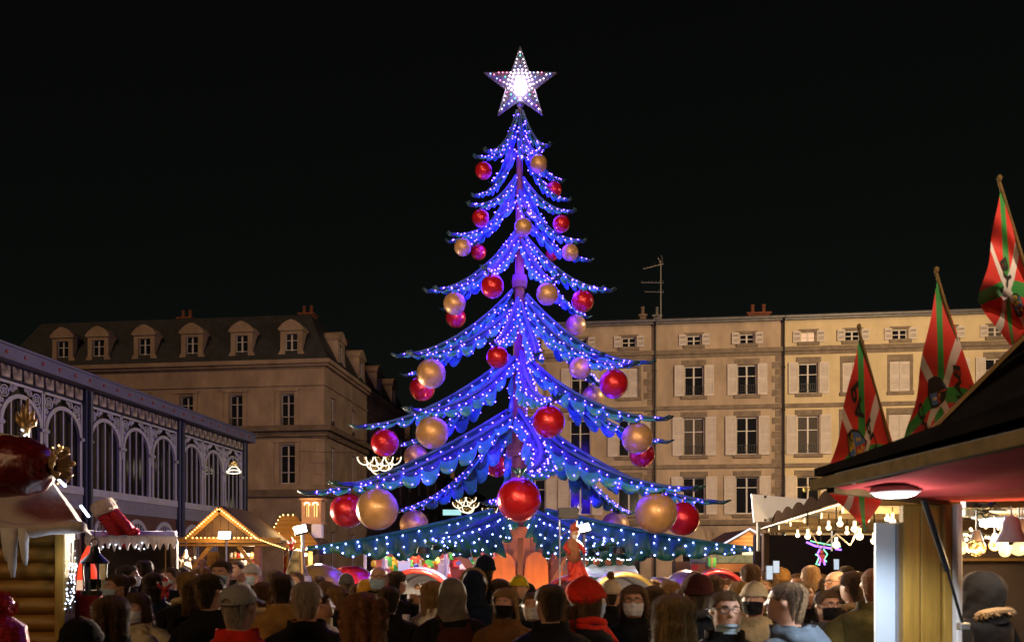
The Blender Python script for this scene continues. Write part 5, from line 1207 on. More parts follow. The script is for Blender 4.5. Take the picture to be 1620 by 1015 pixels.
# ---- hanging light motifs across the street
def motif(px, py, Y, sc_, label, rows=((-1,1,3),(0,1,2),(0,.55,1)), flip=1):
    p = at(px, py, Y); t = thing('light_motif', label, 'light garland', p, 0, 'scalloped street light garlands')
    wm = emat('motif_white', (1,.86,.62), 2.2); gm = emat('motif_gold', (1,.55,.14), 1.2, False)
    q = MB(); d = MB()
    for cx, cz, r_ in rows:
        q.tube([((cx+r_*cos(PI+PI*k/14))*sc_, 0, (cz+r_*sin(PI+PI*k/14))*sc_) for k in range(15)], .026*sc_, 5)
        for _ in range(int(46*r_*r_)+8):
            a = rng.uniform(PI, 2*PI); rr = r_*math.sqrt(rng.random())*.9; d.octa(((cx+rr*cos(a))*sc_, .02, (cz+rr*sin(a))*sc_), 0.022*sc_)
    q.build('light_tube', wm, t); d.build('gold_lights', gm, t, kind='stuff')
    q = MB(); q.tube([(-6,0,1.25*sc_),(0,0,.95*sc_),(6,0,1.35*sc_)], .012, 5); q.tube([(0,0,.95*sc_),(0,0,.1)], .01, 5); q.build('cable', blackp, t)
    return t
motif(600, 731, 36, .98, 'wide scalloped garland of white arcs before the side of the mansard building', ((-.62,.25,.36),(-.2,.25,.40),(.22,.25,.40),(.62,.25,.36),(-.2,-.02,.36),(.25,-.02,.36),(.02,-.14,.42)))
motif(650, 732, 44, .5, 'small sliver of scalloped garland beside the dim gold bauble', ((0,.2,.6),(.3,.3,.5)))
motif(737, 795, 48, .95, 'rounded scalloped garland glowing far down the side street under the leaves', ((-.3,.35,.34),(.3,.35,.34),(0,.2,.4),(-.45,.05,.36),(.45,.05,.36),(0,-.1,.5),(.15,-.28,.36)))
motif(775, 806, 50, .6, 'narrow scalloped garland beside the largest red bauble', ((-.3,.2,.5),(.3,.2,.5),(.2,-.1,.5)))
p = at(370, 738, 33); bm_ = thing('bell_motif', 'small bell shaped gold light on the end bay of the market hall', 'light garland', p)
q = MB(); q.tube([(.28*cos(k*PI/10),0,-.2+.07*sin(k*PI/10)) for k in range(21)], .025, 6, cap=False); q.tube([(-.22,0,-.12),(-.1,0,.0),(.1,0,.0),(.22,0,-.12)], .02, 6); q.build('light_tube', emat('motif_white', (1,.9,.72), 5), bm_)
bulbs([Vector((rng.uniform(-1,1)*w_, 0, z)) for w_, z in [(.2-.15*abs(k)/24, .02+.2*k/24) for k in range(24)]], .022, emat('motif_gold', (1,.58,.16), 3), bm_)
q = MB(); q.tube([(0,.05,.25),(0,.05,.9)], .01, 5); q.build('hanger', blackp, bm_)
# ---- flags on the near stall roof
fred = (.55,.018,.010)
def flag_mat(nm):
    m = bpy.data.materials.new(nm); m.use_nodes = True; nt = m.node_tree; N = nt.nodes; Lk = nt.links; b = N['Principled BSDF']; b.inputs['Roughness'].default_value = .7; b.inputs['Sheen Weight'].default_value = .2
    uv = N.new('ShaderNodeUVMap'); sx = N.new('ShaderNodeSeparateXYZ'); Lk.new(uv.outputs[0], sx.inputs[0])
    def mth(op, a, b_=None):
        n = N.new('ShaderNodeMath'); n.operation = op
        for i, v in enumerate((a, b_)):
            if v is None: continue
            if isinstance(v, (int, float)): n.inputs[i].default_value = v
            else: Lk.new(v, n.inputs[i])
        return n.outputs[0]
    u, v = sx.outputs[0], sx.outputs[1]
    d1 = mth('ABSOLUTE', mth('SUBTRACT', u, v)); d2 = mth('ABSOLUTE', mth('SUBTRACT', mth('ADD', u, v), 1.0)); gr = mth('LESS_THAN', mth('MINIMUM', d1, d2), .085)
    w1 = mth('LESS_THAN', mth('ABSOLUTE', mth('SUBTRACT', u, .5)), .038); w2 = mth('LESS_THAN', mth('ABSOLUTE', mth('SUBTRACT', v, .5)), .055); wh = mth('MAXIMUM', w1, w2)
    def mix(f, a, c):
        n = N.new('ShaderNodeMix'); n.data_type = 'RGBA'; Lk.new(f, n.inputs['Factor'])
        if isinstance(a, tuple): n.inputs['A'].default_value = (*a, 1)
        else: Lk.new(a, n.inputs['A'])
        n.inputs['B'].default_value = (*c, 1); return n.outputs['Result']
    r1 = mix(gr, fred, (.02,.22,.035)); r2 = mix(wh, r1, (.60,.55,.55)); Lk.new(r2, b.inputs['Base Color'])
    nz = N.new('ShaderNodeTexNoise'); nz.inputs['Scale'].default_value = 9; bp = N.new('ShaderNodeBump'); bp.inputs['Strength'].default_value = .15; Lk.new(nz.outputs[0], bp.inputs['Height']); Lk.new(bp.outputs[0], b.inputs['Normal'])
    return m
flagm = flag_mat('flag_cloth'); inkm = mat('flag_ink', (.015,.012,.012), .8, var=0)
def flag(label, fn, pole, words, shield=None, edge=True):
    o0 = Vector(pole[1]); t = thing('flag', label, 'flag', o0, 0, 'red green and white flags on the stall roof')
    nu, nv = 44, 30; q = MB(); q.grid(lambda u, v: fn(u, v)-o0, nu, nv); o = q.build('cloth', flagm, t, smooth='all')
    ul = o.data.uv_layers.new(name='UVMap'); 
    for lp in o.data.loops:
        i = lp.vertex_index; ul.data[lp.index].uv = ((i//(nv+1))/nu, (i % (nv+1))/nv)
    q = MB(); q.tube([Vector(pole[0])-o0+Vector((0,.015,0)), Vector(pole[1])-o0+Vector((0,.015,0))], .009, 8); q.sph(Vector(pole[0])-o0+Vector((0,.01,.015)), .014, 8, 6, (1,1,1.5)); q.build('pole', palew, t, smooth=True)
    def onto(me_vs, uo, vo, su, sv, rot=0):
        res = []
        for vx, vy in me_vs:
            a, b = vx*cos(rot)-vy*sin(rot), vx*sin(rot)+vy*cos(rot); uu, vv = uo+a*su, vo+b*sv; p = fn(uu, vv); e = 1e-3
            n_ = (fn(uu+e,vv)-p).cross(fn(uu,vv+e)-p); n_.normalize()
            if n_.y > 0: n_ = -n_
            res.append(p+n_*.006-o0)
        return res
    for w_, uo, vo, s, rot in words:
        tx = text(w_, 1, 'lettering', inkm, None, (0,0,0), (0,0,0), 0, bold=.03); me = tx.data
        bm = bmesh.new(); bm.from_mesh(me); bmesh.ops.triangulate(bm, faces=bm.faces); bmesh.ops.subdivide_edges(bm, edges=[e for e in bm.edges if e.calc_length() > .25], cuts=2); bm.to_mesh(me); bm.free()
        res = onto([(v.co.x, v.co.y) for v in me.vertices], uo, vo, s/1.5, s, rot)
        for v, r_ in zip(me.vertices, res): v.co = r_
        tx.location = (0,0,0); tx.rotation_euler = (0,0,0); tx.parent = t
    if shield:
        uo, vo, s, rot = shield
        def poly(pts, mt, nm, par, k=0):
            q = MB(); res = onto(pts, uo, vo, s/1.5, s, rot); q.add([r_+Vector((0,-.002*k,0)) for r_ in res], [tuple(range(len(res)))]); return q.build(nm, mt, par)
        out = [(-.55,.6),(0,.78),(.55,.6),(.58,.1),(.42,-.4),(0,-.85),(-.42,-.4),(-.58,.1)]
        so_ = poly([(x*1.12,y*1.1) for x, y in out], inkm, 'shield', t, 0)
        q1 = [(-.53,.56),(0,.7),(0,.12),(-.54,.12)]; q2 = [(0,.7),(.53,.56),(.54,.12),(0,.12)]; q3 = [(-.54,.08),(0,.08),(0,-.78),(-.4,-.38)]; q4 = [(0,.08),(.54,.08),(.4,-.38),(0,-.78)]
        for pts, c_, nm in ((q1,(.50,.33,.03),'shield_gold'),(q2,(.07,.16,.42),'shield_blue'),(q3,(.08,.18,.45),'shield_blue'),(q4,(.45,.05,.02),'shield_red')): poly(pts, mat('ink_'+nm, c_, .8, var=.15, scale=20), nm, so_, 1)
        for cx, cy_, c_ in ((-.36,.38,(.05,.12,.03)),(-.2,.45,(.05,.12,.03)),(-.28,.25,(.05,.12,.03)),(.27,.4,(.6,.45,.08)),(.27,.25,(.55,.5,.45)),(-.22,-.15,(.55,.38,.05)),(-.18,-.36,(.5,.34,.05)),(.18,-.12,(.6,.42,.06)),(.24,-.3,(.6,.42,.06)),(.12,-.42,(.6,.42,.06))):
            poly([(cx+.075*cos(k*PI/4), cy_+.09*sin(k*PI/4)) for k in range(8)], mat('charge_%.2f_%.2f' % (c_[0], c_[1]), c_, .8, var=0), 'shield_charge', so_, 2)
    return t
def drape(ht, hb, ft, fb, Y, amp, nf, ph, bulge=(0,0)):
    """hoist top/bottom and fly top/bottom in photo pixels; cloth hangs in folds of depth amp"""
    def fn(u, v):
        a = (ht[0]*v+hb[0]*(1-v), ht[1]*v+hb[1]*(1-v)); b = (ft[0]*v+fb[0]*(1-v), ft[1]*v+fb[1]*(1-v))
        px = a[0]*(1-u)+b[0]*u; py = a[1]*(1-u)+b[1]*u+18*u*(1-u)
        y = Y+amp*(u**.7)*sin(nf*(u*1.0-v*.55)*2*PI+ph)
        return at(px+4*u*sin(nf*u*2*PI+v*5+ph), py, y)
    return fn
flag('middle flag of the three standing with its emblem clear of the roof', drape((1484,437),(1552,640),(1434,692),(1478,728),4.75,.10,1.9,.4), (at(1483,430,4.74), at(1549,650,4.74)), [('ONE',.80,.70,.20,-1.2),('BAI',.20,.32,.2,-.9)], shield=(.50,.58,.23,-.95))
flag('lowest of the three flags drooping past the flap edge with emblem and dark letters', drape((1361,527),(1420,725),(1306,768),(1368,842),5.0,.10,1.8,1.6), (at(1360,520,4.98), at(1419,730,4.98)), [('PA',.30,.80,.24,-1.15),('PU',.28,.45,.22,-1.3),('UC',.42,.22,.2,-1.2)], shield=(.52,.62,.25,-1.05))
flag('highest flag cut by the picture edge with a white stripe lettered in black', drape((1584,292),(1640,470),(1550,476),(1606,566),4.6,.10,1.7,2.4), (at(1583,285,4.58), at(1646,490,4.58)), [('BY',.42,.60,.22,-1.2),('ME',.62,.52,.16,-1.2)], shield=(.45,.25,.18,-1))
# ================================================================== people
rng = random.Random(77)
HR = [(1.500,.058,.060,.000),(1.520,.055,.060,.002),(1.540,.056,.064,.006),(1.552,.060,.078,.016),(1.565,.064,.088,.022),(1.580,.067,.093,.023),(1.595,.070,.096,.022),(1.612,.0725,.098,.020),(1.628,.0745,.099,.017),(1.645,.076,.100,.014),(1.662,.0775,.101,.010),(1.680,.0768,.1005,.006),(1.698,.0735,.096,.003),(1.712,.0675,.089,.001),(1.726,.057,.076,.0),(1.738,.043,.058,-.001),(1.746,.026,.036,-.002),(1.750,.010,.013,-.002)]
def hprof(z):
    if z <= HR[0][0]: return HR[0][1:]
    for a, b in zip(HR, HR[1:]):
        if z <= b[0]:
            t = (z-a[0])/(b[0]-a[0]); return tuple(a[i]+(b[i]-a[i])*t for i in (1,2,3))
    return HR[-1][1:]
G = lambda x, s: math.exp(-(x/s)**2)
def face_off(a, z):
    """radial offset of the head surface; a = angle from straight ahead"""
    a = abs(a); o = 0
    o += .024*G(a,.17)*(G(z-1.626,.012) if z < 1.626 else G(z-1.626,.030))          # nose
    o -= .010*G(a-.40,.20)*G(z-1.660,.013)                                        # eye sockets
    o += .005*G(a,.7)*G(z-1.680,.009)                                              # brow
    o += .005*G(a,.22)*G(z-1.599,.006)+.005*G(a,.2)*G(z-1.586,.005)-.004*G(a,.25)*G(z-1.593,.003)
    o += .008*G(a,.35)*G(z-1.562,.010)                                             # chin
    o += .004*G(a-.75,.3)*G(z-1.635,.02)                                           # cheekbone
    o += .022*G(a-1.68,.13)*G(z-1.640,.020)                                        # ears
    return o
def head_pt(a, z, off=0, face=True):
    rx, ry, cy_ = hprof(z); r = off+(face_off(a, z) if face else 0)
    return Vector((sin(a)*(rx+r), cos(a)*(ry+r)+cy_, z))
NS = 40
def ringset(mb, rings):
    """rings of equal size -> quads; returns start indices"""
    st = []
    for r in rings: st.append(len(mb.v)); mb.v += [Vector(p) for p in r]
    n = len(rings[0])
    for a, b in zip(st, st[1:]):
        for k in range(n):
            l = (k+1) % n; mb.f.append((a+k, a+l, b+l, b+k)); mb.m.append(mb.mi)
    return st
def limb(mb, boundary, path, radii, flat=None):
    """grow a limb of rings from an existing boundary loop (vertex ids) along a path"""
    n = len(boundary); prev = boundary; P_ = [Vector(p) for p in path]
    x = None
    for i, p in enumerate(P_):
        d = (P_[min(i+1, len(P_)-1)]-P_[max(i-1, 0)]).normalized()
        if x is None: x = d.cross(Vector((0,1,0)))
        if x.length < 1e-3: x = d.cross(Vector((1,0,0)))
        x = (x-d*x.dot(d)).normalized(); y = d.cross(x)
        fx, fy = (1, 1) if not flat else flat[i]
        ring = [p+(x*cos(2*PI*k/n)*fx+y*sin(2*PI*k/n)*fy)*radii[i] for k in range(n)]
        if i == 0:                                                     # best start and direction
            bp = [mb.v[j] for j in boundary]; best = None
            for dr in (1, -1):
                for s in range(n):
                    c = sum((bp[k]-ring[(s+dr*k) % n]).length_squared for k in range(n))
                    if best is None or c < best[0]: best = (c, s, dr)
            _, s0, dr0 = best
        st = len(mb.v); mb.v += [ring[(s0+dr0*k) % n] for k in range(n)]; cur = list(range(st, st+n))
        for k in range(n):
            l = (k+1) % n; mb.f.append((prev[k], prev[l], cur[l], cur[k])); mb.m.append(mb.mi)
        prev = cur
    return prev, x, d
TOR = [(.86,.168,.112,0),(.93,.170,.118,0),(1.02,.155,.108,.004),(1.10,.150,.106,.006),(1.18,.160,.112,.006),(1.26,.172,.120,.004),(1.33,.182,.122,0),(1.39,.186,.112,-.006),(1.43,.176,.098,-.010),(1.455,.135,.082,-.010),(1.475,.090,.068,-.008),(1.49,.068,.062,-.003)]
ARMS = {
 'down': ((.215,.0,1.36),(.265,-.02,1.14),(.262,.06,.93),(.245,.10,.84)),
 'pocket': ((.215,.0,1.36),(.285,-.06,1.14),(.245,.07,.98),(.20,.13,.93)),
 'front': ((.215,.01,1.36),(.275,.02,1.13),(.17,.20,1.08),(.09,.28,1.12)),
 'up': ((.215,.02,1.37),(.28,.14,1.22),(.19,.26,1.46),(.12,.29,1.62)),
 'ear': ((.215,.02,1.37),(.30,.08,1.20),(.20,.13,1.42),(.13,.08,1.56)),
}
def hand(mb, w_, x, d, grip):
    """palm continues the wrist; five separate curled fingers and a thumb"""
    y = d.cross(x)
    def tb(pts, rs):
        mb.tube(pts, rs, 6)
    for k in range(4):
        o = w_+d*.075+x*((k-1.5)*.019); ln = (.058,.072,.068,.052)[k]; c = .55 if grip else .25
        tb([o-d*.02, o+d*ln*.45-y*.004, o+d*ln*.8-y*ln*c*.5, o+d*ln*(.95)-y*ln*c*1.1], [.0095,.009,.008,.006])
    o = w_+d*.02+x*.035
    tb([o-x*.012, o+x*.016+d*.022-y*.01, o+x*.018+d*.05-y*.018], [.012,.011,.008])
def build_body(poseL, poseR, infl=0.0, coat=False, hem=.78, face=True):
    mb = MB(); arms = {}
    rings = []; zz = []
    ang = [2*PI*k/NS for k in range(NS)]
    tor = [t for t in TOR if not coat or t[0] <= 1.46]
    if coat: tor = [(hem,.185,.135,0)]+[(z, rx, ry, c) for z, rx, ry, c in tor if z > hem+.02]+[(1.485,.094,.082,-.006),(1.53,.088,.080,.0)]
    for z, rx, ry, c in tor:
        e = infl*(1 if z < 1.44 else .6)
        rings.append([Vector((sin(a)*(rx+e), cos(a)*(ry+e)+c, z+(.25*e if 1.3 < z < 1.48 else 0)+(0 if not coat else .004*sin(a*5+z*40)))) for a in ang]); zz.append(z)
    nt_ = len(rings)
    if not coat:
        hz = [1.502+.0045*i for i in range(1)]+[1.51+(1.748-1.51)*i/46 for i in range(47)]
        for z in hz: rings.append([head_pt(a if a <= PI else a-2*PI, z, 0, face) for a in ang])
    # arm holes: faces between rings ia..ib at the sides
    ia = max(i for i in range(nt_) if zz[i] <= 1.265); ib = max(i for i in range(nt_) if zz[i] <= 1.435)
    hole = set()
    for s, kc in ((1, NS//4), (-1, 3*NS//4)):
        for i in range(ia, ib):
            for k in range(kc-3, kc+3): hole.add((i, k % NS))
    st = []
    for r in rings: st.append(len(mb.v)); mb.v += r
    for i in range(len(rings)-1):
        for k in range(NS):
            if (i, k) in hole and i < nt_-1: continue
            l = (k+1) % NS; mb.f.append((st[i]+k, st[i]+l, st[i+1]+l, st[i+1]+k)); mb.m.append(0)
    if not coat: mb.f.append(tuple(st[-1]+k for k in range(NS))); mb.m.append(0)
    for s, kc, pose in ((1, NS//4, poseR), (-1, 3*NS//4, poseL)):
        k0, k1 = kc-3, kc+3
        loop = [st[ia]+(k % NS) for k in range(k0, k1+1)]+[st[i]+(k1 % NS) for i in range(ia+1, ib)]+[st[ib]+(k % NS) for k in range(k1, k0-1, -1)]+[st[i]+(k0 % NS) for i in range(ib-1, ia, -1)]
        P_ = [Vector((p[0]*s, p[1], p[2])) for p in ARMS[pose]]
        e = infl*.75
        path = [P_[0], P_[0].lerp(P_[1], .4), P_[0].lerp(P_[1], .8), P_[1]+(P_[1]-P_[0]).normalized()*.0, P_[1].lerp(P_[2], .25), P_[1].lerp(P_[2], .7), P_[2]]
        rad = [.058+e,.052+e,.046+e,.045+e,.044+e,.036+e,.030+e]
        if coat: rad = [r+.004*((i % 2)*2-1) for i, r in enumerate(rad)]
        if not coat:
            dd = (P_[3]-P_[2]).normalized(); path += [P_[2]+dd*.03, P_[2]+dd*.06, P_[2]+dd*.085]; rad += [.036,.040,.030]
            fl = [(1,1)]*7+[(1.0,.55),(1.05,.42),(1.0,.36)]
            last, x, d = limb(mb, loop, path, rad, fl); mb.f.append(tuple(last)); mb.m.append(0)
            hand(mb, P_[2], x, dd, pose in ('up','front','ear'))
        else:
            last, x, d = limb(mb, loop, path, rad); mb.f.append(tuple(last)); mb.m.append(0)
    if not coat:                                          # two legs from the pelvis ring
        b = st[0]; zc = TOR[0][0]
        mids = [len(mb.v)+i for i in range(5)]; ry = TOR[0][2]
        mb.v += [Vector((0, ry*(1-(i+1)/3), zc-.03-.02*(1-abs(i-2)/2))) for i in range(5)]
        for s in (1, -1):
            half = [b+k for k in range(0, NS//2+1)] if s == 1 else [b+(k % NS) for k in range(NS, NS//2-1, -1)]
            loop = half+mids[::-1]
            path = [(s*.092,.0,.78),(s*.095,.005,.62),(s*.098,.01,.50),(s*.10,.0,.38),(s*.105,-.012,.22),(s*.108,-.01,.09)]
            last, x, d = limb(mb, loop, path, [.085,.072,.056,.056,.045,.038]); mb.f.append(tuple(last)); mb.m.append(0)
    return mb
_cache = {}
def shared(key, fn, name, smooth='all'):
    """builds a mesh datablock once"""
    if key not in _cache:
        o = fn().build(name, mat('skin', (.5,.27,.18)), None, smooth=smooth); me = o.data; bpy.data.objects.remove(o); _cache[key] = me
    return _cache[key]
def part(key, fn, name, m_, par, smooth='all'):
    me = shared(key, fn, name, smooth); o = bpy.data.objects.new(name, me); C.objects.link(o); o.parent = par
    o.material_slots[0].link = 'OBJECT'; o.material_slots[0].material = m_; return o
# --- heads
def hairline(a, style):
    a = abs(a); f = min(1, max(0, (a-.75)/.5)); b = min(1, max(0, (a-1.9)/.4))
    front = 1.708 if style != 'bald' else 1.735
    side_ = 1.655; back = 1.535
    z = front+(side_-front)*f; z = z+(back-z)*b
    return z
def strands(mb, pts_fn, n, w_=.0026, seg=6):
    for _ in range(n):
        pl = pts_fn(seg)
        if not pl: continue
        for i in range(len(pl)-1):
            a, b = pl[i], pl[i+1]; d = (b-a)
            t = d.cross(Vector((a.x, a.y-.0, 0.001))); 
            if t.length < 1e-9: t = Vector((1,0,0))
            t.normalize(); wa, wb = w_*(1-i/len(pl)*.6), w_*(1-(i+1)/len(pl)*.8)
            mb.add([a-t*wa, a+t*wa, b+t*wb, b-t*wb], [(0,1,2,3)])
def long_len(style): return {'long': 1.36, 'bob': 1.475, 'bobwide': 1.43, 'curly': 1.50}.get(style, None)
def hair(style, seed):
    r = random.Random(seed); off = Vector((r.uniform(0,50), r.uniform(0,50), 0)); mb = MB(); low = long_len(style); nz_ = noise.noise
    thick = {'short':.013,'crop':.005,'long':.022,'bob':.024,'bobwide':.036,'curly':.050,'bun':.014,'pony':.013,'bald':.004,'messy':.018}[style]
    def P(a, t, extra=0):
        hl = hairline(a, style)
        if low is not None:
            b = min(1, max(0, (abs(a)-1.15)/.32)); hl = hl+(low-hl)*b
        z = 1.757+(hl-1.757)*t
        zc = min(1.7495, max(z, 1.50)); rx, ry, c = hprof(zc)
        if z < 1.62 and low is not None: rx, ry, c = max(rx, .074), max(ry, .088), min(c, .004)
        e = thick*(.75+.25*sin(a*9+off.x))*min(1, t*5+.25)
        if t > .93 and low is None: e *= max(.05, (1-t)/.07)
        if style in ('curly','messy'): e += .020*nz_(Vector((sin(a)*4, cos(a)*4, z*26))+off)*(1 if style == 'curly' else .5)
        if low is not None and style != 'curly': e += .004*sin(a*13+off.y)+.005*nz_(Vector((sin(a)*16,cos(a)*16,z*2))+off)+.016*max(0, (1.62-z)/.2)*(1 if style == 'bobwide' else .5)
        e += .006*nz_(Vector((sin(a)*9, cos(a)*9, z*3))+off)+extra
        if z > 1.749: return Vector((sin(a)*(rx+e*.5), cos(a)*(ry+e*.5)+c, 1.7495+max(.004, thick*1.1)*(1-t*2)))
        return Vector((sin(a)*(rx+e), cos(a)*(ry+e)+c, z+thick*1.0*(1-t)**1.5))
    mb.grid(lambda u, v: P((u-.5)*2*PI, v), 64, 18)
    n_ = {'short':520,'crop':260,'long':900,'bob':800,'bobwide':1000,'curly':1500,'bun':420,'pony':400,'bald':0,'messy':900}[style]
    def one(seg):
        a = r.uniform(-PI, PI); t0 = r.uniform(0, .8); ln = r.uniform(.12, .5); j = r.uniform(.000, .004 if style == 'crop' else .011) if style in ('crop','short') or r.random() < .8 else r.uniform(.012, .028); w0 = r.uniform(-.14,.14)
        if style == 'curly': 
            ph = r.uniform(0, 6); ln = .22
            return [P(a+.10*sin(ph+i*1.9), min(1, t0+ln*i/seg), .006+.016*(.5+.5*cos(ph+i*1.9))) for i in range(seg+1)]
        return [P(a+w0*i/seg, min(1.0, t0+ln*i/seg), j*(i/seg)**.6+.002) for i in range(seg+1)]
    strands(mb, one, n_)
    if style == 'bun':
        mb.sph((0,-.115,1.70), .048, 14, 10)
    if style == 'pony':
        mb.tube([(0,-.095,1.69),(0,-.135,1.685),(.005,-.155,1.63),(0,-.15,1.53),(0,-.14,1.46)], [.02,.026,.034,.028,.008], 10)
        def tail(seg): 
            a = r.uniform(0, 2*PI); return [Vector((.03*sin(a)*(1-.3*i/seg), -.15+.03*cos(a)*(1-.3*i/seg), 1.66-.21*i/seg)) for i in range(seg+1)]
        strands(mb, tail, 60)
    return mb
def beanie(kind):
    mb = MB(); th = .016
    def P(u, v):
        a = (u-.5)*2*PI; z0 = 1.675-.02*max(0, -cos(a))*0-(.035 if abs(a) > 1.9 else .035*max(0, (abs(a)-1.0)/.9)); slo = .05 if kind == 'slouch' else .012
        t = v; z = z0+(1.7495-z0)*min(1, t*1.02); rx, ry, c = hprof(min(1.7495, z)); e = th*(1-.3*t)+.0025*sin(a*34)
        if kind == 'slouch': e += .03*sin(PI*min(1, t*1.1))*(1 if cos(a) < .3 else .4)
        if v < .2: e += .008
        return Vector((sin(a)*(rx+e), cos(a)*(ry+e)+c-(.02*t if kind == 'slouch' else 0), z+slo*t+.012*t))
    mb.grid(P, 72, 16); top = [P(k/72, 1.0) for k in range(72)]; mb.add(top+[sum(top, Vector())/72+Vector((0,0,.012))], [(k, (k+1) % 72, 72) for k in range(72)])
    return mb
def pom():
    mb = MB(); c = Vector((0,-.01,1.805)); mb.sph(c, .036, 14, 10); r = random.Random(5)
    for _ in range(320):
        d = Vector((r.gauss(0,1), r.gauss(0,1), r.gauss(0,1))).normalized(); t = d.orthogonal().normalized()*.003; a = c+d*.032; mb.add([a-t, a+t, c+d*r.uniform(.044,.054)], [(0,1,2)])
    return mb
def cap_mesh():
    mb = MB()
    def P(u, v):
        a = (u-.5)*2*PI; z0 = 1.672+.012*cos(a); notch = max(0, 1-((abs(a)-PI)/.42)**2)*.036
        z = z0+notch*(1-v)+(1.7495-z0-notch*(1-v))*v; rx, ry, c = hprof(min(1.7495, z)); e = .014-.002*v+.0012*abs(sin(a*3))
        return Vector((sin(a)*(rx+e), cos(a)*(ry+e)+c, z+.014*v))
    mb.grid(P, 72, 14); top = [P(k/72, 1.0) for k in range(72)]; mb.add(top+[sum(top, Vector())/72+Vector((0,0,.006))], [(k, (k+1) % 72, 72) for k in range(72)])
    mb.sph((0,0,1.776), .008, 8, 6); mb.tube([head_pt(PI-.46+.92*k/8, 1.664, .013, False) for k in range(9)], .0085, 6)
    return mb
def brim():
    mb = MB(); mb.grid(lambda u, v: Vector((sin((u-.5)*2.3)*(.088+.05*v*cos((u-.5)*2.2)), cos((u-.5)*2.3)*(.112+.07*v)+.006, 1.682-.022*v+.012*(1-((u-.5)*2)**2))), 18, 5); return mb
def mask_mesh(low):
    mb = MB(); z0, z1 = (1.545, 1.634) if not low else (1.520, 1.572)
    def P(u, v):
        a = (u-.5)*2.35; z = z0+(z1-z0)*v+(.006*cos(a*1.6) if v > .9 else 0); q = head_pt(a*(1-.12*abs(v-.5)), max(1.548, z) if not low else max(1.552, z), .009+.004*G(a,.5)*G(v-.5,.4)+.0012*sin(v*18)+(.006 if low else 0), True)
        if not low: q.y = max(q.y, .098*cos(a)+.012+.012*G(a,.35))
        q.z = z; return q
    mb.grid(P, 30, 14)
    for s in (-1, 1):
        mb.tube([P(.5+.5*s, .85), head_pt(s*1.5, 1.655, .012), head_pt(s*1.74, 1.655, .024)], .0016, 4); mb.tube([P(.5+.5*s, .15), head_pt(s*1.5, 1.60, .010), head_pt(s*1.74, 1.62, .022)], .0016, 4)
    return mb
def glasses_mesh():
    mb = MB()
    for s in (-1, 1):
        mb.tube([Vector((s*.034+.027*cos(k*PI/8)*(1.0), .122-.010*abs(s*.034+.027*cos(k*PI/8))/.06, 1.657+.018*sin(k*PI/8)-.002)) for k in range(17)], .0022, 5, cap=False)
        mb.tube([(s*.061,.113,1.662),(s*.080,.07,1.662),(s*.083,.0,1.655)], .0022, 5)
    mb.tube([(-.008,.124,1.660),(0,.127,1.663),(.008,.124,1.660)], .0022, 5); return mb
def eye_mesh(s):
    mb = MB(); p = head_pt(s*.36, 1.660, -.006); mb.sph(p, .0115, 10, 8); return mb
def pupil_mesh(s):
    mb = MB(); p = head_pt(s*.36, 1.660, .0015); mb.sph(p, .0055, 8, 6); return mb
def brows():
    mb = MB()
    for s in (-1, 1): mb.tube([head_pt(s*(.16+.09*k), 1.676+.004*sin(k*.8), .003) for k in range(6)], [.002,.0035,.0035,.003,.0025,.001], 5)
    return mb
def lips():
    mb = MB(); mb.tube([head_pt(-.24+.06*k, 1.593+.001*cos(k), -.001) for k in range(9)], [.001]+[.0032]*7+[.001], 6); return mb
def collar(h, rr=.0):
    mb = MB()
    def P(u, v):
        a = u*2*PI; w_ = 1+.05*sin(a*4+v*5); return Vector((sin(a)*(.094+rr+.014*sin(PI*v))*w_, cos(a)*(.088+rr+.014*sin(PI*v))*w_-.004, 1.445+h*v+.012*cos(a*1)*-1*v))
    mb.grid(P, 40, 6); return mb
def scarf_mesh():
    mb = MB()
    for j in range(3): mb.tube([Vector((sin(k*PI/12)*(.105+.012*j%2*.01), cos(k*PI/12)*(.10)+.005, 1.455+.034*j+.012*sin(k*PI/6+j*2))) for k in range(25)], .027, 8, cap=False)
    mb.tube([(.05,.10,1.47),(.07,.15,1.38),(.06,.165,1.22)], [.03,.045,.04], 8); return mb
def hood_down():
    mb = MB()
    def P(u, v):
        a = PI*.30+u*PI*1.4; r = .115+.075*sin(PI*v)*(.35+.65*max(0, -cos(a))); return Vector((sin(a)*r*1.05, cos(a)*r-.025, 1.43+.10*v-.05*max(0, -cos(a))*sin(PI*v)+.006*sin(a*9+v*6)))
    mb.grid(P, 44, 12)
    def P2(u, v):
        a = PI*.30+u*PI*1.4; return Vector((sin(a)*(.118-.03*v), cos(a)*(.118-.03*v)-.025, 1.53-.045*v))
    mb.grid(P2, 44, 4); return mb
def hood_up():
    mb = MB()
    def P(u, v):
        a = .62+u*(2*PI-1.24)
        if v < .6:
            z = 1.45+.205*v/.6; rx, ry, c = hprof(max(1.57, z)); e = .034+.010*sin(PI*v/.6)+.045*max(0, 1-v/.45)**2; k = 1
        else:
            t = (v-.6)/.4*PI/2; z = 1.655+.128*sin(t); rx, ry, c = hprof(1.655); e = .034; k = max(.02, cos(t))**.85
        e += .007*noise.noise(Vector((a*2.2, v*9, 1)))+.004*sin(a*7+v*14); back = max(0, -cos(a))*.018*sin(PI*v)
        return Vector((sin(a)*(rx+e)*k, (cos(a)*(ry+e+.012)-back)*k+c-.006, z+.008*sin(a*3)*k))
    mb.grid(P, 50, 22); return mb
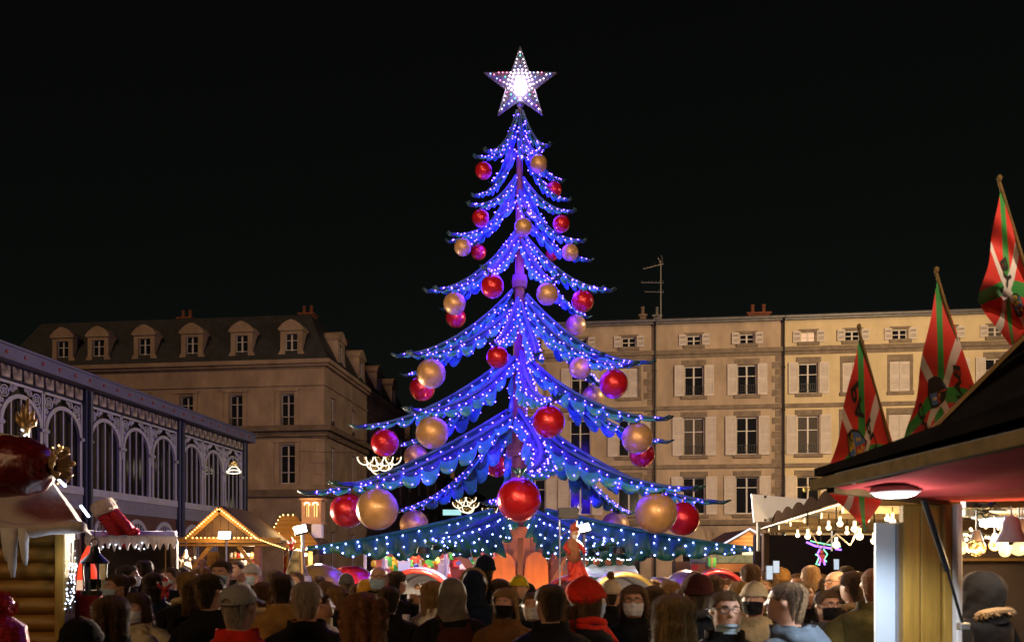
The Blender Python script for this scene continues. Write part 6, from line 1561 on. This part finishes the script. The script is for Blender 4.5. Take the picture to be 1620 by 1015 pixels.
def fur_ring(c, rx, ry, tilt, seed=3, n=900, tube=.032):
    mb = MB(); r = random.Random(seed); c = Vector(c); M = Matrix.Rotation(tilt, 3, 'X')
    cen = [c+M @ Vector((rx*cos(k*PI/16), 0, ry*sin(k*PI/16))) for k in range(33)]; mb.tube(cen, tube*.75, 8, cap=False)
    for _ in range(n):
        k = r.uniform(0, 2*PI); p = c+M @ Vector((rx*cos(k), 0, ry*sin(k))); d = Vector((r.gauss(0,1), r.gauss(0,1), r.gauss(0,1))).normalized(); t = d.orthogonal().normalized()*.0035; a = p+d*tube*.6; mb.add([a-t, a+t, p+d*tube*r.uniform(1.0,1.5)+Vector((0,0,-.008))], [(0,1,2)])
    return mb
def fur_collar(): return fur_ring((0,-.01,1.50), .125, .115, PI/2-.15)
def fur_hood(): return fur_ring((0,.085,1.64), .115, .145, .1)
def fur_back(): return fur_ring((0,-.09,1.505), .13, .06, PI/2-.4)
def trousers(): 
    mb = MB(); n = 20
    for s in (1, -1):
        ringset(mb, [[Vector((s*cx+r*cos(2*PI*k/n), y+r*1.08*sin(2*PI*k/n), z)) for k in range(n)] for z, cx, y, r in ((.07,.107,-.01,.062),(.25,.105,-.01,.066),(.48,.10,.005,.073),(.66,.095,.004,.086),(.80,.09,.0,.098))])
    ringset(mb, [[Vector((sin(2*PI*k/40)*rx, cos(2*PI*k/40)*ry, z)) for k in range(40)] for z, rx, ry in ((.78,.176,.118),(.90,.184,.13),(.98,.174,.124))]); return mb
def shoe(s):
    mb = MB(); mb.tube([(s*.108,-.075,.045),(s*.108,-.04,.05),(s*.11,.06,.045),(s*.115,.13,.036),(s*.117,.175,.03)], [.03,.045,.046,.043,.02], 10); mb.box(s*.11-.045, s*.11+.045, -.09, .17, 0, .014); return mb
def quilt_lines():
    return None
def puff_coat(pl, pr, hem):
    mb = build_body(pl, pr, .055, True, hem)
    return mb
def backpack():
    mb = MB(); mb.bev(-.15,.15,-.32,-.17,.98,1.40,.05); mb.bev(-.11,.11,-.36,-.32,1.0,1.2,.03)
    for s in (-1, 1): mb.tube([(s*.10,-.18,1.38),(s*.12,-.05,1.475),(s*.13,.09,1.42),(s*.14,.13,1.25)], .018, 6)
    return mb
def phone_mesh(): return MB().bev(-.034,.034,-.005,.005,-.068,.068,.004)
# --- materials for people
def cloth(n, c, **k): return mat('cloth_'+n, c, .95, var=.35, scale=9, bump=.6, bscale=16, sheen=.10, spec=.12, **k)
def hairm(n, c): return mat('hair_'+n, c, .62, var=.6, scale=26, stretch=(6,6,.4), spec=.25, bump=1, bscale=60, sheen=.6)
CL = {k: cloth(k, v) for k, v in dict(black=(.010,.010,.011), navy=(.008,.013,.032), red=(.62,.03,.014), tan=(.32,.17,.05), mustard=(.50,.26,.03), brown=(.15,.07,.025), grey=(.30,.27,.25), light=(.44,.36,.28), cream=(.50,.42,.28), olive=(.10,.085,.03), greyblue=(.085,.11,.14), blue=(.015,.06,.34), pink=(.50,.30,.30), orange=(.5,.14,.03), yellow=(.55,.42,.02), maroon=(.06,.016,.012), white=(.6,.56,.5), hoodgrey=(.15,.125,.11), dgrey=(.05,.047,.045), beigey=(.34,.25,.13)).items()}
HM = {k: hairm(k, v) for k, v in dict(black=(.012,.009,.007), brown=(.09,.042,.018), dark=(.022,.012,.007), red=(.30,.095,.03), blond=(.50,.30,.10), grey=(.42,.36,.30), light=(.34,.19,.075), olive=(.20,.14,.055)).items()}
SK = [mat('skin_fair', (.52,.29,.20), .5, var=.14, scale=14), mat('skin_warm', (.42,.22,.14), .5, var=.14, scale=14)]
maskb = mat('mask_blue', (.36,.50,.62), .8, var=.06, scale=20); maskw = mat('mask_white', (.58,.60,.66), .8, var=.06, scale=20); maskk = CL['black']
eyew = mat('eye_white', (.7,.66,.62), .2, var=0); eyed = mat('eye_dark', (.02,.012,.01), .15, var=0); lipm = mat('lips', (.34,.10,.08), .45, var=.1)
furm = mat('fur_tan', (.30,.19,.09), .9, var=.4, scale=14); furl = mat('fur_pale', (.50,.38,.22), .9, var=.3, scale=14)
lens_d = mat('lens_violet', (.20,.10,.45), .1, var=0)
CROWD = 'people in the market crowd'
def person(px, ytop, Y, yaw, label, hairc='dark', style='short', coat='black', hat=None, hatc='black', pomc=None, mask=None, arms=('pocket','pocket'), scarf=None, hood=None, hoodc=None, fur=None, furc=None, glasses=False, long=False, extra=(), tilt=0, bare=False, low=False, name='person', coat2=None, group=CROWD):
    """ytop = top of the head in the photo at depth Y; yaw 0 = back turned to the camera, 180 = facing it"""
    top = HC-(ytop-HY)*Y/F; extra_h = {'beanie':.026,'slouch':.055,'cap':.024}.get(hat, 0)+(.085 if pomc else 0)+(.02 if not hat and style not in ('bald','crop') else 0)+(.04 if style == 'curly' else 0)
    s = top/(1.75+extra_h)
    x = (px-CX)*Y/F; t = thing(name, label, 'person', (x, Y, 0), math.radians(yaw), group); t.scale = (s, s, s)
    facing = 75 < abs((yaw+180) % 360-180)
    sk = SK[(int(px)+int(Y*10)) % 2]
    b = part(('body', arms), lambda: build_body(*arms), 'body', sk, t)
    hd = []
    H = lambda key, fn, nm, m_, sm='all': hd.append(part(key, fn, nm, m_, t, sm))
    cm = CL[coat]
    part(('coat', arms, long), lambda: build_body(arms[0], arms[1], .040 if not long else .045, True, .80 if not long else .52), 'coat', cm, t)
    part('trousers', trousers, 'trousers', CL['dgrey' if (int(px) % 3) else 'navy'], t)
    for q in (1, -1): part(('shoe', q), lambda: shoe(q), 'shoe', blackp, t)
    sd_ = int(px) % 3
    if not (hood == 'up'):
        if style == 'bald': H('hair_bald', lambda: hair('crop', 1), 'hair', HM[hairc]) if hairc != 'none' else None
        elif hat and style in ('short','crop'): H(('hair','crop',0), lambda: hair('crop', 1), 'hair', HM[hairc])
        else: H(('hair', style, sd_), lambda: hair(style, 3+sd_*7), 'hair', HM[hairc])
    if hat in ('beanie','slouch'): H(('beanie', hat), lambda: beanie(hat), 'knitted_hat', CL[hatc])
    if hat == 'cap': H('cap', cap_mesh, 'cap', CL[hatc]); H('brim', brim, 'brim', CL[hatc])
    if pomc: H('pom', pom, 'pom', CL[pomc])
    if facing:
        for q in (1, -1): H(('eye', q), lambda: eye_mesh(q), 'eye', eyew); H(('pupil', q), lambda: pupil_mesh(q), 'pupil', eyed)
        H('brows', brows, 'brow', HM[hairc if hairc != 'none' else 'grey'])
        if not mask or mask == 'chin': H('lips', lips, 'mouth', lipm)
    if mask: H(('mask', mask == 'chin'), lambda: mask_mesh(mask == 'chin'), 'face_mask', {'blue': maskb, 'white': maskw, 'black': maskk, 'chin': maskb}[mask])
    if glasses: H('glasses', glasses_mesh, 'glasses', blackp)
    if scarf: part('scarf', scarf_mesh, 'scarf', CL[scarf], t)
    elif hood is None: part(('collar', .075), lambda: collar(.075), 'collar', cm if coat2 is None else CL[coat2], t)
    if hood == 'down': part('hood_down', hood_down, 'hood', CL[hoodc or coat], t)
    if hood == 'up': part('hood_up', hood_up, 'hood', CL[hoodc or coat], t)
    if fur: part(('fur', fur), {'collar': fur_collar, 'hood': fur_hood, 'back': fur_back}[fur], 'fur_trim', furc or furm, t, False)
    if 'backpack' in extra: part('backpack', backpack, 'backpack', CL['maroon' if px < 720 else 'black'], t)
    if tilt:                                              # head parts bowed: keep simple by bowing the whole figure a little
        t.rotation_euler = (math.radians(tilt)*math.cos(math.radians(yaw)), math.radians(tilt)*math.sin(math.radians(yaw)), math.radians(yaw))
    return t
P_ = person
# nearest row ------------------------------------------------------------
P_(127, 976, 3.7, 5, 'person in a black knitted hat and black coat at the foot of the cabin post', 'black', 'crop', 'black', hat='beanie', hatc='black')
P_(176, 941, 4.6, -12, 'woman with very long loose brown hair standing below the black lantern', 'brown', 'long', 'black')
P_(231, 985, 5.2, 10, 'child in a cream bobble hat with stripes in front of the hanging santa toy', 'brown', 'short', 'grey', hat='beanie', hatc='cream', pomc='cream', name='person')
P_(332, 905, 5.4, -28, 'tall dark haired man in a long black coat seen from behind beside the grey cap', 'black', 'short', 'black', long=True)
P_(376, 921, 4.25, -14, 'man in a grey baseball cap and bright red jacket seen from behind', 'grey', 'short', 'red', hat='cap', hatc='grey')
P_(485, 917, 4.9, 4, 'grey haired man in black jacket with an orange collar lining', 'grey', 'short', 'black', coat2='orange')
P_(575, 934, 4.6, -5, 'woman with curly red hair and mustard coat seen from behind', 'red', 'curly', 'mustard')
P_(871, 921, 4.9, 22, 'dark haired man in plain black jacket in front of the orange trunk foot', 'black', 'short', 'black')
P_(929, 913, 5.2, -62, 'woman in a slouchy red hat and red scarf with pale blue mask', 'brown', 'bob', 'black', hat='slouch', hatc='red', mask='blue', scarf='red')
P_(1065, 943, 4.1, 6, 'woman with blond bobbed hair seen from behind before the man in spectacles', 'olive', 'bobwide', 'black')
P_(1147, 931, 4.55, 182, 'dark haired man in black spectacles with his blue mask pulled under the chin', 'dark', 'short', 'black', mask='chin', glasses=True)
P_(1249, 921, 4.3, 50, 'balding man in grey blue padded hooded jacket with bright blue shoulder', 'dark', 'bald', 'greyblue', hood='down', hoodc='greyblue')
P_(1104, 906, 5.3, 15, 'broad man in a maroon brown knitted hat and black fur trimmed coat', 'dark', 'crop', 'black', hat='beanie', hatc='maroon', fur='back', furc=mat('fur_black', (.03,.022,.016), .9))
P_(1003, 924, 5.9, 168, 'long haired woman with spectacles and white mask in a black coat', 'brown', 'long', 'black', mask='white', glasses=True)
P_(1194, 919, 5.7, 150, 'young person in a cream knitted hat and black mask with a zipped beige coat', 'brown', 'short', 'beigey', hat='beanie', hatc='cream', mask='black')
P_(1308, 931, 5.8, 190, 'youth in violet reflecting glasses and dark mask behind the padded hood', 'dark', 'short', 'dgrey', mask='black', glasses=True)
P_(1352, 902, 6.2, 20, 'person with bushy black hair in a dark coat with tan collar near the white panel', 'black', 'messy', 'black', fur='collar')
P_(1384, 899, 5.6, -25, 'man with cropped reddish hair and olive brown jacket touching the white panel', 'red', 'crop', 'olive')
# second row --------------------------------------------------------------
P_(187, 906, 7.2, 140, 'woman with gathered brown hair and blue mask holding out her arm beside the lantern', 'brown', 'bun', 'brown', mask='blue', scarf='mustard', arms=('pocket','front'))
P_(201, 892, 8.8, -80, 'person in profile with white mask just above the woman in blue mask', 'dark', 'short', 'black', mask='white')
P_(229, 884, 9.6, 12, 'tall person in a long black coat standing alone under the snow awning', 'black', 'short', 'black', long=True)
P_(214, 893, 11, 160, 'shadowed person with fair mask standing inside the snow awning stall', 'dark', 'short', 'black', mask='white')
P_(257, 932, 6.3, 165, 'woman in a pale open coat with white mask looking down under the santa toy', 'brown', 'long', 'cream', mask='white', tilt=8)
P_(297, 903, 7.4, 30, 'blond person in dark coat with a big fur hood beside the santa toy', 'blond', 'messy', 'black', fur='back', furc=furl)
P_(289, 897, 9.6, 0, 'person in a dark grey knitted hat behind the fur hood', 'dark', 'crop', 'dgrey', hat='beanie', hatc='dgrey')
P_(321, 881, 8.0, -15, 'woman in a pale pink bobble hat next to the masked man', 'light', 'long', 'pink', hat='beanie', hatc='pink', pomc='pink')
P_(351, 885, 7.7, 178, 'short haired man with pale blue mask facing the camera above the grey cap', 'dark', 'short', 'olive', mask='blue')
P_(382, 905, 7.2, 10, 'small child in a white and pink bobble hat just behind the grey cap', 'light', 'short', 'pink', hat='beanie', hatc='white', pomc='pink')
P_(373, 884, 10.5, 172, 'ruddy faced man in dark clothes in front of the trinket shelves', 'dark', 'short', 'black')
P_(398, 891, 9.4, 165, 'person in a grey knitted hat and blue mask by the red wooden post', 'dark', 'short', 'navy', hat='beanie', hatc='grey', mask='blue')
P_(416, 918, 7.0, 25, 'brown haired child with pale yellow fur collar beside the tan jacket', 'brown', 'short', 'olive', fur='collar', furc=furl)
P_(446, 905, 6.3, 10, 'dark haired man in a wide tan jacket with light collar', 'dark', 'short', 'tan', coat2='light')
P_(434, 899, 9.2, 0, 'dark head showing behind the man in tan jacket', 'black', 'short', 'black')
P_(504, 909, 11, 5, 'dark haired person right in front of the olive gold ride car', 'black', 'short', 'black')
P_(516, 918, 7.8, -10, 'woman with frizzy golden brown hair and pale coat behind the grey haired man', 'light', 'messy', 'light')
P_(532, 924, 7.3, 20, 'person with fair brown hair half hidden by the man bowing his head', 'light', 'short', 'black')
P_(535, 931, 6.4, -70, 'man in a beige jacket bowing his head beside the curly haired woman', 'dark', 'short', 'beigey', tilt=12)
P_(566, 921, 8.3, 8, 'dark haired person above the red curls in front of the red ride car', 'dark', 'short', 'black')
P_(581, 917, 8.1, 20, 'person in a mustard blond hood next to the bald masked man', 'blond', 'bob', 'mustard', hood='up')
P_(600, 896, 8.0, 172, 'bald man with spectacles and light blue mask facing the camera', 'none', 'bald', 'black', mask='blue', glasses=True, fur='collar')
P_(627, 901, 8.2, -35, 'man in black jacket holding a telephone to his ear by the white bowl', 'black', 'short', 'black', arms=('pocket','ear'))
P_(657, 941, 8.4, 0, 'little girl with a ponytail below the white bowled ride car', 'brown', 'pony', 'dgrey')
P_(684, 918, 7.0, -40, 'girl with straight shoulder length brown hair in a light banded jacket', 'light', 'long', 'white', arms=('front','front'))
P_(716, 916, 6.4, 12, 'person with a raised grey hood and black backpack', 'dark', 'short', 'black', hood='up', hoodc='hoodgrey', extra=('backpack',))
P_(733, 924, 8.6, -20, 'person with dark hair in a bright orange coat behind the grey hood', 'dark', 'bob', 'orange')
P_(767, 877, 7.9, 20, 'tall man in a black knitted hat rising above the navy fur hood', 'black', 'crop', 'navy', hat='beanie', hatc='navy')
P_(750, 903, 7.6, 8, 'person in a navy parka with fur edged hood up', 'dark', 'short', 'navy', hood='up', hoodc='navy', fur='hood')
P_(790, 914, 7.8, 25, 'dark fuzzy haired person between the navy parka and the yellow hat', 'dark', 'messy', 'navy')
P_(801, 929, 6.1, 160, 'blond woman in a black mask and brown coat', 'blond', 'long', 'brown', mask='black')
P_(821, 909, 7.8, 172, 'person in a bright yellow knitted hat before the orange trunk', 'brown', 'short', 'dgrey', hat='beanie', hatc='yellow', scarf='dgrey')
P_(905, 936, 6.6, -15, 'woman with long black hair just behind the red scarf', 'black', 'long', 'black')
P_(967, 901, 7.4, -25, 'person in a cream and brown bobble hat in front of the white bowl', 'dark', 'short', 'black', hat='beanie', hatc='light', pomc='brown')
P_(969, 940, 7.7, -10, 'child with golden hair between the red hat and the woman in glasses', 'light', 'bob', 'light')
P_(1060, 917, 8.0, 20, 'fair haired person with tied hair above the blond bob', 'light', 'messy', 'tan')
P_(1188, 890, 7.6, -10, 'brown haired man in a pale jacket filming with his telephone', 'brown', 'short', 'light', arms=('pocket','up'))
P_(1171, 919, 7.3, 5, 'blond person tucked behind the cream knitted hat', 'blond', 'bob', 'beigey')
P_(1215, 903, 8.6, 10, 'dark haired person lifting a lit telephone near the carved post', 'dark', 'short', 'black', arms=('up','pocket'))
P_(1237, 897, 8.8, -10, 'person in a tan knitted hat under the carved post', 'light', 'short', 'tan', hat='beanie', hatc='tan')
P_(1283, 894, 7.8, -12, 'man with short fair brown hair and black collar by the led sign', 'light', 'crop', 'black')
P_(1262, 905, 9.5, 150, 'fair skinned person facing the camera beside the short haired man', 'brown', 'short', 'brown')
P_(1324, 903, 7.6, 110, 'bald man with spectacles turned sideways under the globe bulbs', 'none', 'bald', 'black', glasses=True)
P_(1339, 893, 10, 0, 'dark head under the canopy beyond the bald man', 'black', 'short', 'black')
P_(1222, 931, 7.4, 150, 'woman with honey hair and warm face beside the balding man', 'light', 'long', 'olive')
# further back, filling the gaps
P_(270, 895, 8.6, 165, 'person with blue mask and dark hair between the santa toy and the pink bobble hat', 'dark', 'short', 'black', mask='blue')
P_(243, 905, 8.0, 20, 'short person with dark bobbed hair left of the santa toy', 'dark', 'bob', 'navy')
P_(310, 917, 6.6, -25, 'woman with brown bob just left of the tall dark haired man', 'brown', 'bob', 'black')
P_(468, 903, 9.6, 170, 'person in white mask looking back below the cone display', 'brown', 'short', 'black', mask='white')
P_(548, 906, 10.2, 10, 'person in a dark knitted hat in front of the dark red ride car', 'dark', 'short', 'black', hat='beanie', hatc='dgrey')
P_(615, 925, 6.6, 12, 'dark coated person with short hair to the right of the red curls', 'black', 'short', 'black')
P_(843, 934, 6.3, 175, 'person in white mask behind the plain black jacket', 'dark', 'short', 'navy', mask='white')
P_(835, 921, 8.6, 5, 'person in a dark cap like knitted hat right of the yellow hat', 'dark', 'short', 'black', hat='beanie', hatc='black')
P_(1034, 926, 7.0, 14, 'dark bobbed woman between the spectacled woman and the blond bob', 'dark', 'bob', 'black')
P_(1083, 928, 7.0, -20, 'person with brown hair left of the maroon hat', 'brown', 'short', 'dgrey')
P_(1131, 908, 8.2, 8, 'dark haired person in front of the bright red ride car', 'dark', 'short', 'black')
P_(1150, 915, 9.0, 170, 'person with pale mask looking back below the bright red ride car', 'brown', 'bob', 'black', mask='white')
P_(1206, 915, 8.4, 160, 'red faced person with fair hair between the raised telephones', 'light', 'short', 'dgrey')
P_(1272, 917, 6.9, 172, 'young fair person half hidden behind the balding man', 'light', 'short', 'black')
P_(1300, 906, 8.8, 15, 'dark haired person between the short haired man and the bald man', 'dark', 'short', 'black')
P_(1367, 912, 7.4, -10, 'person with tied light brown hair by the white panel', 'light', 'messy', 'brown')
P_(1330, 925, 6.9, -60, 'person in profile with dark hair below the bald man', 'dark', 'bob', 'black')
# child in the white ride car, vendor in the near stall
P_(663, 921, 13.2, 178, 'child with dark hair and white mask sitting in the white bowled ride car', 'black', 'short', 'navy', mask='white')
P_(1553, 905, 5.45, 25, 'person with a raised dark hood and a wide tan fur collar inside the near stall', 'dark', 'short', 'black', hood='up', hoodc='black', fur='back', furc=furm)
# telephones held up
for px, py, Y, yaw, lab in ((1217,905,7.3,.2,'lit telephone held up beside the brown haired man'),(1228,896,8.3,-.2,'lit telephone held high near the hanging heart'),(1323,892,9.6,0,'lit telephone glowing under the canopy')):
    p = at(px, py, Y); t = thing('telephone', lab, 'telephone', p, yaw, 'telephones held up in the crowd')
    q = phone_mesh(); q.build('case', blackp, t); q = MB(); q.box(-.029,.029,-.007,-.0055,-.060,.060); q.build('screen', emat('phone_screen', (.70,.85,1), .8), t)
# paper cup
p = at(642, 980, 7.6); t = thing('paper_cup', 'white paper cup held between the man on the telephone and the girl', 'cup', p)
q = MB(); q.lathe([(0,-.05),(.03,-.05),(.042,.05),(.038,.05),(.028,-.045)], 16); q.build('cup', whitec, t, smooth=True)
